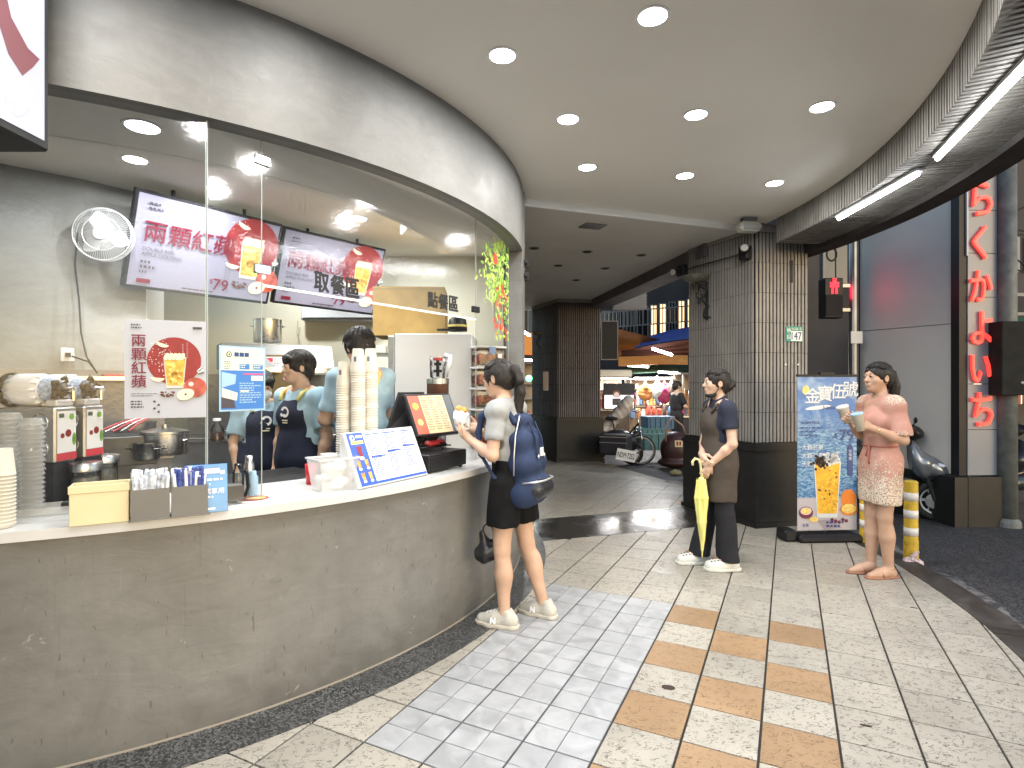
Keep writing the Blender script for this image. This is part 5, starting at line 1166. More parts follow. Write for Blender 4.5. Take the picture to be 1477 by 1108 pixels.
# house number plate
q = onR(1132, 493, .018); t = thing('house_number_plate', 'green and white house number plate 147 on the near ribbed pillar', 'sign', q); M_pg = mat('plate_green', (.01, .22, .17), .4); M_pw = mat('plate_white', (.75, .78, .76), .4)
pl_w = .205; pl_h = .165; b = MB(); M = Matrix((Vector((Rf.x, Rf.y, 0)), Vector((0, 0, 1)), Vector((nr_.x, nr_.y, 0)))).transposed().to_4x4(); b.box(0, pl_w, 0, pl_h, -.004, .004, M_pg, M, bev=.002); b.build('plate', parent=t)
pn = Pan(Vector((nr_.x, nr_.y, 0)) * .0045, (Rf.x, Rf.y, 0), (0, 0, 1)); pn.rect(.058, .008, .14, .105, M_pw, 1); pn.text('147', .065, .02, .085, M_nvy, 3, bold=.025, w=.125); pn.text('中', .01, .095, .05, M_pw, 1, bold=.02); pn.text('山', .01, .03, .05, M_pw, 1, bold=.02); pn.text('中山路一段', .07, .122, .03, M_pw, 1, w=.12); pn.mb.build('lettering', parent=t)
# small paper note and dark slot
q = onL(1031, 560, .017); t = tag(None or MB().box(-.07, .07, -.001, .001, -.08, .08, mat('paper_note', (.5, .42, .42), .6)).build('paper_note'), 'small pinkish paper stuck on the pillar behind the apron woman', 'note'); t.location = q; t.rotation_euler = (0, 0, rl)
q = onR(1140, 392, .013); o = MB().box(-.02, .02, -.002, .004, -.12, .12, M_blackm).build('missing_tile_slot'); o.location = q; o.rotation_euler = (0, 0, rr_); tag(o, 'dark narrow slot where a rib tile is missing above the number plate', 'slot')
for px in (1131, 1149):
    o = MB().box(-.008, .008, -.012, 0, -.008, .008, M_white).build('wall_plug'); o.location = onR(px, 526, .016); o.rotation_euler = (0, 0, rr_); tag(o, 'small white wall plug on the pillar, %s of a pair under the number plate' % ('left' if px < 1140 else 'right'), 'plug')
# sconce
q = onL(1022, 405, .0); t = thing('wall_sconce', 'old grey bowl sconce on a curled iron bracket on the pillar', 'lamp', q, rl); M_pat = mat('patina', (.15, .16, .13), .6, .4, nz=.3, nscale=20)
b = MB(); b.lathe([(.0001, -.03), (.07, -.025), (.13, 0), (.16, .035), (.165, .04), (.15, .042), (.0001, .01)], M_pat, 24, c=(0, -.19, 0)); b.build('bowl', parent=t, autos=40)
b = MB()
for s in (-1, 1):
    b.tube([(s * .02 + s * .05 * math.sin(i * .5), -.14 + .13 * (i / 14) + .04 * math.sin(i * .9), -.05 - .028 * i) for i in range(15)], .008, M_blackm, 6); b.tube([(s * .05 * math.cos(i * .6), -.09 + .05 * math.sin(i * .6), -.15 - .01 * i) for i in range(12)], .006, M_blackm, 6)
b.bar((0, -.03, -.02), (0, -.02, -.46), .02, .02, M_blackm); b.bar((0, -.19, -.03), (0, -.03, -.12), .016, .016, M_blackm); b.build('iron_bracket', parent=t)
# twin spot bar
qa = onL(989, 391, .06); qb = onL(1080, 366, .06); t = thing('spotlight_bar', 'thin bar with two small spotlights across the top of the ribbed pillar', 'spotlight', (qa + qb) / 2)
c = (qa + qb) / 2; b = MB(); b.cyl(qa - c, qb - c, .009, m=M_blackm, n=8); b.build('bar', parent=t)
for q, d in ((qa, Vector((-.12, -.06, -.03))), (qb, Vector((-.04, -.10, .03)))):
    p = q - c; b = MB(); b.box(-.06, .06, -.03, .05, -.07, .07, M_black, Matrix.Translation(p) @ Matrix.Rotation(rl, 4, 'Z'), bev=.008); o = b.build('mount', parent=t); b = MB(); b.cyl(p, p + d, .035, .045, M_black, 16); b.build('spot_head', parent=t); b = MB(); b.cyl(p + d, p + d * 1.12, .038, m=mat('lens', (.6, .6, .6), .1, .2), n=16); b.build('lens', parent=t)
# emergency light under ceiling
q = P(1080, 327, 5.75); t = thing('emergency_light', 'white boxy speaker lamp fixed under the ceiling at the pillar corner', 'ceiling fixture', q, .1)
b = MB(); b.box(-.115, .115, -.07, .08, -.055, .045, mat('ivory_plastic', (.55, .54, .48), .4), bev=.03); b.build('housing', parent=t); b = MB(); b.box(-.09, .09, -.078, -.069, -.04, .01, mat('grey_grille', (.33, .33, .31), .5), bev=.006); b.build('front_grille', parent=t); b = MB(); b.box(-.07, .07, -.03, .04, .045, 3.2 - q.z - .002, M_steeld); b.build('mount', parent=t)
for k in (-1, 1): b = MB(); b.cyl((k * .05, 0, .05), (k * .05, 0, .075), .03, m=M_blackm); b.build('knob', parent=t)

# ================= banner stand =================
bl = G(1166, 781, .0); t = thing('roll_up_banner', 'blue roll-up banner of a mango drink in front of the near pillar', 'banner', (3.02, 5.40, 0), .05)
BW = .585; BH = 1.58
b = MB(); b.box(-.32, .30, -.10, .10, 0, .07, M_black, bev=.02); b.box(-.44, -.31, -.05, .12, .0, .11, M_black, bev=.02); b.build('base', parent=t)
b = MB(); b.cyl((0, .05, .05), (0, .05, BH), .012, m=M_steeld, n=8); b.build('pole', parent=t)
b = MB(); b.box(-BW / 2 - .008, BW / 2 + .008, -.012, .012, BH - .01, BH + .012, M_black, bev=.004); b.box(-.07, .07, -.015, .03, BH + .005, BH + .035, M_black, bev=.004); b.build('top_rail', parent=t)
def banner_mat():
    n = NT('banner_print'); s = n.N.new('ShaderNodeSeparateXYZ'); n.L.new(n.tc.outputs['Object'], s.inputs[0]); z = s.outputs[2]
    w = n.noise(13, 4, vec=n.mapping((1, 1, 3.0)), dist=2.2); top = n.noise(4, 3, dist=.5)
    sea = n.mix(n.mapr(w, .42, .62), (.02, .12, .33), (.24, .42, .56)); sky = n.mix(n.mapr(top, .45, .7), (.03, .15, .42), (.32, .46, .60))
    c = n.mix(n.mapr(z, .98, 1.25), sea, sky); c = n.mix(n.mapr(z, .40, .42), (.46, .43, .46), c)
    return n.out(c, .35)
b = MB(); b.add([(-BW / 2, -.004, .10), (BW / 2, -.004, .10), (BW / 2, -.004, BH), (-BW / 2, -.004, BH), (-BW / 2, .0, .10), (BW / 2, .0, .10), (BW / 2, 0, BH), (-BW / 2, 0, BH)], [(0, 1, 2, 3), (7, 6, 5, 4), (0, 3, 7, 4), (1, 5, 6, 2)], banner_mat()); b.build('sheet', parent=t)
pn = Pan((-BW / 2, -.005, 0), (1, 0, 0), (0, 0, 1)); x = BW
M_bw = mat('banner_white', (.66, .68, .71), .4); M_bn = mat('banner_navy', (.015, .05, .20), .4)
for i, ch in enumerate('金寶伍號'): pn.text(ch, x * (.12 + .215 * i), 1.315 + .022 * i, .145, M_bw, 3, bold=.025)
pn.circ(x * .14, 1.44, .035, M_amber2, 2, ry=.045); pn.circ(x * .35, 1.275, .13, M_bw, 1, ry=.018, rot=.12); pn.text('Jumbo No.5', x * .42, 1.245, .05, M_bn, 3, w=x * .40)
pn.text('Jumbo No.5', x * .05, 1.11, .04, M_bn, 3, bold=.02, w=x * .32); pn.lines(x * .05, 1.075, x * .38, 3, .035, M_bn, 3, .35, seed=2)
pn.text('珍', x * .70, 1.165, .075, M_bn, 3, bold=.03); pn.text('珠', x * .84, 1.165, .075, M_bn, 3, bold=.03); pn.text('$', x * .62, .98, .06, M_bn, 3, bold=.02); pn.text('79', x * .71, .945, .14, M_bn, 3, bold=.04)
for k in range(3): pn.text('大顆芒果', x * .07, .87 - k * .08, .05, M_bw, 2)
cxx = x * .50; gy0, gy1 = .22, .76; M_mango = mat('mango', (.78, .42, .03), .35, nz=.25, nscale=25); M_mango2 = mat('mango_light', (.82, .56, .10), .35)
pn.poly([(cxx - .10, gy0), (cxx + .10, gy0), (cxx + .135, gy1), (cxx - .135, gy1)], mat('banner_glass', (.62, .66, .66), .3), 4)
pn.poly([(cxx - .092, gy0 + .04), (cxx + .092, gy0 + .04), (cxx + .122, gy1 - .02), (cxx - .122, gy1 - .02)], M_mango, 5)
r = random.Random(8)
for i in range(46): pn.circ(cxx + r.uniform(-.095, .095), gy0 + .07 + r.random() * .42, r.uniform(.006, .02), (M_mango2, M_brn, M_mango2, mat('mango_deep', (.72, .24, .02), .35))[i % 4], 6, ry=r.uniform(.004, .012), n=7, rot=r.uniform(0, 3))
for i in range(40): pn.circ(cxx - .075 + r.gauss(0, .04), gy1 + .0 + r.gauss(0, .028), .014, M_blackm if i % 4 else M_brn, 7, n=8)
for i in range(34): pn.circ(cxx + .045 + r.gauss(0, .04), gy1 + .03 + r.gauss(0, .03), .022, M_bw if i % 3 else mat('foam', (.62, .62, .6), .5), 7, n=7, ry=.013, rot=r.uniform(0, 3))
M_or = mat('orange_slice', (.72, .20, .02), .4)
pn.circ(x * .86, .40, .075, M_or, 3, ry=.09); pn.circ(x * .86, .30, .085, M_or, 5, ry=.06); pn.circ(x * .86, .305, .07, M_amber2, 6, ry=.045)
M_pas = mat('passion', (.14, .02, .06), .4)
pn.circ(x * .14, .27, .07, M_pas, 4, ry=.058); pn.circ(x * .14, .285, .055, M_pink, 5, ry=.036); pn.circ(x * .14, .285, .043, M_amber2, 6, ry=.026); pn.circ(x * .27, .205, .045, M_amber2, 5, ry=.025); pn.poly([(x * .33, .20), (x * .55, .20), (x * .75, .02 + .10), (x * .45, .105)], mat('banner_shadow', (.32, .27, .30), .5), 2)
for i in range(5): pn.circ(x * (.58 + .06 * i), .20 - .012 * (i % 3), .017, M_pas, 5, n=9)
pn.poly([(x * .84, .62), (x * .93, .62), (x * .93, .90), (x * .885, .93), (x * .84, .90)], M_bn, 4); pn.vtext('珍珠茶', x * .858, .84, .032, M_bw, 6)
pn.text('金寶', x * .08, .135, .03, M_bn, 4); pn.lines(x * .48, .165, x * .42, 2, .035, M_bn, 4, .55, seed=7)
pn.mb.build('printed_picture', parent=t)

# ================= street right side =================
ZR = -.05
def bollard(x, y, h, label, bag=False):
    t = thing('bollard', label, 'bollard', (x, y, ZR), 0, 'yellow and white bollards on the kerb'); r0 = .052
    ye = mat('bollard_yellow', (.62, .42, .04), .45, nz=.2, nscale=14); wh = mat('bollard_white', (.72, .71, .68), .4, nz=.1, nscale=14)
    b = MB(); b.lathe([(r0, .0), (r0, h - .01), (r0 - .01, h), (.0001, h)], ye, 22); b.build('post', parent=t, autos=40)
    for z in (h - .17, h - .32, h - .47):
        if z > .05: b = MB(); b.lathe([(r0 + .0015, z), (r0 + .0015, z + .07)], wh, 22); b.build('reflective_band', parent=t, smooth=True)
    b = MB()
    for i in range(9): b.lathe([(r0 + .004, h - .52 - i * .018), (r0 + .004, h - .52 - i * .018 + .007)], ye, 22)
    b.build('ribbed_collar', parent=t, smooth=True) if not bag or True else None
    b = MB(); b.lathe([(.10, 0), (.10, .012), (.06, .03)], M_blackm, 22); b.build('foot', parent=t); return t
bollard(3.43, 4.84, .72, 'yellow and white bollard beside the pink dress woman, a plastic bag at its foot')
bollard(3.37, 5.36, .66, 'yellow bollard mostly hidden behind the pink dress woman and the banner')
fb = Field((-.10, -.10, -.0), (.10, .10, .16), .005); fb.el((0, 0, .02), (.085, .06, .035), k=.01); fb.rc((-.04, -.02, .03), (.01, -.055, .12), .03, .012, k=.02); fb.el((-.06, -.03, .03), (.035, .03, .03), k=.01); fb.noise(.006, 90, 2)
o = fb.mesh('plastic_bag', mat('pink_plastic', (.62, .48, .50), .25, nz=.3, nscale=30), None); o.location = (3.41, 4.80, ZR + .01); tag(o, 'crumpled pale pink plastic bag at the foot of the near bollard', 'bag')

# grey hoarding wall with dark base and sign column
wa = Vector((4.43, 7.2)); wb = Vector((4.94, 6.2)); M_hoard = mat('hoarding_grey', (.50, .48, .455), .55, nz=.06, nscale=1.5, bump=.1, bscale=20)
t = thing('hoarding', 'large plain grey side wall of panels catching red light at its left', 'wall', (wa.x, wa.y, ZR)); u = wb - wa; L = u.length; rz = math.atan2(u.y, u.x)
zs = 1.5 + (554 - 466) / FOC * 6.2
for z0, z1 in ((.55, zs - ZR - .004), (zs - ZR + .004, 4.6)):
    for k in range(1): b = MB(); b.box(0, L, 0, .12, z0, z1, M_hoard, Matrix.Rotation(rz, 4, 'Z')); b.build('panel', parent=t)
b = MB(); b.box(-.03, .02, -.02, .10, .5, 4.6, M_black, Matrix.Rotation(rz, 4, 'Z')); b.box(L - .03, L + .03, -.02, .10, .5, 4.6, M_black, Matrix.Rotation(rz, 4, 'Z')); b.build('edge_trim', parent=t)
b = MB(); b.box(-.2, L + .10, -.06, .4, 0, .55, M_stone_dark, Matrix.Rotation(rz, 4, 'Z')); b.build('base', parent=t)
t = thing('sign_column', 'tall grey panel column with glowing red Japanese characters down its front', 'sign', (4.98, 6.15, ZR)); 
ang = .05; u = Vector((math.cos(ang), math.sin(ang), 0)); n = Vector((math.sin(ang), -math.cos(ang), 0)); M = Matrix.Rotation(ang, 4, 'Z'); cw = .335
M_colp = mat('column_panel', (.20, .225, .265), .35, .0, nz=.08, nscale=2); 
zseams = [.55, 1.05, 1.55, 2.02, 2.5, 2.98, 3.45, 4.6]
for a_, c_ in zip(zseams[:-1], zseams[1:]): b = MB(); b.box(0, cw, 0, .1, a_ + .003, c_ - .003, M_colp, M); b.build('panel', parent=t)
b = MB(); b.box(-.09, -.005, .01, .12, .55, 4.6, M_black, M); b.box(cw + .004, cw + .06, .01, .2, .55, 4.6, M_black, M); b.box(-.02, -.002, -.01, .01, 2.95, 4.6, mat('pale_trim', (.45, .5, .56), .4), M); b.build('edge_trim', parent=t)
b = MB(); b.box(-.2, cw + .06, -.06, .5, 0, .54, M_stone_dark, M); b.build('base', parent=t)
M_neon = mat('neon_red', (.6, .02, .015), .4, emit=.85, ecol=(1., .06, .045)); M_neon2 = mat('neon_side', (.5, .02, .02), .4, emit=.8, ecol=(.9, .03, .02))
for ch, (x0, x1, y0, y1) in zip('らくかよいち', ((1402, 1429, 261, 311), (1402, 1421, 325, 374), (1399, 1429, 390, 435), (1400, 1429, 449, 497), (1400, 1427, 512, 552), (1401, 1430, 566, 615))):
    pn = Pan(n * .022, u, (0, 0, 1)); z0 = 1.5 + (554 - y1) / FOC * 6.13 - ZR; hgt = (y1 - y0) / FOC * 6.13; w = (x1 - x0 + 3) / FOC * 6.13; xo = (x0 - 738.5) / FOC * 6.13 - 4.98
    pn.text(ch, xo, z0, hgt, M_neon, 1, bold=.014, w=w, ext=.03); o = pn.mb.build('neon_character', parent=t)
# red LED pedestrian signal, pole, dark equipment between pillar and hoarding
t = thing('pedestrian_signal', 'red lit pedestrian signal on a dark pole between pillar and hoarding', 'traffic signal', P(1203, 416, 6.9)); M_led = mat('red_led', (.8, .02, .03), .5, emit=2.5, ecol=(1., .02, .04))
b = MB(); b.box(-.115, .115, 0, .15, -.36, .13, M_black, bev=.01); b.build('housing', parent=t); b = MB(); b.box(-.10, .10, -.008, 0, -.34, -.08, mat('dark_lens', (.015, .015, .018), .6, spec=.15)); b.build('dark_lens', parent=t)
b = MB(); r = random.Random(3)
for i in range(9):
    for j in range(12):
        xx = -.064 + i * .016; zz = -.06 + j * .016; d = abs(xx) / .05
        if (j > 8 and abs(xx) < .03) or (4 < j <= 8 and abs(xx) < .06) or (j <= 4 and .01 < abs(xx) < .045): b.box(xx - .0055, xx + .0055, -.012, -.006, zz - .0055, zz + .0055, M_led)
b.build('red_figure', parent=t, kind='stuff')
l = bpy.data.lights.new('signal_glow', 'AREA'); l.shape = 'SQUARE'; l.size = .15; l.energy = .55; l.color = (1, .02, .05); lo = bpy.data.objects.new('signal_glow', l); COL.objects.link(lo); lo.parent = t; lo.location = (.16, .02, -.02); lo.rotation_euler = (R(90), 0, R(-84))
q = P(1231, 700, 7.0); t = thing('signal_pole', 'dark steel pole holding the pedestrian signal', 'pole', (q.x, q.y, ZR)); b = MB(); b.cyl((0, 0, 0), (0, 0, 4.5), .055, m=M_steeld, n=14); b.build('shaft', parent=t); b = MB(); b.box(-.26, .0, -.02, .02, 2.75, 2.79, M_steeld); b.box(-.26, .0, -.02, .02, 2.45, 2.49, M_steeld); b.build('arm', parent=t); b = MB(); b.tube([(-.3 + .06 * math.cos(i * .4), -.05, 3.15 + .08 * math.sin(i * .4)) for i in range(17)], .012, M_black, 6); b.build('loop', parent=t); b = MB(); b.box(-.07, .07, -.07, -.05, 2.05, 2.2, M_wplas); b.box(-.4, -.25, -.06, .04, 2.72, 2.85, M_black, bev=.01); b.build('small_box', parent=t)
# utility pole with dark cabinet at the right
q = P(1452, 752, 6.15); t = thing('utility_pole', 'thick grey street pole with a dark metal cabinet fixed to it', 'pole', (q.x, q.y, ZR)); M_pole = mat('pole_grey', (.13, .14, .135), .55, nz=.3, nscale=9, bump=.2, bscale=40)
b = MB(); b.cyl((0, 0, 0), (0, 0, 4.5), .095, .085, M_pole, 20); b.build('shaft', parent=t, smooth=True); b = MB(); b.lathe([(.13, 0), (.125, .05), (.10, .09)], M_pole, 20); b.build('foot', parent=t)
b = MB(); b.box(-.19, .22, -.16, .10, 1.43, 2.22, mat('cabinet_dark', (.020, .021, .021), .7, spec=.1, nz=.2, nscale=8), bev=.008); b.build('cabinet', parent=t)
b = MB(); r = random.Random(9)
for i in range(14): xx = r.uniform(.02, .12); zz = r.uniform(1.52, 1.68); s = r.uniform(.006, .02); b.box(xx - s, xx + s, -.1625, -.1608, zz - s * .6, zz + s * .6, mat('torn_paper', (.45, .46, .44), .7))
b.build('torn_sticker', parent=t)
# ================= scooter =================
def wheel(r0, wdt, parent, name='wheel', rimc=None, spokes=5, loc=(0, 0, 0), thin=False):
    """axis along local Y"""
    b = MB(); RX = Matrix.Translation(loc) @ Matrix.Rotation(PI / 2, 4, 'X')
    tw = wdt / 2; prof = [(r0 - tw * 1.3, -tw * .8), (r0 - tw * .5, -tw), (r0, -tw * .5), (r0, tw * .5), (r0 - tw * .5, tw), (r0 - tw * 1.3, tw * .8), (r0 - tw * 1.3, -tw * .8)]
    b.lathe(prof, mat('tyre', (.018, .018, .018), .75, bump=.2, bscale=80), 36, M=RX, caps=False); w_ = b.build(name, parent=parent, smooth=True)
    b = MB(); ri = r0 - tw * 1.3; b.lathe([(ri, -tw * .6), (ri * .90, -tw * .55), (ri * .88, tw * .55), (ri, tw * .6)], rimc or M_chrome, 36, M=RX, caps=False)
    if not thin:
        for k in range(spokes):
            a = 2 * PI * k / spokes; b.bar(Vector(loc) + Vector((.03 * math.cos(a), 0, .03 * math.sin(a))), Vector(loc) + Vector((ri * .9 * math.cos(a), 0, ri * .9 * math.sin(a))), .03, .025, rimc or M_chrome, up=(0, 1, 0))
        b.cyl(Vector(loc) + Vector((0, -tw, 0)), Vector(loc) + Vector((0, tw, 0)), .035, m=rimc or M_chrome, n=14)
    else:
        for k in range(12):
            a = 2 * PI * k / 12; b.cyl(Vector(loc) + Vector((0, .012 * (-1) ** k, 0)), Vector(loc) + Vector((ri * .95 * math.cos(a), 0, ri * .95 * math.sin(a))), .0013, m=M_steel, n=4)
        b.cyl(Vector(loc) + Vector((0, -.03, 0)), Vector(loc) + Vector((0, .03, 0)), .018, m=M_steel, n=10)
    b.build('rim', parent=w_); return w_
def scooter(label, loc, rz, paint, paint2, group='parked scooters'):
    """front toward local +X"""
    t = thing('scooter', label, 'scooter', loc, rz, group)
    wheel(.225, .11, t, 'front_wheel', mat('rim_silver', (.55, .55, .56), .3, .2), 6, (.62, 0, .225)); wheel(.225, .12, t, 'rear_wheel', M_steeld, 6, (-.60, 0, .225))
    b = MB(); b.cyl((.62, 0, .225), (.62, 0, .225), .1, m=M_steeld) if False else None
    b.cyl((.60, -.065, .225), (.60, -.055, .225), .085, m=M_steel, n=24); b.build('brake_disc', parent=t)
    f = Field((.40, -.12, .33), (.90, .12, .52), .008)                       # front mudguard
    for i in range(10): a = R(20 + i * 16); f.rc((.62 + .25 * math.cos(a), -.035, .225 + .25 * math.sin(a)), (.62 + .25 * math.cos(a), .035, .225 + .25 * math.sin(a)), .022, k=.03)
    f.mesh('front_mudguard', paint2, t)
    b = MB(); 
    for s in (-1, 1): b.cyl((.61, s * .07, .23), (.50, s * .07, .60), .02, .025, M_blackm, 10)
    b.cyl((.50, 0, .5), (.40, 0, .95), .03, m=M_blackm); b.build('front_fork', parent=t)
    f = Field((-.10, -.26, .30), (.78, .26, 1.16), .009)                     # leg shield and beak
    f.el((.42, 0, .70), (.11, .22, .27), np.array(Matrix.Rotation(-.42, 3, 'Y')), k=.04); f.el((.56, 0, .62), (.21, .16, .11), np.array(Matrix.Rotation(.55, 3, 'Y')), k=.05); f.rc((.50, -.14, .66), (.50, .14, .66), .06, k=.04); f.el((.30, 0, .74), (.12, .24, .26), k=.02, op='sub'); f.rc((.62, 0, .52), (.72, 0, .47), .05, .02, k=.04)
    f.mesh('front_shield', paint, t)
    b = MB()
    for s in (-1, 1): b.ell((.60, s * .105, .635), (.10, .03, .032), mat('head_lens', (.55, .6, .65), .08, spec=.9), 14, 8); 
    b.build('headlight', parent=t)
    f = Field((.22, -.30, .90), (.60, .30, 1.22), .009); f.el((.40, 0, 1.0), (.12, .16, .08), np.array(Matrix.Rotation(.4, 3, 'Y')), k=.03); f.rc((.38, -.18, 1.03), (.38, .18, 1.03), .03, k=.04); f.mesh('handlebar_cover', M_black, t)
    b = MB(); b.tube([(.38, -.16, 1.03), (.36, -.28, 1.05), (.30, -.37, 1.04)], .018, M_blackm, 8); b.tube([(.38, .16, 1.03), (.36, .28, 1.05), (.30, .37, 1.04)], .018, M_blackm, 8); b.build('handle_grips', parent=t, smooth=True)
    for s in (-1, 1):
        b = MB(); b.tube([(.36, s * .26, 1.05), (.39, s * .31, 1.13)], .007, M_black, 6); b.ell((.39, s * .34, 1.15), (.018, .06, .035), M_black); b.build('mirror', parent=t, smooth=True)
    f = Field((-.95, -.24, .22), (.42, .24, .92), .012); f.rc((.36, 0, .36), (-.10, 0, .36), .10, .13, k=.05); f.el((-.42, 0, .56), (.44, .17, .17), np.array(Matrix.Rotation(-.12, 3, 'Y')), k=.06); f.rc((-.5, 0, .4), (-.75, 0, .62), .13, .07, k=.05); f.cut((0, 0, .27), (0, 0, -1), .01)
    f.mesh('body', paint, t)
    f = Field((-.90, -.20, .66), (.12, .20, .92), .012); f.rc((-.02, 0, .74), (-.42, 0, .78), .10, .13, k=.04); f.rc((-.42, 0, .80), (-.72, 0, .83), .11, .07, k=.03); f.cut((0, 0, .70), (0, 0, -1), .01); f.mesh('seat', mat('scooter_seat', (.015, .015, .015), .5), t)
    b = MB(); b.tube([(-.50, -.15, .30), (-.80, -.17, .40)], .05, M_steeld, 12, .06); b.build('exhaust', parent=t, smooth=True)
    b = MB(); b.box(-.88, -.84, -.06, .06, .62, .66, M_red); b.build('tail_light', parent=t); b = MB(); b.box(-.92, -.91, -.10, .10, .38, .54, M_papw); b.build('number_plate', parent=t)
    return t
M_sblue = mat('scooter_blue_grey', (.20, .225, .26), .22, .5, rvar=.08, nscale=5); M_sdark = mat('scooter_dark', (.03, .032, .036), .25, .3)
w0 = G(1354, 752, ZR); ang = R(-28); scooter('blue grey scooter parked behind the pink dress woman, its front wheel showing', (w0.x - .62 * math.cos(ang), w0.y - .62 * math.sin(ang) + .05, ZR), ang, M_sblue, M_sdark)
scooter('dark scooter half hidden behind the utility pole at the right edge', (6.35, 6.9, ZR), R(-160), M_sdark, M_sdark)

# ================= night street behind =================
M_dwall = mat('night_wall', (.06, .055, .055), .8, nz=.3, nscale=.8); M_dwall2 = mat('night_wall_brown', (.09, .065, .05), .8, nz=.3, nscale=.7)
M_wlit = mat('lit_window', (.9, .6, .3), .5, emit=1.6, ecol=(1., .62, .30)); M_wlit2 = mat('lit_window_white', (.9, .85, .7), .5, emit=2.2, ecol=(1., .9, .68)); M_wdk = mat('dark_window', (.01, .012, .016), .15)
M_frame = mat('window_frame_grey', (.22, .22, .22), .5)
def building(name, label, x0, x1, y0, y1, h, m, wins, depth_face='y'):
    """box building, windows on its near face: list of (xa, xb, za, zb, lit)"""
    t = thing(name, label, 'building', ((x0 + x1) / 2, y0, ZR)); cx = (x0 + x1) / 2
    b = MB(); b.box(x0 - cx, x1 - cx, 0, y1 - y0, 0, h, m); b.build('walls', parent=t)
    b = MB(); b.box(x0 - cx - .1, x1 - cx + .1, -.12, y1 - y0, h + .001, h + .25, m); b.build('parapet', parent=t)
    for (xa, xb, za, zb, lit) in wins:
        b = MB(); w = .05; X0, X1, Z0, Z1 = xa - cx, xb - cx, za - ZR, zb - ZR
        b.box(X0, X1, -.06, -.002, Z0, Z0 + w, M_frame); b.box(X0, X1, -.06, -.002, Z1 - w, Z1, M_frame); b.box(X0, X0 + w, -.06, -.002, Z0 + w, Z1 - w, M_frame); b.box(X1 - w, X1, -.06, -.002, Z0 + w, Z1 - w, M_frame); b.box((X0 + X1) / 2 - .02, (X0 + X1) / 2 + .02, -.055, -.002, Z0 + w, Z1 - w, M_frame)
        f_ = b.build('window', parent=t); b = MB(); b.box(X0 + w, X1 - w, -.03, -.003, Z0 + w, Z1 - w, lit); b.build('pane', parent=f_)
    return t
def px2x(px, Y): return (px - 738.5) / FOC * Y
def pz(py, Y): return 1.5 + (554 - py) / FOC * Y
Yb = 24.
w = []
for i, (a, c, lit) in enumerate(((868, 880, M_wdk), (884, 899, M_wdk), (903, 915, M_wdk), (918, 935, M_wdk), (937, 948, M_wlit), (950, 961, M_wlit), (964, 974, M_wdk), (977, 988, M_wlit), (990, 1004, M_wlit))):
    zt_ = pz(452 - i * 2.2, Yb); w.append((px2x(a, Yb), px2x(c, Yb), zt_ - 1.25, zt_ + .1, lit))
building('apartment_house', 'old apartment house behind the alley stalls with some warm lit windows', 1.5, 12, Yb, 32, 11, M_dwall, w)
t = thing('window_railing', 'thin metal railing along the apartment windows above the stalls', 'railing', (5.5, Yb - .8, 0)); b = MB(); 
za, zb2 = pz(487, Yb - .8), pz(470, Yb - .8)
for i in range(34): xx = -2. + i * .16; b.bar((xx, 0, pz(474 - (i) * .45, Yb - .8)), (xx, 0, pz(452 - i * .45, Yb - .8)), .03, .03, M_steeld); 
b.bar((-2, 0, pz(474, Yb - .8)), (3.4, 0, pz(459, Yb - .8)), .05, .05, M_frame); b.bar((-2, 0, pz(452, Yb - .8)), (3.4, 0, pz(437, Yb - .8)), .05, .05, M_frame); b.build('bars', parent=t, kind='stuff')
building('left_alley_house', 'dark house front far left behind the alley seen past the shop', -6, 1.3, 22, 30, 12, M_dwall2, [(.6, 1.2, 3.2, 4.4, M_wdk)])
building('corner_building', 'dark corner building at the right with one bright window', 8.6, 20, 10.4, 20, 9, M_dwall, [(px2x(1446, 10.4), px2x(1467, 10.4), pz(393, 10.4), pz(343, 10.4), M_wlit2), (px2x(1478, 10.4), px2x(1500, 10.4), pz(393, 10.4), pz(343, 10.4), M_wdk)])
building('street_house', 'dark building glimpsed between the near pillar and the grey hoarding', 6.25, 9.2, 12., 14, 9, M_dwall, [(6.6, 7.2, 3.6, 4.6, M_wdk), (7.6, 8.3, 3.6, 4.6, M_wdk)])
building('tall_house', 'tall dark house further back at the right edge', 20.5, 34, 18, 30, 15, M_dwall2, [(21.5, 23, 4, 6, M_wlit), (25, 27, 4, 6, M_wdk)])
# AC box of corner building and awning
q = P(1462, 440, 9.9); t = thing('outdoor_unit', 'grey outdoor air conditioner box on the corner building', 'air conditioner', q); b = MB(); b.box(-.28, .4, -.1, .3, -.2, .2, M_frame, bev=.01); b.build('casing', parent=t); b = MB(); b.box(-.22, .34, -.104, -.1, -.14, .14, M_blackm); b.build('grille', parent=t)
q = P(1460, 468, 9.6); b = MB(); b.add([(-.6, 0, .12), (1.8, 0, .12), (1.8, -.9, -.15), (-.6, -.9, -.15), (-.6, -.9, -.3), (1.8, -.9, -.3)], [(0, 1, 2, 3), (3, 2, 5, 4)], mat('green_awning', (.02, .12, .05), .7)); o = b.build('awning'); o.location = q; tag(o, 'dark green awning at the foot of the corner building', 'awning')
t = thing('lit_shopfront', 'small lit shop opening behind the utility pole', 'shop front', (8.9, 9.9, ZR)); b = MB(); b.box(-.7, 2.2, 0, .1, 1.2, 2.2, mat('shop_glow', (.9, .7, .5), .5, emit=1.2, ecol=(1., .75, .5))); b.build('lit_window', parent=t); b = MB(); r = random.Random(6)
for i in range(12): xx = -.6 + i * .22; b.box(xx, xx + .12, -.1, -.01, 1.2, 1.35 + .5 * r.random(), cols[i % 5])
b.build('goods', parent=t, kind='stuff')
b = MB(); r = random.Random(2)
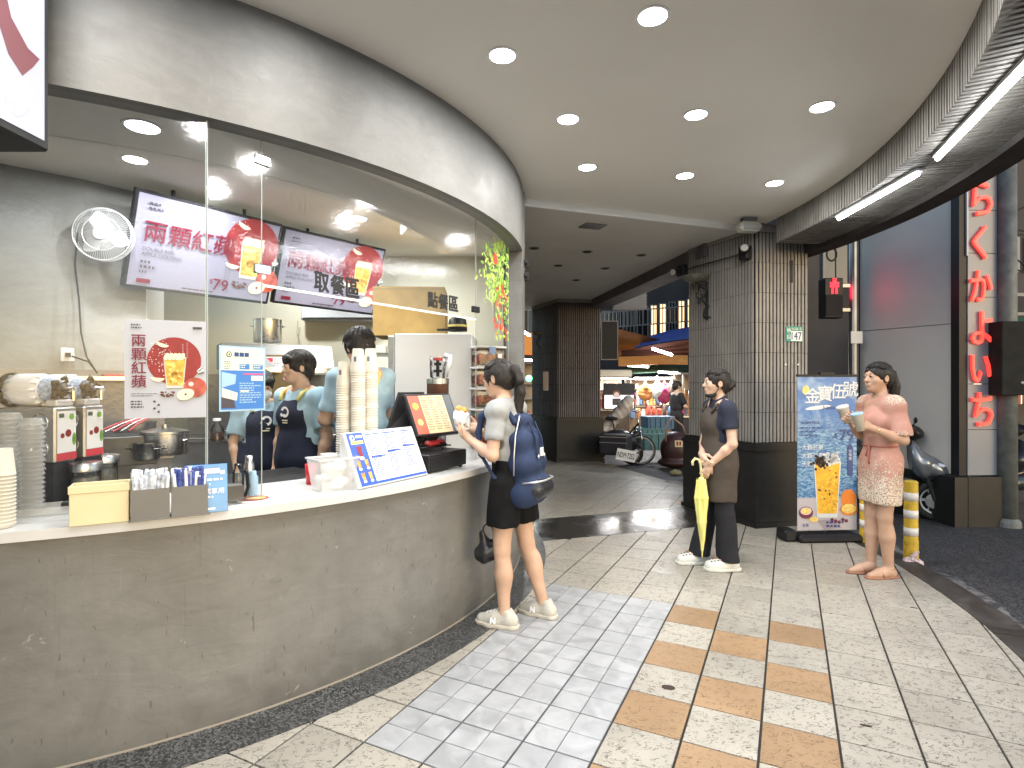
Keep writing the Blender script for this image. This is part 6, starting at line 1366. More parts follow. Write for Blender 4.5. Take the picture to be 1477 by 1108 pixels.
for k in range(5): b.tube([P(1437 + 12 * i, 300 + 22 * k + 6 * math.sin(i + k) + 5 * i * (k % 2), 8.5 + .2 * k) for i in range(6)], .012, M_black, 5)
tag(b.build('overhead_wires', smooth=True), 'thin black wires crossing in front of the corner building', 'wires')

# ---- alley: stalls, awnings ----
M_tarp = mat('orange_tarp', (.42, .20, .07), .6, nz=.2, nscale=3, bump=.3, bscale=8); M_tarpb = mat('blue_tarp', (.02, .06, .28), .5, nz=.25, nscale=3, bump=.3, bscale=8); M_tarpd = mat('maroon_tarp', (.07, .02, .015), .7)
def tarp(name, label, c, cat='awning', m=None, sag=.12):
    """4 corners -> sagging cloth"""
    c = [Vector(v) for v in c]; N = 10; o0 = sum(c, Vector()) / 4; b = MB(); vs = []
    for th in (0, -.02):
        for i in range(N + 1):
            for j in range(N + 1):
                s, r_ = i / N, j / N; p = (c[0] * (1 - s) + c[1] * s) * (1 - r_) + (c[3] * (1 - s) + c[2] * s) * r_; p = p - o0; p.z += th - sag * 4 * s * (1 - s) * (.3 + .7 * math.sin(PI * r_)) + .025 * math.sin(s * 19 + r_ * 3); vs.append(p)
    K = (N + 1) ** 2; fs = []
    for i in range(N):
        for j in range(N): a = i * (N + 1) + j; fs += [(a, a + 1, a + N + 2, a + N + 1), (K + a, K + a + N + 1, K + a + N + 2, K + a + 1)]
    b.add(vs, fs, m); o = b.build(name, smooth=True); o.location = o0; return tag(o, label, cat)
tarp('awning', 'orange brown tarpaulin sloping over the alley stalls', [P(868, 470, 15), P(945, 498, 13), P(870, 520, 13.2), P(866, 545, 15)][:2] + [P(945, 500, 12.9), P(866, 505, 12.8)], m=M_tarp) if False else None
tarp('awning', 'orange brown tarpaulin over the left of the alley stalls', [P(868, 517, 16), P(868, 470, 12.6), P(958, 492, 14), P(962, 515, 17)], m=M_tarp, sag=.06)
tarp('awning', 'long blue tarpaulin sloping over the stalls beside the near pillar', [P(915, 502, 12.2), P(935, 485, 16), P(1003, 470, 16), P(1003, 488, 12.2)], m=M_tarpb, sag=.05)
tarp('awning', 'maroon valance under the front of the blue tarpaulin', [P(896, 507, 12), P(896, 512, 12.1), P(1003, 512, 12.1), P(1003, 489, 12)], m=M_tarpd, sag=.0)
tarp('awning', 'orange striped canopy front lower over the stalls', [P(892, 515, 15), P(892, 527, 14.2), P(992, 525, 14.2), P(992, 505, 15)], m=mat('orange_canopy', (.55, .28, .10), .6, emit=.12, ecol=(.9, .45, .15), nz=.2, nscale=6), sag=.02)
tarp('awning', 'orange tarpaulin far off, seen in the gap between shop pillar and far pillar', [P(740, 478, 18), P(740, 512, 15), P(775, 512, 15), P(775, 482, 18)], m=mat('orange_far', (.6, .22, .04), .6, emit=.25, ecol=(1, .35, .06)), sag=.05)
tarp('awning', 'grey green market tarpaulin low behind the orange canopy', [P(900, 531, 16), P(900, 538, 15), P(1000, 535, 15), P(1000, 524, 16)], m=mat('green_tarp', (.03, .08, .05), .7), sag=.02)
M_tubew = mat('stall_tube', (1, 1, 1), .4, emit=22., ecol=(1., .93, .82))
for (x0, y0, x1, y1, Y, pw_, lb) in ((941, 503, 969, 512, 11.6, 10, 'bright white tube under the blue tarpaulin, highest of the alley tubes'), (906, 527, 935, 529, 14.5, 12, 'faint tube under the orange canopy at the left'), (950, 537, 977, 538, 14.6, 12, 'bright tube over the stall beside the near pillar'), (868, 545, 905, 545, 13.2, 9, 'long tube under the cream stall roof at the left'), (915, 546, 985, 546, 15, 12, 'long low tube along the shelves of the middle stall'), (756, 479, 764, 484, 13, 5, 'short tube in the gap beside the shop pillar'), (757, 519, 768, 520, 14, 5, 'short tube lower in the gap beside the shop pillar')):
    tube_light(P(x0, y0, Y), P(x1, y1, Y + .1), 'stall_light', lb, 'tube lights of the alley stalls', .028, False, M_tubew, pw_ * 2.2)
b = MB(); q = P(763, 546, 14); b.ell((0, 0, 0), (.08, .08, .08), mat('green_lamp', (.1, .8, .3), .5, emit=4., ecol=(.1, 1., .35))); o = b.build('green_lamp'); o.location = q; tag(o, 'small green lamp in the gap between shop pillar and far pillar', 'lamp')

goods_m = [mat('goods_%d' % i, c, .6) for i, c in enumerate([(.6, .25, .08), (.7, .6, .4), (.45, .05, .15), (.7, .7, .68), (.15, .10, .08), (.5, .35, .1), (.1, .2, .35), (.6, .1, .06)])]
M_bkp = mat('stall_back', (.55, .42, .28), .7, nz=.2, nscale=3)
def stall(label, px0, px1, Y, pyc, pyt, seed, canopy=None):
    x0, x1 = px2x(px0, Y), px2x(px1, Y); zc = pz(pyc, Y); zt_ = pz(pyt, Y); cx = (x0 + x1) / 2; w = x1 - x0; t = thing('market_stall', label, 'market stall', (cx, Y, ZR), 0, 'market stalls in the alley'); zc -= ZR; zt_ -= ZR; r = random.Random(seed)
    b = MB(); b.box(-w / 2, w / 2, 0, .7, 0, zc - .04, mat('stall_front_%d' % (seed % 3), [(.10, .07, .05), (.30, .2, .12), (.05, .05, .06)][seed % 3], .7, nz=.3, nscale=3)); b.box(-w / 2 - .03, w / 2 + .03, -.03, .72, zc - .04, zc, M_steel); b.build('counter', parent=t)
    for s in (-1, 1):
        for y in (0.02, .66): b = MB(); b.bar((s * (w / 2 - .03), y, zc), (s * (w / 2 - .03), y, zt_), .04, .04, M_steeld); b.build('post', parent=t)
    b = MB(); b.box(-w / 2, w / 2, .69, .72, zc, zt_, M_bkp); b.build('back_panel', parent=t)
    b = MB(); b.box(-w / 2 - .08, w / 2 + .08, -.15, .8, zt_, zt_ + (.18 if canopy else .04), canopy or M_frame, bev=.03 if canopy else 0); b.build('roof', parent=t)
    for sh in range(2):
        b = MB(); b.box(-w / 2 + .04, w / 2 - .04, .4, .68, zc + (zt_ - zc) * (.30 + .3 * sh), zc + (zt_ - zc) * (.30 + .3 * sh) + .02, M_frame); b.build('shelf', parent=t)
    return t, x0, x1, zc + ZR, zt_ + ZR
GW = ['orange brown', 'cream', 'magenta', 'white', 'dark brown', 'mustard', 'blue', 'red']
def goods(px0, px1, Y, py, n, seed, where, hs=(.1, .3)):
    r = random.Random(seed); xs = np.linspace(px2x(px0, Y), px2x(px1, Y), n); used = set()
    for i, x in enumerate(xs):
        b = MB(); h = r.uniform(*hs); w = (xs[-1] - xs[0]) / n * .42; k = r.randrange(8); ty = r.randrange(3)
        while (k, ty) in used: k = r.randrange(8); ty = r.randrange(3)
        used.add((k, ty))
        if ty == 0: b.box(-w, w, -w, w, 0, h, goods_m[k], bev=.01)
        elif ty == 1: b.lathe([(w * .9, 0), (w, .02), (w, h * .7), (w * .5, h * .85), (w * .5, h), (.0001, h)], goods_m[k], 12)
        else: b.ell((0, 0, h / 2), (w, w * .8, h / 2), goods_m[k], 10, 6)
        o = b.build(('goods_box', 'goods_jar', 'goods_bag')[ty], smooth=ty > 0); o.location = (x, Y + .15, pz(py, Y) + .002); tag(o, '%s %s %s' % (GW[k], ('box', 'jar', 'bag')[ty], where), 'goods', 'goods on the market stalls')
stall('market stall with a cream rounded roof and lit posters, left in the alley', 862, 905, 13.0, 590, 545, 0, mat('cream_roof', (.55, .52, .44), .5))
stall('market stall in the middle of the alley hung with bags and packets', 908, 988, 15.2, 585, 548, 1)
stall('market stall beside the near pillar stacked with warm lit goods', 984, 1030, 14.0, 600, 540, 2)
stall('small far market stall seen in the gap beside the shop pillar', 748, 775, 16.0, 600, 525, 3)
goods(912, 984, 15.0, 585, 16, 1, 'on the counter of the middle alley stall', (.15, .5)); goods(912, 984, 15.35, 571, 16, 2, 'on the shelf of the middle alley stall', (.08, .26)); goods(866, 902, 12.8, 590, 8, 3, 'on the left alley stall', (.1, .4)); goods(985, 1003, 13.8, 600, 6, 4, 'on the stall beside the near pillar', (.2, .5)); goods(985, 1003, 14.2, 575, 4, 5, 'on the upper shelf of the stall beside the near pillar', (.1, .25)); goods(750, 770, 15.8, 600, 4, 6, 'on the far stall in the gap', (.1, .4))
goods(914, 984, 14.8, 563, 12, 7, 'hanging under the roof of the middle alley stall', (.10, .2)); goods(914, 984, 14.9, 604, 10, 8, 'stacked before the middle alley stall', (.2, .5))
q = P(893, 572, 12.85); t = thing('stall_poster', 'lit white poster with a dark portrait on the left alley stall', 'poster', q); b = MB(); b.box(-.36, .36, 0, .03, -.30, .30, M_blackm); b.build('frame', parent=t); pn = Pan((-.36, -.002, -.30), (1, 0, 0), (0, 0, 1)); pn.rect(.03, .03, .66, .30, mat('poster_lit', (.8, .8, .8), .4, emit=1., ecol=(.95, .95, 1.)), 1); pn.circ(.3, .36, .09, M_brn, 2); pn.circ(.3, .34, .06, M_pink, 3); pn.rect(.2, .1, .2, .16, M_ink, 2); pn.rect(.45, .12, .2, .06, M_redc, 2); pn.mb.build('print', parent=t)
for i, (px, py, m, lb) in enumerate(((958, 566, goods_m[2], 'magenta bag hanging in the middle alley stall'), (948, 560, goods_m[3], 'white bag hanging in the middle alley stall'), (931, 562, goods_m[0], 'orange brown bag hanging in the middle alley stall'), (970, 560, goods_m[4], 'dark bag hanging in the middle alley stall'))):
    f = Field((-.3, -.12, -.35), (.3, .12, .35), .02); f.el((0, 0, -.08), (.20, .08, .22), k=.03); f.rc((0, 0, .05), (0, 0, .3), .08, .02, k=.05); f.noise(.01, 20, i); o = f.mesh('hanging_bag', m, None); o.location = P(px, py, 14.7); tag(o, lb, 'bag', 'bags hanging in the alley stall')
# alley crates, cart, white cover, bicycle
M_crate = mat('crate_blue', (.03, .12, .22), .5); M_crate2 = mat('crate_teal', (.05, .16, .18), .5)
def crate(label, px, py, Y, w, h, m):
    q = P(px, py, Y); t = thing('crate', label, 'crate', q, .15, 'crates in the alley'); b = MB(); b.box(-w / 2, w / 2, -.2, -.18, 0, h, m); b.box(-w / 2, w / 2, .18, .2, 0, h, m); b.box(-w / 2, -w / 2 + .02, -.18, .18, 0, h, m); b.box(w / 2 - .02, w / 2, -.18, .18, 0, h, m); b.box(-w / 2 + .02, w / 2 - .02, -.18, .18, 0, .02, m); b.build('crate_body', parent=t)
    b = MB(); b.box(-w / 2 - .015, w / 2 + .015, -.215, .215, h, h + .03, m); b.build('rim', parent=t)
    for i in range(5): b = MB(); x = -w / 2 + w * (i + .5) / 5; b.box(x - .012, x + .012, -.215, -.2, .02, h - .002, m); b.build('rib', parent=t)
crate('blue crate, upper one of the pile beside the dark cart', 948, 618, 11.5, .55, .22, M_crate); crate('teal crate at the bottom of the pile beside the bicycle', 945, 648, 11.3, .75, .3, M_crate2); crate('grey blue crate in the middle of the pile', 936, 629, 11.4, .5, .14, M_crate2)
q = P(974, 664, 10.3); t = thing('hand_cart', 'dark rounded hand cart with a pale label and curved handle in the alley', 'cart', (q.x, q.y, ZR)); f = Field((-.35, -.3, 0), (.35, .3, .85), .015); f.el((0, 0, .35), (.27, .2, .33), k=.04); f.el((0, 0, .12), (.32, .22, .1), k=.05); f.mesh('body', mat('cart_maroon', (.05, .02, .02), .4), t); b = MB(); b.tube([(-.2, -.1, .5), (-.22, -.15, .8), (-.1, -.15, .95), (.1, -.1, .8), (.2, 0, .6)], .014, mat('handle_pink', (.45, .25, .2), .5), 7); b.build('handle', parent=t, smooth=True); pn = Pan((-.07, -.215, .42), (1, 0, 0), (0, 0, 1)); pn.rect(0, 0, .14, .12, mat('label_pale', (.7, .55, .35), .5), 1); pn.rect(.03, .03, .03, .07, M_redc, 2); pn.rect(.08, .03, .03, .07, M_redc, 2); pn.mb.build('label', parent=t)
b = MB(); f = Field((-.12, -.1, 0), (.12, .1, .12), .01); f.el((0, 0, .05), (.1, .07, .05)); f.noise(.006, 40, 1); o = f.mesh('rag', mat('rag_yellow', (.3, .27, .14), .8), None); o.location = (G(974, 686, ZR).x, G(974, 686, ZR).y, ZR); tag(o, 'small crumpled yellowish rag on the alley ground', 'rag')
q = G(925, 671, ZR); rzb = -.35
t = thing('cargo_bicycle', 'parked bicycle with a big dark delivery box and a number plate, beside the far pillar', 'bicycle', q, rzb)
wheel(.29, .035, t, 'front_wheel', M_steel, 5, (-.02, 0, .29), True); wheel(.29, .035, t, 'rear_wheel', M_steel, 5, (-.95, 0, .29), True)
b = MB(); b.tube([(.05, -.05, .29), (.0, -.05, .62), (-.03, 0, .66)], .013, M_chrome, 6); b.tube([(.05, .05, .29), (.0, .05, .62), (-.03, 0, .66)], .013, M_chrome, 6); b.tube([(-.03, 0, .66), (-.08, 0, 1.0)], .014, M_chrome, 6); b.build('fork', parent=t, smooth=True)
b = MB(); b.tube([(-.05, 0, .8), (-.45, 0, .35), (-.95, 0, .29)], .018, M_black, 6); b.tube([(-.45, 0, .35), (-.55, 0, .85)], .015, M_black, 6); b.build('frame', parent=t); b = MB(); b.tube([(-.14, -.28, 1.05), (-.06, -.15, 1.02), (-.08, 0, 1.0), (-.06, .15, 1.02), (-.14, .28, 1.05)], .012, M_steel, 6); b.build('handlebar', parent=t); b = MB(); b.ell((-.57, 0, .88), (.13, .08, .04), M_blackm); b.build('saddle', parent=t, smooth=True)
q2 = P(893, 640, 10.25); t2 = thing('delivery_box', 'large black delivery box with grey edging on the bicycle', 'box', (q2.x, q2.y + .1, q2.z - .18), rzb - .05); b = MB(); b.box(-.30, .22, -.24, .24, -.02, .34, mat('box_cloth', (.012, .012, .02), .7), bev=.03); b.build('box_body', parent=t2); b = MB(); b.box(-.29, .21, -.248, -.242, .30, .315, M_steel); b.box(-.29, .21, -.248, -.242, .20, .212, M_frame); b.build('edging', parent=t2)
q3 = P(903, 657, 10.0); t3 = MB(); b = MB(); b.box(-.17, .17, -.004, .004, -.10, .10, M_papw, bev=.002); t3 = thing('number_plate', 'white number plate tilted under the delivery box', 'number plate', q3, -.1); b.build('plate', parent=t3); pn = Pan((-.15, -.0065, -.05), (1, 0, 0), (0, 0, 1)); pn.text('NDM·7252', 0, 0, .1, M_ink, 1, w=.30, bold=.02); pn.mb.build('lettering', parent=t3); t3.rotation_euler = (0, .18, -.1)
f = Field((-.45, -.3, -.05), (.45, .3, .75), .015); f.rc((-.25, 0, .1), (.15, 0, .5), .12, .14, k=.05); f.rc((.1, 0, .5), (.2, 0, .62), .12, .09, k=.05); f.el((-.3, 0, .05), (.14, .15, .1)); f.noise(.012, 22, 4); o = f.mesh('plastic_cover', mat('cover_white', (.48, .44, .42), .35, nz=.3, nscale=6), None); o.location = P(893, 622, 11.1); tag(o, 'pale crumpled plastic cover over goods behind the delivery box', 'cover')
t = thing('parked_scooter', 'dark scooter body in shade behind the delivery box', 'scooter', (G(890, 668, ZR).x, 10.9, ZR)); f = Field((-.5, -.25, 0), (.5, .25, .75), .02); f.el((0, 0, .42), (.4, .18, .25), k=.05); f.rc((.1, 0, .2), (.35, 0, .6), .1, .06, k=.05); f.mesh('body', M_sdark, t); wheel(.22, .1, t, 'wheel', M_steeld, 5, (.25, -.05, .22))
# AC cage and dark frame by the far pillar
q = P(905, 434, 11.6); t = thing('outdoor_unit', 'caged outdoor air conditioner hung high beside the far pillar', 'air conditioner', q, -.1); b = MB(); b.box(-.28, .38, 0, .35, -.16, .16, M_frame); b.build('casing', parent=t); b = MB()
for i in range(17): b.bar((-.28 + i * .041, -.03, -.18), (-.28 + i * .041, -.03, .18), .008, .008, M_frame, up=(0, 1, 0))
for i in range(6): b.bar((-.30, -.035, -.18 + i * .07), (.40, -.035, -.18 + i * .07), .008, .008, M_frame)
b.build('cage', parent=t, kind='stuff'); b = MB(); b.box(-.7, -.32, 0, .3, -.12, .16, M_blackm); b.build('bracket', parent=t)
q = P(879, 491, 11.5); t = thing('framed_panel', 'dark sign panel in a pale metal frame beside the far pillar', 'sign', q, -.1); b = MB(); b.box(-.155, .155, 0, .05, -.38, .38, M_blackm); b.build('panel', parent=t); b = MB()
for x in (-.17, .155): b.box(x, x + .018, -.01, .05, -.40, .40, M_frame)
b.box(-.152, .155, -.01, .05, -.40, -.382, M_frame); b.box(-.152, .155, -.01, .05, .382, .40, M_frame); b.build('frame', parent=t)
# far pillar fittings
q = P(776, 490, 11.2); t = thing('wall_sconce', 'dark iron sconce on the far ribbed pillar', 'lamp', q); b = MB(); b.lathe([(.0001, -.02), (.08, 0), (.11, .04)], M_pat, 18, c=(0, -.1, .1)); b.build('bowl', parent=t); b = MB(); b.tube([(.03 * math.sin(i), -.05, .08 - .03 * i) for i in range(10)], .014, M_blackm, 6); b.build('iron_bracket', parent=t)
q = P(786, 550, 11.05); pn = Pan((-.05, -.30, -.18), (1, 0, 0), (0, 0, 1)); b = MB(); b.box(-.05, .05, -.3, -.295, -.18, .18, mat('notice_strip', (.28, .24, .22), .6)); t = thing('paper_notice', 'small vertical paper notice on the far pillar', 'notice', q); b.build('paper', parent=t); pn.lines(.02, .33, .06, 9, .035, M_ink, 2, .4, seed=1); pn.mb.build('lettering', parent=t)
# small litter on tiles
for (px, py, s, lb) in ((964, 992, .028, 'round dark brown stain like spot of dried gum on a white tile'), (1249, 1047, .02, 'small dark leaf lying on the right hand tiles'), (1318, 877, .018, 'tiny dark leaf on the tiles near the kerb')):
    q = G(px, py, .0); b = MB(); pn = []
    for i in range(12): a = 2 * PI * i / 12; k = 1 + .2 * math.sin(a * 2 + 1); pn.append((s * k * math.cos(a), s * (.9 if 'spot' in lb else .35) * k * math.sin(a)))
    b.prism(pn, .0006, .003, mat('litter_brown', (.035, .015, .012), .6)); o = b.build('floor_stain' if 'spot' in lb else 'leaf'); o.location = q; o.rotation_euler = (0, 0, -.5); tag(o, lb, 'litter')

for (px, py, Y, lb) in ((1464, 26, 2.75, 'grey floodlight fixed under the beam at the top right corner'), (1466, 222, 3.75, 'grey floodlight on the outer lip of the beam at the right edge')):
    q = P(px, py, Y); t = thing('floodlight', lb, 'floodlight', q, .6); b = MB(); b.box(-.06, .06, -.05, .05, -.03, .03, mat('flood_grey', (.22, .22, .21), .5), bev=.01); b.build('housing', parent=t); b = MB(); b.box(-.05, .05, -.056, -.051, -.022, .022, mat('flood_lens', (.4, .4, .42), .15)); b.build('lens', parent=t); b = MB(); b.box(-.012, .012, -.012, .012, .031, max(.06, (2.95 if Y < 3 else 2.90) - q.z), M_steeld); b.build('bracket', parent=t)
# ================= people =================
def skinmat(name, c):
    n = NT(name); a = n.noise(9, 4); col = n.mix(n.mapr(a, .35, .65), tuple(v * .9 for v in c), tuple(min(1, v * 1.08) for v in c))
    n.b.inputs['Subsurface Weight'].default_value = .12; n.b.inputs['Subsurface Radius'].default_value = (.012, .005, .003); n.b.inputs['Subsurface Scale'].default_value = 1.
    return n.out(col, .48)
SK1 = skinmat('skin_light', (.56, .36, .25)); SK2 = skinmat('skin_warm', (.57, .38, .28)); SK3 = skinmat('skin_tan', (.50, .31, .215))
def hairm():
    n = NT('hair_black'); v = n.mapping((1, 1, .16)); a = n.noise(190, 3, vec=v, dist=.3); b_ = n.noise(30, 3, vec=v)
    c = n.mix(n.mapr(a, .35, .65), (.006, .005, .005), (.028, .022, .019)); n.b.inputs['Specular IOR Level'].default_value = .35
    return n.out(c, n.mapr(b_, .3, .7, .42, .62), a, 1., .004)
M_hair = hairm(); M_eye = mat('eye_dark', (.01, .008, .008), .15); M_eyew = mat('eye_white', (.6, .57, .54), .3); M_lip = mat('lips', (.36, .16, .13), .5); M_brow = mat('eyebrow', (.03, .022, .02), .8)
def cloth(name, c, nz=.12, rough=.85, b=.35): return mat(name, c, rough, nz=nz, nscale=14, bump=b, bscale=260)
def V(*a): return np.array(a, float)
def rotm(yaw, pitch=0, roll=0): return np.array(Matrix.Rotation(yaw, 3, 'Z') @ Matrix.Rotation(pitch, 3, 'Y') @ Matrix.Rotation(roll, 3, 'X'))

def hand(F, w, d, pn, side, curl=.6, s=1., thumb=1, spread=.0):
    """w wrist, d forearm direction, pn palm normal (fingers curl to it), side = unit vector index->thumb side"""
    d = d / np.linalg.norm(d); pn = pn - d * pn.dot(d); pn /= np.linalg.norm(pn); sd = np.cross(d, pn) * side
    F.chain([w - d * .02 * s, w + d * .035 * s + sd * .010 * s, w + d * .078 * s + sd * .018 * s], [.0235 * s, .025 * s, .018 * s], .012); F.chain([w + d * .03 * s - sd * .012 * s, w + d * .072 * s - sd * .022 * s], [.018 * s, .016 * s], .012)
    for i, (o, L) in enumerate(((.028, .068), (.010, .076), (-.009, .070), (-.027, .056))):
        p = w + (d * .078 + sd * (o)) * s; dd = d + sd * (o * 3 + spread * (o * 20)); dd /= np.linalg.norm(dd); c = curl * (1 + .12 * i)
        p1 = p + (dd * math.cos(c * .6) + pn * math.sin(c * .6)) * L * .45 * s; p2 = p1 + (dd * math.cos(c * 1.5) + pn * math.sin(c * 1.5)) * L * .32 * s; p3 = p2 + (dd * math.cos(c * 2.3) + pn * math.sin(c * 2.3)) * L * .26 * s
        F.chain([p, p1, p2, p3], [.0105 * s, .0095 * s, .0088 * s, .0075 * s], .004)
    t0 = w + (d * .022 + sd * .024) * s; t1 = t0 + (d * .030 + sd * .026 + pn * .014 * thumb) * s; t2 = t1 + (d * .028 + sd * .006 + pn * .018 * thumb) * s
    F.chain([t0, t1, t2], [.016 * s, .0115 * s, .009 * s], .008)

def make_person(label, loc, phi, H, skin, J, group=None, h=.0055, female=True, head_yaw=0., head_pitch=0., hands=None, lo=(-.5, -.45, -.01), hi=(.5, .45, 1.75), feetdir=(0, 0), name='person', mask=False, headsc=1., bare=True, face=True, pw=1.):
    S = H / 1.65; t = thing(name, label, 'person', loc, phi, group)
    F = Field(V(*lo) * S, V(*hi) * S, h)
    D = dict(pelvis=V(0, 0, .90), chest=V(0, 0, 1.21), neck=V(-.005, 0, 1.385), head=V(.018, 0, 1.545),
             hipL=V(0, .085, .87), hipR=V(0, -.085, .87), kneL=V(.015, .09, .47), kneR=V(.015, -.09, .47), ankL=V(-.01, .095, .075), ankR=V(-.01, -.095, .075),
             shL=V(-.005, .165, 1.335), shR=V(-.005, -.165, 1.335), elL=V(-.02, .215, 1.06), elR=V(-.02, -.215, 1.06), wrL=V(.04, .22, .83), wrR=V(.04, -.22, .83))
    D.update({k: V(*v) for k, v in J.items()}); D = {k: v * S for k, v in D.items()}
    fem = female; a = S
    F.el(D['pelvis'] + V(-.008, 0, 0) * a, V(.105, .158 * pw if fem else .15, .13) * a, k=.05)
    mid = (D['pelvis'] + D['chest']) / 2; F.el(mid + V(.0, 0, 0), V(.088 if fem else .1, .122 if fem else .142, .15) * a, k=.05)
    F.el(D['chest'], V(.098 if fem else .115, .142 if fem else .165, .165) * a, k=.05)
    if fem:
        for s in (-1, 1): F.el(D['chest'] + V(.065, s * .068, .0) * a, V(.052, .058, .055) * a, k=.04)
    F.rc((D['shL'] + D['neck']) / 2, D['shL'], .052 * a, .052 * a, k=.05); F.rc((D['shR'] + D['neck']) / 2, D['shR'], .052 * a, .052 * a, k=.05)
    F.rc((D['shL'] + D['neck']) / 2 - V(0, 0, .02), (D['shR'] + D['neck']) / 2 - V(0, 0, .02), .06 * a, k=.04)
    Rh = rotm(head_yaw, head_pitch); hc = D['head']; hs = headsc * a
    def hp(x, y, z): return hc + Rh @ (V(x, y, z) * hs)
    F.rc(D['neck'] - V(0, 0, .03) * a, hp(-.02, 0, -.06), (.050 if fem else .06) * a, (.046 if fem else .055) * a, k=.035)
    for sd in 'LR':
        F.chain([D['hip' + sd] + V(0, 0, -.02), D['kne' + sd]], [.086 * a, .052 * a], .04); m = D['kne' + sd] * .62 + D['ank' + sd] * .38
        F.chain([D['kne' + sd], m, D['ank' + sd]], [.050 * a, .049 * a, .033 * a], .02); F.el(m + V(-.018, 0, .0) * a, V(.042, .042, .10) * a, k=.03)
        F.chain([D['sh' + sd], D['el' + sd]], [.048 * a if fem else .055 * a, .036 * a if fem else .042 * a], .035); m = D['el' + sd] * .7 + D['wr' + sd] * .3
        F.chain([D['el' + sd], m, D['wr' + sd]], [.035 * a, .037 * a if fem else .042 * a, .024 * a if fem else .028 * a], .02)
        ft = feetdir[0 if sd == 'L' else 1]; fd = V(math.cos(ft), math.sin(ft), 0); an = D['ank' + sd]; g = V(an[0], an[1], 0)
        F.chain([an, g - fd * .02 * a + V(0, 0, .035), g + fd * .09 * a + V(0, 0, .032), g + fd * .165 * a + V(0, 0, .02)], [.034 * a, .033 * a, .034 * a, .02 * a], .02); F.rc(an, g + fd * .07 * a + V(0, 0, .045), .03 * a, .028 * a, k=.02)
    # head
    F.el(hp(-.008, 0, .018), V(.092, .074, .088) * hs, Rh, k=.01); F.el(hp(.030, 0, -.035), V(.060, .058, .075) * hs, Rh, k=.03); F.el(hp(.052, 0, -.088), V(.030, .030, .022) * hs, Rh, k=.03)
    F.el(hp(.055, .034, -.022), V(.026, .024, .024) * hs, Rh, k=.02); F.el(hp(.055, -.034, -.022), V(.026, .024, .024) * hs, Rh, k=.02)
    F.rc(hp(.080, 0, .012), hp(.103, 0, -.024), .009 * hs, .0125 * hs, k=.012); F.rc(hp(.092, -.011, -.028), hp(.092, .011, -.028), .0085 * hs, k=.008)
    F.rc(hp(.078, -.03, .028), hp(.078, .03, .028), .010 * hs, k=.015)
    for s in (-1, 1):
        F.el(hp(.094, s * .031, .008), V(.014, .017, .011) * hs, Rh, k=.012, op='sub'); F.el(hp(.079, s * .031, .006), V(.0135, .0145, .0125) * hs, Rh, k=.006)
        F.el(hp(-.012, s * .075, -.008), V(.019, .009, .031) * hs, Rh, k=.006); F.el(hp(-.008, s * .083, -.008), V(.010, .006, .018) * hs, Rh, k=.004, op='sub')
    F.rc(hp(.088, -.017, -.053), hp(.088, .017, -.053), .0085 * hs, k=.006); F.rc(hp(.087, -.014, -.064), hp(.087, .014, -.064), .0085 * hs, k=.006)
    for sd, sg in (('L', 1), ('R', -1)):
        hd = (hands or {}).get(sd, {}); dd = D['wr' + sd] - D['el' + sd]; dd = V(*hd['dir']) if 'dir' in hd else dd
        hand(F, D['wr' + sd], dd, V(*hd.get('pn', (0, -sg, 0))), hd.get('side', 1), hd.get('curl', .45), a * (1 if fem else 1.1), hd.get('thumb', 1), hd.get('spread', 0))
    F.mesh('body', skin, t)
    b = MB()
    if face:
        for s in (-1, 1):
            M = Matrix.Translation(tuple(hp(.0895, s * .031, .006))) @ Matrix(Rh.tolist()).to_4x4(); b.ell((0, 0, 0), (.0055 * hs, .0135 * hs, .0056 * hs), M_eyew, 10, 6, M); b.ell((.0030, 0, 0), (.0045 * hs, .0074 * hs, .0066 * hs), M_eye, 10, 6, M); b.tube([hp(.0925, s * (.031 + q_ * .0145), .0115 - .0045 * abs(q_) ** 2) for q_ in (-1, -.5, 0, .5, 1)], .0024 * hs, M_brow, 5)
        b.build('eyes', parent=t, smooth=True); b = MB()
        for s in (-1, 1): b.tube([hp(.088 - .004 * i, s * (.017 + .010 * i), .030 + .0035 * math.sin(i * .9)) for i in range(4)], .0035 * hs, M_brow, 5)
        b.build('eyebrows', parent=t, smooth=True); b = MB()
        if not mask: b.tube([hp(.0965 - .0035 * abs(i), .0065 * i, -.058 - .0006 * abs(i)) for i in range(-3, 4)], .0036 * hs, M_lip, 6); b.build('lips', parent=t, smooth=True)
    return t, D, hp, Rh, S, hs

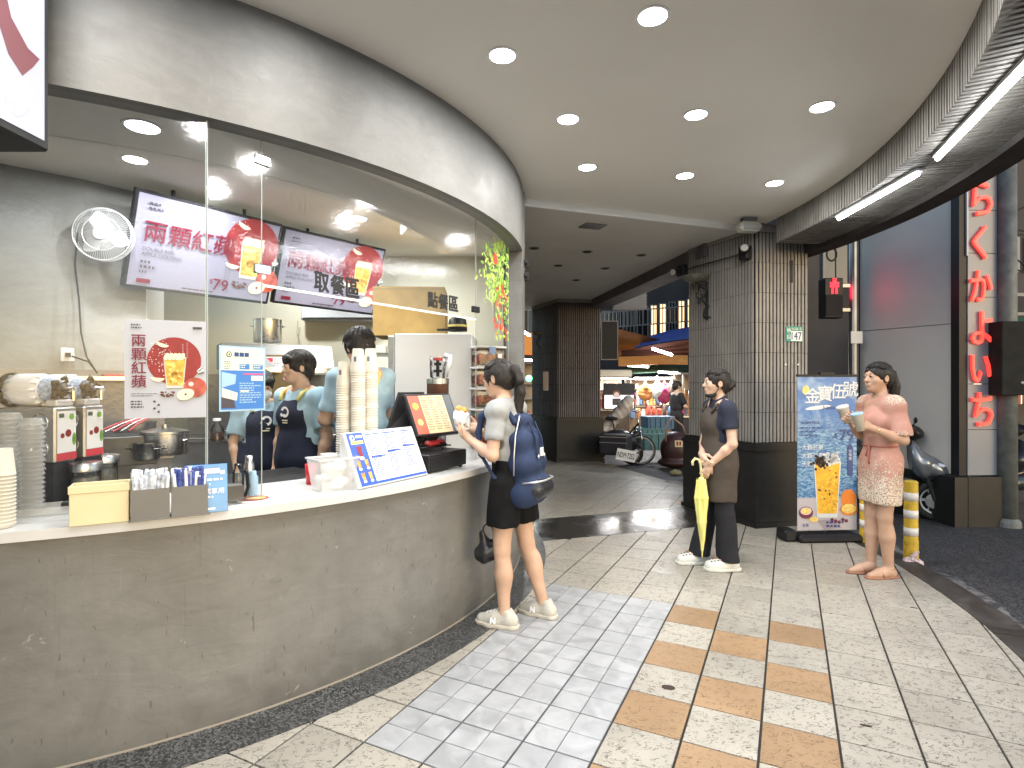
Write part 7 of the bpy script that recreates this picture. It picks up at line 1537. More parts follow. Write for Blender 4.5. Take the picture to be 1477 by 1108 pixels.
def hair_cap(t, hp, Rh, hs, h=.005, drop=.0, fringe=True, vol=1., back=0., extra=None, lo=None, name='hair', faceup=.0, style='back'):
    c = hp(0, 0, 0); F = Field(c - V(.2, .2, .3), c + V(.2, .2, .2), h)
    F.el(hp(-.014, 0, .028), V(.105, .087, .096) * hs * vol, Rh, k=.01); F.el(hp(-.05, 0, -.02 - back), V(.062, .072, .080 + back) * hs * vol, Rh, k=.03)
    F.el(hp(.075, 0, -.052 + faceup), V(.080, .068, .088) * hs, Rh, k=.012, op='sub'); F.el(hp(.02, 0, -.09), V(.09, .10, .07) * hs, Rh, k=.01, op='sub')
    for s in (-1, 1): F.el(hp(-.01, s * .088, -.012), V(.022, .02, .034) * hs, Rh, k=.006, op='sub')
    if extra: extra(F)
    locks = MB(); rr = random.Random(int(vol * 1000) + int(hs * 100)); tailed = name == 'hair' and back == 0 and 'tail' in getattr(extra, '__name__', '')
    e = V(.107, .089, .098) * vol
    def sp(d, lift=1.): d = d / np.linalg.norm(d); return hp(*(V(-.014, 0, .028) + d * e * lift))
    for i in range(150 if style else 0):
        if style == 'back':                   # combed back to the tail
            a = rr.uniform(-1.25, 1.25); s0 = V(math.cos(a) * rr.uniform(.55, .95), math.sin(a), rr.uniform(.25, .55) + .2 * math.cos(a)); s1 = V(-.95, rr.uniform(-.15, .15), rr.uniform(-.05, .35)); up = V(0, 0, .55)
            pts = []
            for k in range(7): f = k / 6; d = s0 * (1 - f) + s1 * f + up * 4 * f * (1 - f) * .5; pts.append(sp(d, 1.0 + rr.uniform(-.005, .012)))
        else:                                 # short, falling from the crown
            a = rr.uniform(0, 2 * PI); el = rr.uniform(-.35, .25) if abs(math.atan2(math.sin(a), math.cos(a))) > 1.0 else rr.uniform(.30, .55); s0 = V(-.25 + rr.uniform(-.1, .1), rr.uniform(-.1, .1), 1.); s1 = V(math.cos(a), math.sin(a), el)
            if abs(math.sin(a)) > .8 and el < .0: el = .05; s1 = V(math.cos(a), math.sin(a), el)
            pts = []
            for k in range(7): f = k / 6; d = s0 * (1 - f) + s1 * f; pts.append(sp(d, 1.0 + .05 * f * f * rr.random() + rr.uniform(-.003, .006)))
        locks.tube(pts, .0042, M_hair, 5, .0012)
    F.noise(.0016, 210, 5, (1, 1, .2)); F.noise(.0022, 60, 6, (1, 1, .35)); o = F.mesh(name, M_hair, t)
    if locks.v: locks.build('hair_locks', parent=o, smooth=True, kind='stuff')
    return o

# ---------- customer with backpack ----------
C_tee = cloth('grey_tshirt', (.30, .31, .31)); C_blk = cloth('black_shorts', (.008, .008, .009), .3); C_blk.node_tree.nodes['Principled BSDF'].inputs['Specular IOR Level'].default_value = .15
J1 = dict(ankL=(.05, .115, .075), kneL=(.075, .10, .47), hipL=(.065, .085, .87), ankR=(-.12, -.13, .075), kneR=(-.01, -.10, .47), hipR=(.045, -.085, .87), pelvis=(.055, 0, .90), chest=(.085, 0, 1.21), shL=(.085, .155, 1.33), shR=(.085, -.155, 1.33), elL=(.085, .215, 1.065), wrL=(.295, .12, 1.15), elR=(.11, -.21, 1.08), wrR=(.31, -.05, 1.185), head=(.145, 0, 1.53), neck=(.09, 0, 1.38))
t, D, hp, Rh, S, hs = make_person('young woman in grey T-shirt and black shorts ordering at the counter, hair in a ponytail', (.045, 3.56, 0), R(157), 1.655, SK1, J1, head_yaw=-.15, head_pitch=.22,
    hands=dict(L=dict(dir=(.8, -.35, .45), pn=(.1, -.6, .8), curl=.8, side=-1), R=dict(dir=(.8, .35, .4), pn=(.1, .6, .8), curl=.8, side=1)), feetdir=(.05, -.15))
cust = t
F = Field(D['pelvis'] * 0 + V(-.15, -.32, .95), V(.33, .32, 1.46), .0055)
F.el(D['chest'], V(.112, .160, .175), k=.05); F.el(D['chest'] + V(.05, 0, -.01), V(.075, .125, .075), k=.05); F.el(V(.068, 0, 1.06), V(.11, .145, .16), k=.05)
for sd in 'LR': F.rc(D['sh' + sd] - V(0, 0, .002), D['sh' + sd] * .42 + D['el' + sd] * .58, .055, .060, k=.05); F.rc(D['sh' + sd], V(.09, 0, 1.365), .055, k=.04); F.rc((D['sh' + sd] + D['neck']) / 2, D['sh' + sd], .058, .058, k=.04)
for s, sd in ((1, 'L'), (-1, 'R')):
    n = D['el' + sd] - D['sh' + sd]; n = n / np.linalg.norm(n); p = D['sh' + sd] * .42 + D['el' + sd] * .58
    F.el(p + n * .06, V(.075, .075, .05), rotm(0), k=.004, op='sub')
F.cut((.09, 0, 1.412), (.35, 0, 1)); F.cut((0, 0, 1.0), (0, 0, -1)); F.el(V(.115, 0, 1.43), V(.075, .07, .045), k=.01, op='sub'); F.noise(.0035, 38, 2, (1, 1, .6)); F.mesh('tshirt', C_tee, t)
def shorts(name, D, z0, z1, m, t, flare=.1, seed=1, h=.0055, waist=(.115, .145), k=.03, legs=('L', 'R')):
    F = Field(V(-.30, -.34, z0 - .02), V(.32, .34, z1 + .03), h)
    F.el(V(D['pelvis'][0], 0, z1 - .02), V(waist[0], waist[1], .12), k=.04); F.el(D['pelvis'] + V(-.01, 0, -.02), V(.128, .172, .13), k=.05)
    for sd in legs:
        a_ = D['hip' + sd]; b_ = D['kne' + sd]; f = (a_[2] - z0) / max(.01, a_[2] - b_[2])
        if f <= 1: e = a_ + (b_ - a_) * f; F.rc(a_, e, .10, flare, k=k)
        else:
            c_ = D['ank' + sd]; g_ = (b_[2] - z0) / (b_[2] - c_[2]); F.chain([a_, b_, b_ + (c_ - b_) * g_], [.098, .075, flare], k)
    F.cut((0, 0, z0), (0, 0, -1)); F.cut((0, 0, z1), (0, 0, 1)); F.noise(.005, 26, seed, (1, 1, .35)); return F.mesh(name, m, t)
shorts('shorts', D, .625, 1.03, C_blk, t, .104, 1, k=.012)
tail = lambda F: (F.chain([hp(-.095, 0, .045), hp(-.135, 0, .02), hp(-.15, 0, -.05)], [.028, .032, .03], .02), F.rc(hp(.045, .062, .03), hp(.030, .076, -.045), .010, .005, k=.012), F.rc(hp(.045, -.062, .03), hp(.030, -.076, -.045), .010, .005, k=.012))
hair_cap(t, hp, Rh, hs, extra=tail, faceup=-.008)
pt = D['head'] + V(-.15, 0, -.01); F = Field(pt + V(-.1, -.1, -.38), pt + V(.1, .1, .1), .0045); F.chain([pt + V(.01, 0, .03), pt + V(-.005, .0, -.08), pt + V(.01, .01, -.20), pt + V(.03, .01, -.31)], [.032, .034, .027, .010], .01); F.noise(.0025, 130, 4, (1, 1, .12)); F.mesh('ponytail', M_hair, t)
b = MB(); b.cyl(hp(-.098, -.0, .03), hp(-.115, 0, .038), .03, m=mat('hair_tie', (.25, .22, .2), .4), n=14); b.build('hair_tie', parent=t)
b = MB(); b.cyl(D['sh' + 'L'] * .50 + D['elL'] * .50, D['shL'] * .44 + D['elL'] * .56, .0675, .0680, C_blk, 20) if False else None
# trainers
M_shoe = mat('shoe_cream', (.50, .48, .42), .7, nz=.1, nscale=30, bump=.2, bscale=200); M_sole = mat('shoe_sole', (.60, .55, .47), .6)
def shoe(t, an, ft, s=1., name='shoe', m=None, sole=None, clog=False, z=0):
    fd = V(math.cos(ft), math.sin(ft), 0); sd = V(-fd[1], fd[0], 0); g = V(an[0], an[1], 0); Rm = rotm(ft)
    F = Field(g + V(-.2, -.2, .0), g + V(.26, .22, .16), .0045)
    F.chain([g - fd * .045 * s + V(0, 0, .045), g + fd * .06 * s + V(0, 0, .045), g + fd * .15 * s + V(0, 0, .036)], [.043 * s, .044 * s, .034 * s], .03); F.rc(g - fd * .03 * s + V(0, 0, .05), g - fd * .02 * s + V(0, 0, .075 if clog else .085), .042 * s, .042 * s, k=.02); F.rc(g + fd * .02 * s + V(0, 0, .07), g + fd * .10 * s + V(0, 0, .05), .035 * s, .03 * s, k=.02)
    if clog: F.rc(g + fd * .05 * s + V(0, 0, .045), g + fd * .145 * s + V(0, 0, .04), .053, .047, k=.02)
    F.cut((0, 0, .022), (0, 0, -1), .002); F.rc(g - fd * .01 + V(0, 0, .10), g + V(0, 0, .16), .028, .03, k=.004, op='sub')
    o = F.mesh(name, m or M_shoe, t)
    F = Field(g + V(-.2, -.2, -.01), g + V(.26, .22, .06), .0045); F.chain([g - fd * .050 * s + V(0, 0, .02), g + fd * .02 * s + V(0, 0, .02), g + fd * .09 * s + V(0, 0, .02), g + fd * .155 * s + V(0, 0, .022)], [.046 * s, .042 * s, .048 * s, .038 * s] if not clog else [.052, .048, .057, .05], .03); F.cut((0, 0, .001), (0, 0, -1), .002); F.cut((0, 0, .027), (0, 0, 1), .002); F.mesh('sole', sole or M_sole, o)
    return o, g, fd, sd
for sd, ft, sg in (('L', .05, 1), ('R', -.15, 1)):
    o, g, fd, s_ = shoe(t, D['ank' + sd], ft)
    pn = Pan(g + fd * .075 + s_ * .0500 + V(0, 0, .030), -fd, V(0, 0, 1) - s_ * .25); pn.text('N', 0, 0, .042, M_papw, 1, bold=.12, ext=.2); pn.mb.build('letter_n', parent=o)
    b = MB(); 
    for i in range(4): q = g + fd * (.045 + .022 * i) + V(0, 0, .105 - .008 * i); b.tube([q - s_ * .022, q + V(0, 0, .004), q + s_ * .022], .003, M_papw, 5)
    b.build('laces', parent=o); b = MB(); b.cyl(D['ank' + sd] + V(0, 0, -.01), D['ank' + sd] + V(0, 0, .022), .0365, m=C_blk, n=16); b.build('sock', parent=o)
# backpack (held thing)
bp = thing('backpack', 'navy backpack with a mesh front pocket on the back of the ordering woman', 'backpack', cust.location + Vector((math.cos(R(157)), math.sin(R(157)), 0)) * .115 + Vector((0, 0, -.035)), R(157)); M_bp = cloth('navy_canvas', (.013, .028, .078), .15, .8, .5); M_zip = mat('zip_silver', (.6, .6, .6), .3, .6)
F = Field(V(-.46, -.24, .72), V(-.04, .24, 1.42), .006); F.rc((-.17, -.075, .86), (-.17, .075, .86), .095, k=.05); F.rc((-.17, -.075, 1.04), (-.17, .075, 1.04), .092, k=.06); F.rc((-.155, -.07, 1.18), (-.155, .07, 1.18), .078, k=.06); F.rc((-.14, -.045, 1.30), (-.14, .045, 1.30), .050, k=.05); F.rc((-.225, -.06, .89), (-.225, .06, .89), .075, k=.05); F.cut((0, 0, .775), (0, 0, -1), .02); F.noise(.004, 30, 7); F.mesh('bag_body', M_bp, bp)
F = Field(V(-.42, -.2, .76), V(-.2, .2, 1.10), .006); F.rc((-.250, -.075, .89), (-.250, .075, .89), .066, k=.04); F.cut((0, 0, .95), (.3, 0, 1), .01); F.mesh('front_pocket', mat('mesh_black', (.02, .022, .028), .35, nz=.9, nscale=90), bp)
b = MB(); b.tube([(-.20, .150, .935), (-.27, .142, .945), (-.313, .08, .950), (-.316, 0, .950), (-.313, -.08, .950), (-.27, -.142, .945)], .006, M_zip, 6); b.build('pocket_zip', parent=bp, smooth=True)
b = MB(); b.tube([(-.15, .170, .98), (-.15, .166, 1.10), (-.15, .145, 1.22), (-.15, .08, 1.335), (-.155, -.06, 1.345), (-.15, -.13, 1.24)], .0045, M_zip, 6); b.build('main_zip', parent=bp, smooth=True)
b = MB()
for s in (-1, 1): b.tube([(-.262, s * .05, 1.08), (-.245, s * .05, 1.20), (-.20, s * .045, 1.30)], .007, M_bp, 6); b.ell((-.266, s * .05, 1.09), (.006, .014, .014), M_zip, 8, 6)
b.box(-.272, -.262, -.02, .02, 1.09, 1.14, M_papw); b.build('grab_handle', parent=bp)
for s in (-1, 1):
    F = Field(V(-.2, -.26, .95), V(.2, .26, 1.45), .006); F.chain([V(-.12, s * .09, 1.30), V(-.06, s * .105, 1.385), V(.015, s * .115, 1.40), V(.085, s * .12, 1.335), V(.11, s * .125, 1.23), V(.08, s * .155, 1.10), V(-.02, s * .165, .96), V(-.13, s * .14, .87)], [.022, .021, .022, .022, .019, .012, .010, .012], .02); F.mesh('shoulder_strap', M_bp, bp)
# sandwich and black bag
q = D['wrL'] * .5 + D['wrR'] * .5 + V(.085, 0, .075)
sw = thing('wrapped_snack', 'bitten snack in crumpled white paper held by the ordering woman', 'food', cust.location, R(157))
F = Field(q + V(-.1, -.1, -.12), q + V(.1, .1, .12), .005); F.rc(q + V(-.02, .01, -.07), q + V(.01, 0, .04), .028, .052, k=.02); F.el(q + V(-.03, .05, .03), V(.03, .02, .035), k=.01); F.el(q + V(.04, -.02, .04), V(.03, .03, .03), k=.01); F.noise(.006, 75, 3); F.mesh('paper_wrap', mat('paper_wrap', (.72, .72, .70), .6), sw)
F = Field(q + V(-.1, -.1, -.0), q + V(.1, .1, .14), .005); F.el(q + V(.0, .0, .075), V(.035, .03, .028), k=.01); F.el(q + V(.02, .01, .095), V(.018, .018, .018), k=.01); F.noise(.004, 90, 5); F.mesh('bread', mat('bread', (.50, .28, .07), .7, nz=.35, nscale=40), sw)
bb = thing('handbag', 'small black bag hanging against the counter beside the legs of the ordering woman', 'bag', P(702, 800, 3.52)); F = Field(V(-.13, -.1, -.12), V(.13, .12, .25), .006); F.rc((-.02, 0, -.0), (.03, .02, .02), .055, .06, k=.03); F.rc((.0, 0, .03), (-.03, 0, .13), .05, .02, k=.04); F.cut((0, 0, -.05), (0.2, 0, -1), .01); F.noise(.005, 50, 3); F.mesh('bag_body', mat('black_leather', (.012, .012, .014), .35), bb)
b = MB(); b.tube([(-.03, 0, .12), (-.02, .03, .17), (.02, .05, .20), (.05, .04, .10)], .006, M_black, 6); b.build('strap', parent=bb)

# ---------- woman with apron and yellow umbrella ----------
C_ap = cloth('brown_apron', (.062, .048, .038)); C_pol = cloth('navy_polo', (.014, .018, .038)); C_tr = cloth('navy_trousers', (.008, .009, .014), .3)
J2 = dict(ankL=(-.04, .09, .075), ankR=(.13, -.10, .075), kneR=(.06, -.09, .47), kneL=(-.01, .09, .47), elL=(-.01, .225, 1.055), wrL=(.14, .13, .875), elR=(.04, -.20, 1.06), wrR=(.175, .06, .95), head=(.025, 0, 1.545))
t, D, hp, Rh, S, hs = make_person('woman in a brown apron and white clogs holding a closed yellow umbrella', (1.70, 4.62, 0), R(184), 1.61, SK2, J2, head_yaw=-.12, head_pitch=-.02,
    hands=dict(L=dict(dir=(.35, -.25, -.9), pn=(-.3, -.9, 0.1), curl=.75, side=1), R=dict(dir=(.05, .75, -.5), pn=(-.9, -.1, -.3), curl=.65, side=1)), feetdir=(-.05, .02))
F = Field(V(-.22, -.32, .92), V(.25, .32, 1.44), .0055)
F.el(D['chest'], V(.112, .160, .17), k=.05); F.el(D['chest'] + V(.05, 0, -.01), V(.075, .125, .075), k=.05); F.el(V(-.005, 0, 1.02), V(.112, .15, .15), k=.05)
for sd in 'LR': F.rc(D['sh' + sd], D['sh' + sd] * .48 + D['el' + sd] * .52, .060, .060, k=.05); F.rc(D['sh' + sd], V(0, 0, 1.335), .056, k=.04)
for sd in 'LR': n = D['el' + sd] - D['sh' + sd]; n = n / np.linalg.norm(n); F.el(D['sh' + sd] * .48 + D['el' + sd] * .52 + n * .05, V(.07, .07, .045), k=.004, op='sub')
F.rc((0, -.02, 1.36), (.0, .02, 1.37), .06, k=.02); F.cut((0, 0, 1.395), (.5, 0, 1)); F.cut((0, 0, .95), (0, 0, -1)); F.noise(.003, 36, 3); F.mesh('polo_shirt', C_pol, t)
shorts('trousers', D, .075, .98, C_tr, t, .088, 4, k=.02)
def apron(t, D, z0, zw, zb, m, seed=3, wid=.17, rr=(.135, .165), h=.0055, front=.0, S=1.):
    F = Field(V(-.22, -.28, z0 - .02), V(.28, .28, zb + .05), h)
    F.el(D['pelvis'] + V(.0, 0, .0), V(rr[0] + .012, rr[1] + .014, .16), k=.05); F.el(D['pelvis'] + V(.005, 0, .12), V(rr[0] - .005, rr[1] - .01, .14), k=.05)
    F.rc(D['pelvis'] + V(.005, -.06, -.02), (D['pelvis'][0] + .01, -.075, z0 + .02), .115, .105, k=.06); F.rc(D['pelvis'] + V(.005, .06, -.02), (D['pelvis'][0] + .01, .075, z0 + .02), .115, .105, k=.06)
    F.el(D['chest'] + V(.012, 0, -.01), V(.125, .150, .17), k=.04); F.el(D['chest'] + V(.06, 0, -.01), V(.08, .125, .08), k=.05)
    x, y, z = F.ax[0][:, None, None], F.ax[1][None, :, None], F.ax[2][None, None, :]
    yl = np.clip(.115 + (zb - z) * .10, 0, .125); bibcut = np.where(z > zw + .03, np.maximum(np.abs(y) - yl, -(x - .01)), np.where(z > zw, -(x + .03), -(x + .115)))
    F.d = np.maximum(F.d, bibcut.astype(np.float32)); F.cut((0, 0, z0), (0, 0, -1), .003); F.cut((0, 0, zb), (0, 0, 1), .003); F.noise(.0045, 24, seed, (1, 1, .35)); o = F.mesh('apron', m, t); return o
ap = apron(t, D, .56, 1.0, 1.30, C_ap)
b = MB()
for s in (-1, 1): b.tube([D['chest'] + V(.105, s * .085, .085), D['chest'] + V(.06, s * .10, .155), D['chest'] + V(-.02, s * .09, .175), D['chest'] + V(-.11, s * .04, .10)], .012, C_ap, 6)
b.build('apron_strap', parent=ap, smooth=True)
b = MB(); M = Matrix.Translation((.137, .045, 1.17)) @ Matrix.Rotation(.25, 4, 'Z'); b.box(0, .004, -.035, .035, -.02, .0, mat('apron_trim', (.12, .10, .085), .6), M); b.build('chest_pocket', parent=ap)
bun = lambda F: (F.el(hp(-.125, 0, -.005), V(.036, .038, .036), k=.015), F.el(hp(-.10, .02, -.03), V(.03, .03, .03), k=.02))
hair_cap(t, hp, Rh, hs, extra=bun, vol=.985, faceup=.012)
F = Field(hp(0, 0, -.09) - V(.12, .1, .09), hp(0, 0, -.09) + V(.13, .1, .09), .0045); F.el(hp(.048, 0, -.104), V(.042, .042, .018), Rh, k=.015); F.rc(hp(.02, .046, -.095), hp(.05, .03, -.106), .012, k=.02); F.mesh('lowered_face_mask', mat('mask_black', (.012, .012, .014), .8), t)
b = MB(); b.tube([hp(.02, .052, -.085), hp(-.005, .068, -.04), hp(-.015, .078, -.02)], .003, M_black, 5); b.ell(tuple(hp(-.002, .082, -.042)), (.005, .005, .009), mat('gold', (.6, .4, .15), .3, 1.), 8, 6); b.build('earring_and_loop', parent=t)
M_clog = mat('clog_white', (.66, .66, .61), .45)
for sd, ft in (('L', -.05), ('R', .02)):
    o, g, fd, s_ = shoe(t, D['ank' + sd], ft, 1., 'clog', M_clog, M_clog, True)
    b = MB()
    for i in range(4):
        for j in (-1, 0, 1):
            q = g + fd * (.075 + .026 * i - abs(j) * .006) + s_ * (.026 * j * (1 + .1 * (i < 2))) + V(0, 0, .0945 - .0042 * i - abs(j) * .008); b.ell(tuple(q + V(0, 0, .004)), (.0085, .007, .005), M_blackm, 8, 5)
    b.build('ventilation_holes', parent=o); b = MB(); b.ell(tuple(g + fd * .105 + V(0, 0, .102)), (.016, .014, .008), mat('charm', (.3, .16, .06), .5), 9, 6); b.ell(tuple(g + fd * .075 + s_ * .03 + V(0, 0, .092)), (.01, .01, .006), mat('charm_pink', (.6, .3, .3), .5), 9, 6); b.build('shoe_charm', parent=o)
# umbrella
hw = D['wrL'] + V(.055, -.03, -.085); um = thing('umbrella', 'closed pale yellow umbrella with a hooked handle held by the apron woman', 'umbrella', (1.70, 4.62, 0), R(184)); M_umb = cloth('umbrella_yellow', (.72, .68, .22), .06, .6, .1)
tip = V(hw[0] - .0, hw[1] + .02, .175); top = hw + V(.0, .0, -.01)
b = MB(); b.tube([top + V(-.01, .0, -.05), top + V(0, 0, .05), top + V(.005, 0, .10), top + V(.02, 0, .135), top + V(.05, 0, .145), top + V(.072, 0, .12), top + V(.07, 0, .09)], .0105, mat('umbrella_handle', (.72, .68, .35), .4), 10); b.build('handle', parent=um, smooth=True)
F = Field(V(min(tip[0], top[0]) - .1, top[1] - .1, .12), V(max(tip[0], top[0]) + .1, top[1] + .1, top[2] + .05), .005); k_ = 8
p0 = top + V(0, 0, -.03)
F.chain([p0, p0 * .75 + tip * .25, p0 * .4 + tip * .6, tip], [.028, .042, .035, .010], .01)
for i in range(k_):
    a_ = 2 * PI * i / k_; o_ = V(math.cos(a_), math.sin(a_), 0); F.chain([p0 + o_ * .035 + V(0, 0, .012 * math.sin(i * 2.)), p0 * .75 + tip * .25 + o_ * .046, p0 * .4 + tip * .6 + o_ * .032, tip + V(0, 0, .03)], [.006, .010, .008, .006], .008)
F.noise(.0025, 60, 3, (1, 1, .3)); F.mesh('folded_canopy', M_umb, um)
b = MB(); b.cyl(tip + V(0, 0, .02), tip - V(0, 0, .055), .007, .004, M_umb, 8); b.build('tip', parent=um)

# ---------- woman in pink dress ----------
def dress_mat():
    n = NT('pink_dress'); s = n.N.new('ShaderNodeSeparateXYZ'); n.L.new(n.tc.outputs['Object'], s.inputs[0]); z = s.outputs[2]
    a = n.voro(75, out='Distance'); b_ = n.noise(40, 4, dist=2.); wob = n.noise(14, 3)
    dens = n.mapr(n.math('ADD', z, n.math('MULTIPLY', wob, .12)), .72, 1.06, .80, .0)
    lace = n.math('GREATER_THAN', dens, n.mapr(b_, .3, .7)); 
    ya = n.math('ABSOLUTE', s.outputs[1]); cuff = n.math('MULTIPLY', n.mapr(ya, .20, .21), n.mapr(z, 1.16, 1.12)); shl = n.math('MULTIPLY', n.mapr(z, 1.34, 1.36), n.mapr(ya, .10, .12))
    l2 = n.math('MULTIPLY', n.math('MAXIMUM', cuff, shl), n.math('GREATER_THAN', n.noise(45, 4, dist=2.), .47)); l = n.math('MAXIMUM', lace, l2)
    base = n.mix(n.mapr(n.noise(8, 4), .3, .7), (.46, .235, .185), (.54, .29, .235)); sp = n.noise(70, 3); base = n.mix(n.math('MULTIPLY', n.mapr(sp, .62, .7), .35), base, (.66, .50, .40))
    dk = n.mix(n.mapr(n.noise(110, 2), .50, .58), (.64, .57, .46), (.30, .16, .11)); c = n.mix(l, base, dk); return n.out(c, .8, sp, .2, .002)
J3 = dict(hipL=(0, .07, .87), hipR=(0, -.07, .87), kneL=(.01, .062, .47), kneR=(.02, -.062, .47), shL=(-.005, .152, 1.335), shR=(-.005, -.152, 1.335), ankL=(-.03, .055, .06), ankR=(.03, -.06, .06), elL=(-.02, .215, 1.075), wrL=(.19, .155, 1.165), elR=(.0, -.225, 1.08), wrR=(.22, -.04, 1.21), head=(.02, 0, 1.545))
t, D, hp, Rh, S, hs = make_person('woman in a pink dress with cream lace pattern holding two cups beside the banner', (2.89, 4.42, 0), R(184), 1.655, SK3, J3, pw=.86, head_yaw=.12, head_pitch=-.02,
    hands=dict(L=dict(dir=(.8, -.4, .35), pn=(.35, -.85, -.1), curl=.75, side=-1), R=dict(dir=(.75, .35, .4), pn=(.3, .9, 0), curl=.75, side=1)), feetdir=(.05, -.03))
p3 = t
F = Field(V(-.26, -.34, .52), V(.28, .34, 1.45), .006)
F.el(D['chest'], V(.108, .148, .17), k=.05); F.el(D['chest'] + V(.06, 0, -.01), V(.072, .125, .085), k=.05); F.el(V(0, 0, 1.04), V(.104, .130, .12), k=.05); F.el(D['pelvis'] + V(-.006, 0, -.02), V(.128, .156, .16), k=.05)
F.rc((-.005, -.045, .90), (.0, -.055, .60), .108, .115, k=.05); F.rc((-.005, .045, .90), (-.0, .055, .60), .108, .115, k=.05)
for sd in 'LR': F.rc(D['sh' + sd], D['sh' + sd] * .2 + D['el' + sd] * .8, .056, .072, k=.05); F.rc(D['sh' + sd], V(0, 0, 1.365), .057, k=.04); F.rc((D['sh' + sd] + D['neck']) / 2, D['sh' + sd], .060, .060, k=.04)
for sd in 'LR': n = D['el' + sd] - D['sh' + sd]; n = n / np.linalg.norm(n); F.el(D['sh' + sd] * .2 + D['el' + sd] * .8 + n * .055, V(.085, .085, .045), k=.004, op='sub')
F.el(V(.075, 0, 1.425), V(.06, .05, .045), k=.01, op='sub'); F.cut((0, 0, 1.425), (.35, 0, 1)); F.cut((0, 0, .575), (0, 0, -1)); F.noise(.0055, 24, 9, (1, 1, .45)); F.mesh('dress', dress_mat(), t)
b = MB(); b.tube([(.108 * math.cos(a), .135 * math.sin(a), 1.02) for a in np.linspace(0, 2 * PI, 30)], .007, mat('dress_belt', (.42, .15, .11), .7), 6); b.tube([(.112, .03, 1.02), (.128, .04, .95), (.130, .05, .88)], .006, MATS['dress_belt'], 6); b.tube([(.112, .02, 1.02), (.130, .015, .94)], .006, MATS['dress_belt'], 6); b.build('belt_tie', parent=t, smooth=True)
tail3 = lambda F: (F.chain([hp(-.09, 0, .04), hp(-.125, 0, .025), hp(-.135, 0, -.03)], [.03, .034, .032], .02),)
hair_cap(t, hp, Rh, hs, extra=tail3, faceup=.01)
pt = D['head'] + V(-.125, 0, .01); F = Field(pt + V(-.1, -.1, -.38), pt + V(.1, .1, .1), .0045); F.chain([pt + V(.01, 0, .02), pt + V(-.015, .0, -.08), pt + V(-.01, .0, -.18), pt + V(.0, .01, -.27)], [.033, .04, .034, .012], .01); F.noise(.0025, 130, 8, (1, 1, .12)); F.mesh('ponytail', M_hair, t)
b = MB(); b.ell(tuple(hp(-.10, .0, .05)), (.02, .03, .02), M_papw, 10, 6); b.build('hair_clip', parent=t, smooth=True); b = MB(); b.ell(tuple(hp(-.002, .084, -.045)), (.005, .005, .006), MATS['gold'], 8, 6); b.build('earring', parent=t); b = MB(); w_ = D['wrL']; e_ = D['elL']; dd = (w_ - e_) / np.linalg.norm(w_ - e_); b.cyl(w_ - dd * .05, w_ - dd * .038, .031, m=mat('bracelet', (.65, .45, .3), .3, .6), n=16); b.build('bracelet', parent=t)
M_sand = mat('sandal_tan', (.36, .17, .10), .5)
for sd, ft in (('L', .05), ('R', -.03)):
    an = D['ank' + sd]; fd = V(math.cos(ft), math.sin(ft), 0); s_ = V(-fd[1], fd[0], 0); g = V(an[0], an[1], 0)
    F = Field(g + V(-.12, -.1, -.01), g + V(.25, .1, .05), .004); F.chain([g - fd * .045 + V(0, 0, .012), g + fd * .04 + V(0, 0, .012), g + fd * .11 + V(0, 0, .012), g + fd * .17 + V(0, 0, .012)], [.036, .034, .045, .033], .03); F.cut((0, 0, .001), (0, 0, -1), .002); F.cut((0, 0, .014), (0, 0, 1), .002); o = F.mesh('sandal', M_sand, t)
    b = MB(); b.tube([g + fd * .07 + s_ * .044 + V(0, 0, .012), g + fd * .085 + s_ * .03 + V(0, 0, .05), g + fd * .10 + V(0, 0, .062), g + fd * .085 - s_ * .03 + V(0, 0, .05), g + fd * .07 - s_ * .044 + V(0, 0, .012)], .007, M_sand, 6); b.tube([g + fd * .10 + V(0, 0, .062), g + fd * .14 + V(0, 0, .04)], .005, M_sand, 6); b.tube([g + V(-.03 + .036 * math.cos(a), .036 * math.sin(a), .07) + fd * .028 for a in np.linspace(0, 2 * PI, 17)], .0045, M_sand, 5); b.build('strap', parent=o, smooth=True)
for k, (sd, off, lb) in enumerate((('R', V(.065, .035, .05), 'white paper cup in the far hand of the pink dress woman'), ('L', V(.075, -.03, .045), 'white cup with a blue lid in the near hand of the pink dress woman'))):
    q = D['wr' + sd] + off; c = thing('drink_cup', lb, 'cup', (2.89, 4.42, 0), R(184), 'cups held by the pink dress woman'); M = Matrix.Translation(tuple(q)) @ Matrix.Rotation(.35 - .1 * k, 4, 'Y'); b = MB(); b.lathe([(.030, -.07), (.042, .06), (.044, .062)], M_cup, 22, M=M); b.lathe([(.0001, -.07), (.030, -.07)], M_cup, 22, M=M); b.build('cup_wall', parent=c, smooth=True); b = MB(); b.lathe([(.046, .056), (.046, .066), (.038, .072), (.0001, .073)], M_wplas if k == 0 else M_lblue, 22, M=M); b.build('lid', parent=c, autos=40); b = MB(); b.box(-.006, .006, -.001, .001, .03, .05, M_lblue, M @ Matrix.Translation((0, .041, 0))); b.build('print_mark', parent=c) if False else None

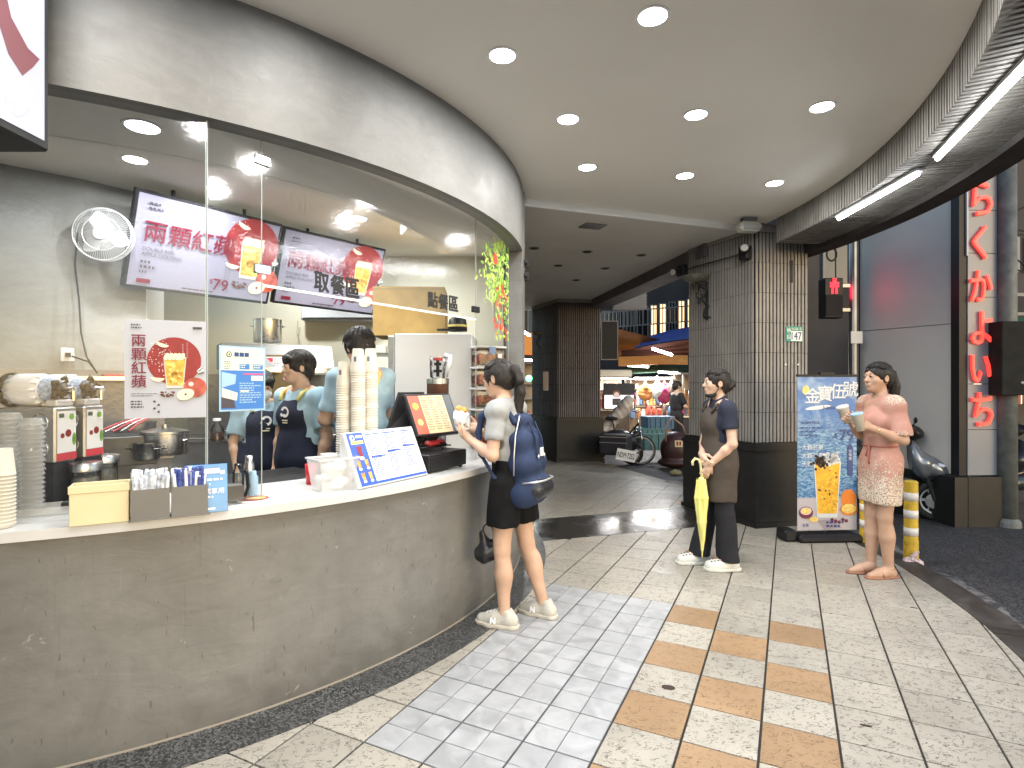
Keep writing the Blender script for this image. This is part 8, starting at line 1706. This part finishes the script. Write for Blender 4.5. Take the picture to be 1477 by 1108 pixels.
# ---------- staff ----------
C_sky = cloth('pale_blue_tshirt', (.32, .46, .54)); C_nap = cloth('navy_apron', (.006, .010, .028), .2); M_ystrap = mat('yellow_strap', (.66, .60, .20), .7)
def staff(label, loc, phi, H, J, hy, hpitch, hands, fem, seed, mask=False, short=True, faceon=True):
    t, D, hp, Rh, S, hs = make_person(label, loc, phi, H, SK1, J, female=fem, head_yaw=hy, head_pitch=hpitch, hands=hands, h=.0075, mask=mask, face=faceon)
    F = Field(V(-.24, -.36, .95) * S, V(.26, .36, 1.46) * S, .007)
    F.el(D['chest'], V(.126, .180, .18) * S, k=.05); F.el(D['chest'] + V(.04, 0, -.02), V(.085, .14, .09) * S, k=.05); F.el(V(0, 0, 1.03) * S, V(.126, .174, .14) * S, k=.05)
    for sd in 'LR': F.rc(D['sh' + sd], D['sh' + sd] * .3 + D['el' + sd] * .7, .060 * S, .064 * S, k=.05); F.rc(D['sh' + sd], V(0, 0, 1.345) * S, .062 * S, k=.04)
    for sd in 'LR': n = D['el' + sd] - D['sh' + sd]; n = n / np.linalg.norm(n); F.el(D['sh' + sd] * .3 + D['el' + sd] * .7 + n * .055, V(.085, .085, .045), k=.004, op='sub')
    F.el(V(.05, 0, 1.42) * S, V(.07, .068, .05) * S, k=.01, op='sub'); F.cut((0, 0, 1.41 * S), (.3, 0, 1)); F.noise(.005, 26, seed, (1, 1, .6)); F.mesh('tshirt', C_sky, t)
    DD = {k: v for k, v in D.items()}; shorts('trousers', D, .09 * S, 1.0 * S, C_tr, t, .085, seed, h=.009, k=.02)
    a_ = apron(t, D, .50 * S, 1.02 * S, 1.31 * S, C_nap, seed, h=.0065, rr=(.145, .175))
    b = MB()
    for s in (-1, 1): b.tube([D['chest'] + V(.11, s * .085, .10) * S, D['chest'] + V(.08, s * .10, .155) * S, D['chest'] + V(.0, s * .105, .195) * S, D['chest'] + V(-.09, s * .08, .15) * S, D['chest'] + V(-.13, s * .02, .02) * S], .013, M_ystrap, 6)
    b.build('apron_strap', parent=a_, smooth=True)
    o_ = D['chest'] + V(.163 if fem else .160, .075, -.03) * S; pn = Pan(o_, (0, -1, 0), (.04, 0, 1)); 
    q = []; 
    for i in range(19): an = .3 + i / 18 * 5.2; q.append((.055 + .038 * math.cos(an), .05 + .038 * math.sin(an)))
    for i in range(18, -1, -1): an = .3 + i / 18 * 5.2; q.append((.052 + .020 * math.cos(an), .053 + .020 * math.sin(an)))
    for k in range(18): pn.poly([q[k], q[k + 1], q[37 - k - 1], q[37 - k]], M_papw, 2)
    pn.circ(.088, .03, .012, M_papw, 2); pn.rect(.03, -.012, .055, .008, M_cream2, 2); pn.rect(.033, -.028, .048, .008, M_cream2, 2); pn.mb.build('printed_emblem', parent=a_)
    return t, D, hp, Rh, S, hs
def shorthair(vol=1.03, fringe=.0):
    def f(F): F.noise(.003, 60, 3)
    return f
J = dict(elL=(-.02, .235, 1.06), wrL=(.04, .225, .83), elR=(-.03, -.235, 1.06), wrR=(.03, -.22, .83), head=(.03, 0, 1.545), shL=(-.005, .18, 1.335), shR=(-.005, -.18, 1.335))
t, D, hp, Rh, S, hs = staff('young man in pale blue T-shirt and navy apron looking left behind the counter', (-1.50, 4.0, .10), R(243), 1.62, J, -.50, .03, dict(L=dict(curl=.4), R=dict(curl=.4, side=-1)), False, 1)
hair_cap(t, hp, Rh, hs, vol=1.07, extra=lambda F: (F.el(hp(.055, .01, .062), V(.045, .062, .030), Rh, k=.02), F.noise(.003, 70, 3)), faceup=-.006, style='short')
J = dict(elL=(.09, .205, 1.08), wrL=(.27, .10, 1.10), elR=(.1, -.20, 1.1), wrR=(.28, -.10, 1.08), head=(.045, 0, 1.535), shL=(-.0, .162, 1.335), shR=(-.0, -.162, 1.335))
t, D, hp, Rh, S, hs = staff('tall young man in pale blue T-shirt turned away behind the paper cup stacks', (-1.03, 3.86, .10), R(128), 1.775, J, .0, .28, dict(L=dict(curl=.6, side=-1), R=dict(curl=.6)), False, 2)
hair_cap(t, hp, Rh, hs, vol=1.10, back=.0, extra=lambda F: (F.el(hp(.02, 0, .06), V(.09, .08, .05), Rh, k=.02), F.noise(.003, 60, 8)), faceup=-.01, style='short')
J = dict(elL=(.0, .205, 1.07), wrL=(.10, .16, .86), elR=(-.02, -.22, 1.06), wrR=(.05, -.2, .84), head=(.04, 0, 1.53))
t, D, hp, Rh, S, hs = staff('masked worker with brown hair in pale blue T-shirt at the left, half behind the notice', (-1.93, 4.35, .10), R(300), 1.50, J, .0, .35, dict(L=dict(curl=.35), R=dict(curl=.35, side=-1)), True, 3, mask=True)
hair_cap(t, hp, Rh, hs, vol=1.04, extra=lambda F: (F.el(hp(.03, 0, .06), V(.07, .07, .035), Rh, k=.02),), faceup=-.0, style='short')
F = Field(hp(.06, 0, -.05) - V(.13, .13, .12), hp(.06, 0, -.05) + V(.13, .13, .12), .0055); F.el(hp(.062, 0, -.055), V(.050, .060, .050), Rh, k=.02); F.mesh('face_mask', mat('mask_white', (.75, .76, .77), .7), t)
# stall keeper in the alley
J = dict(elL=(.08, .21, 1.08), wrL=(.26, .14, 1.05), elR=(.08, -.21, 1.08), wrR=(.26, -.12, 1.05))
t, D, hp, Rh, S, hs = make_person('stall keeper in dark clothes standing between the alley stalls', (px2x(976, 12.6), 12.6, ZR), R(20), 1.6, SK2, J, h=.012, female=False, face=False)
C_dk = cloth('dark_clothes', (.015, .013, .014)); F = Field(V(-.3, -.38, .9), V(.3, .38, 1.46), .012); F.el(D['chest'], V(.13, .18, .18), k=.05); F.el(V(0, 0, 1.03), V(.13, .17, .13), k=.05)
for sd in 'LR': F.rc(D['sh' + sd], D['sh' + sd] * .4 + D['el' + sd] * .6, .068, .068, k=.05)
F.cut((0, 0, 1.39), (.2, 0, 1)); F.mesh('shirt', C_dk, t); shorts('trousers', D, .08, 1.0, C_dk, t, .09, 2, h=.014, k=.02); hair_cap(t, hp, Rh, hs, h=.011, vol=1.06, style=None)
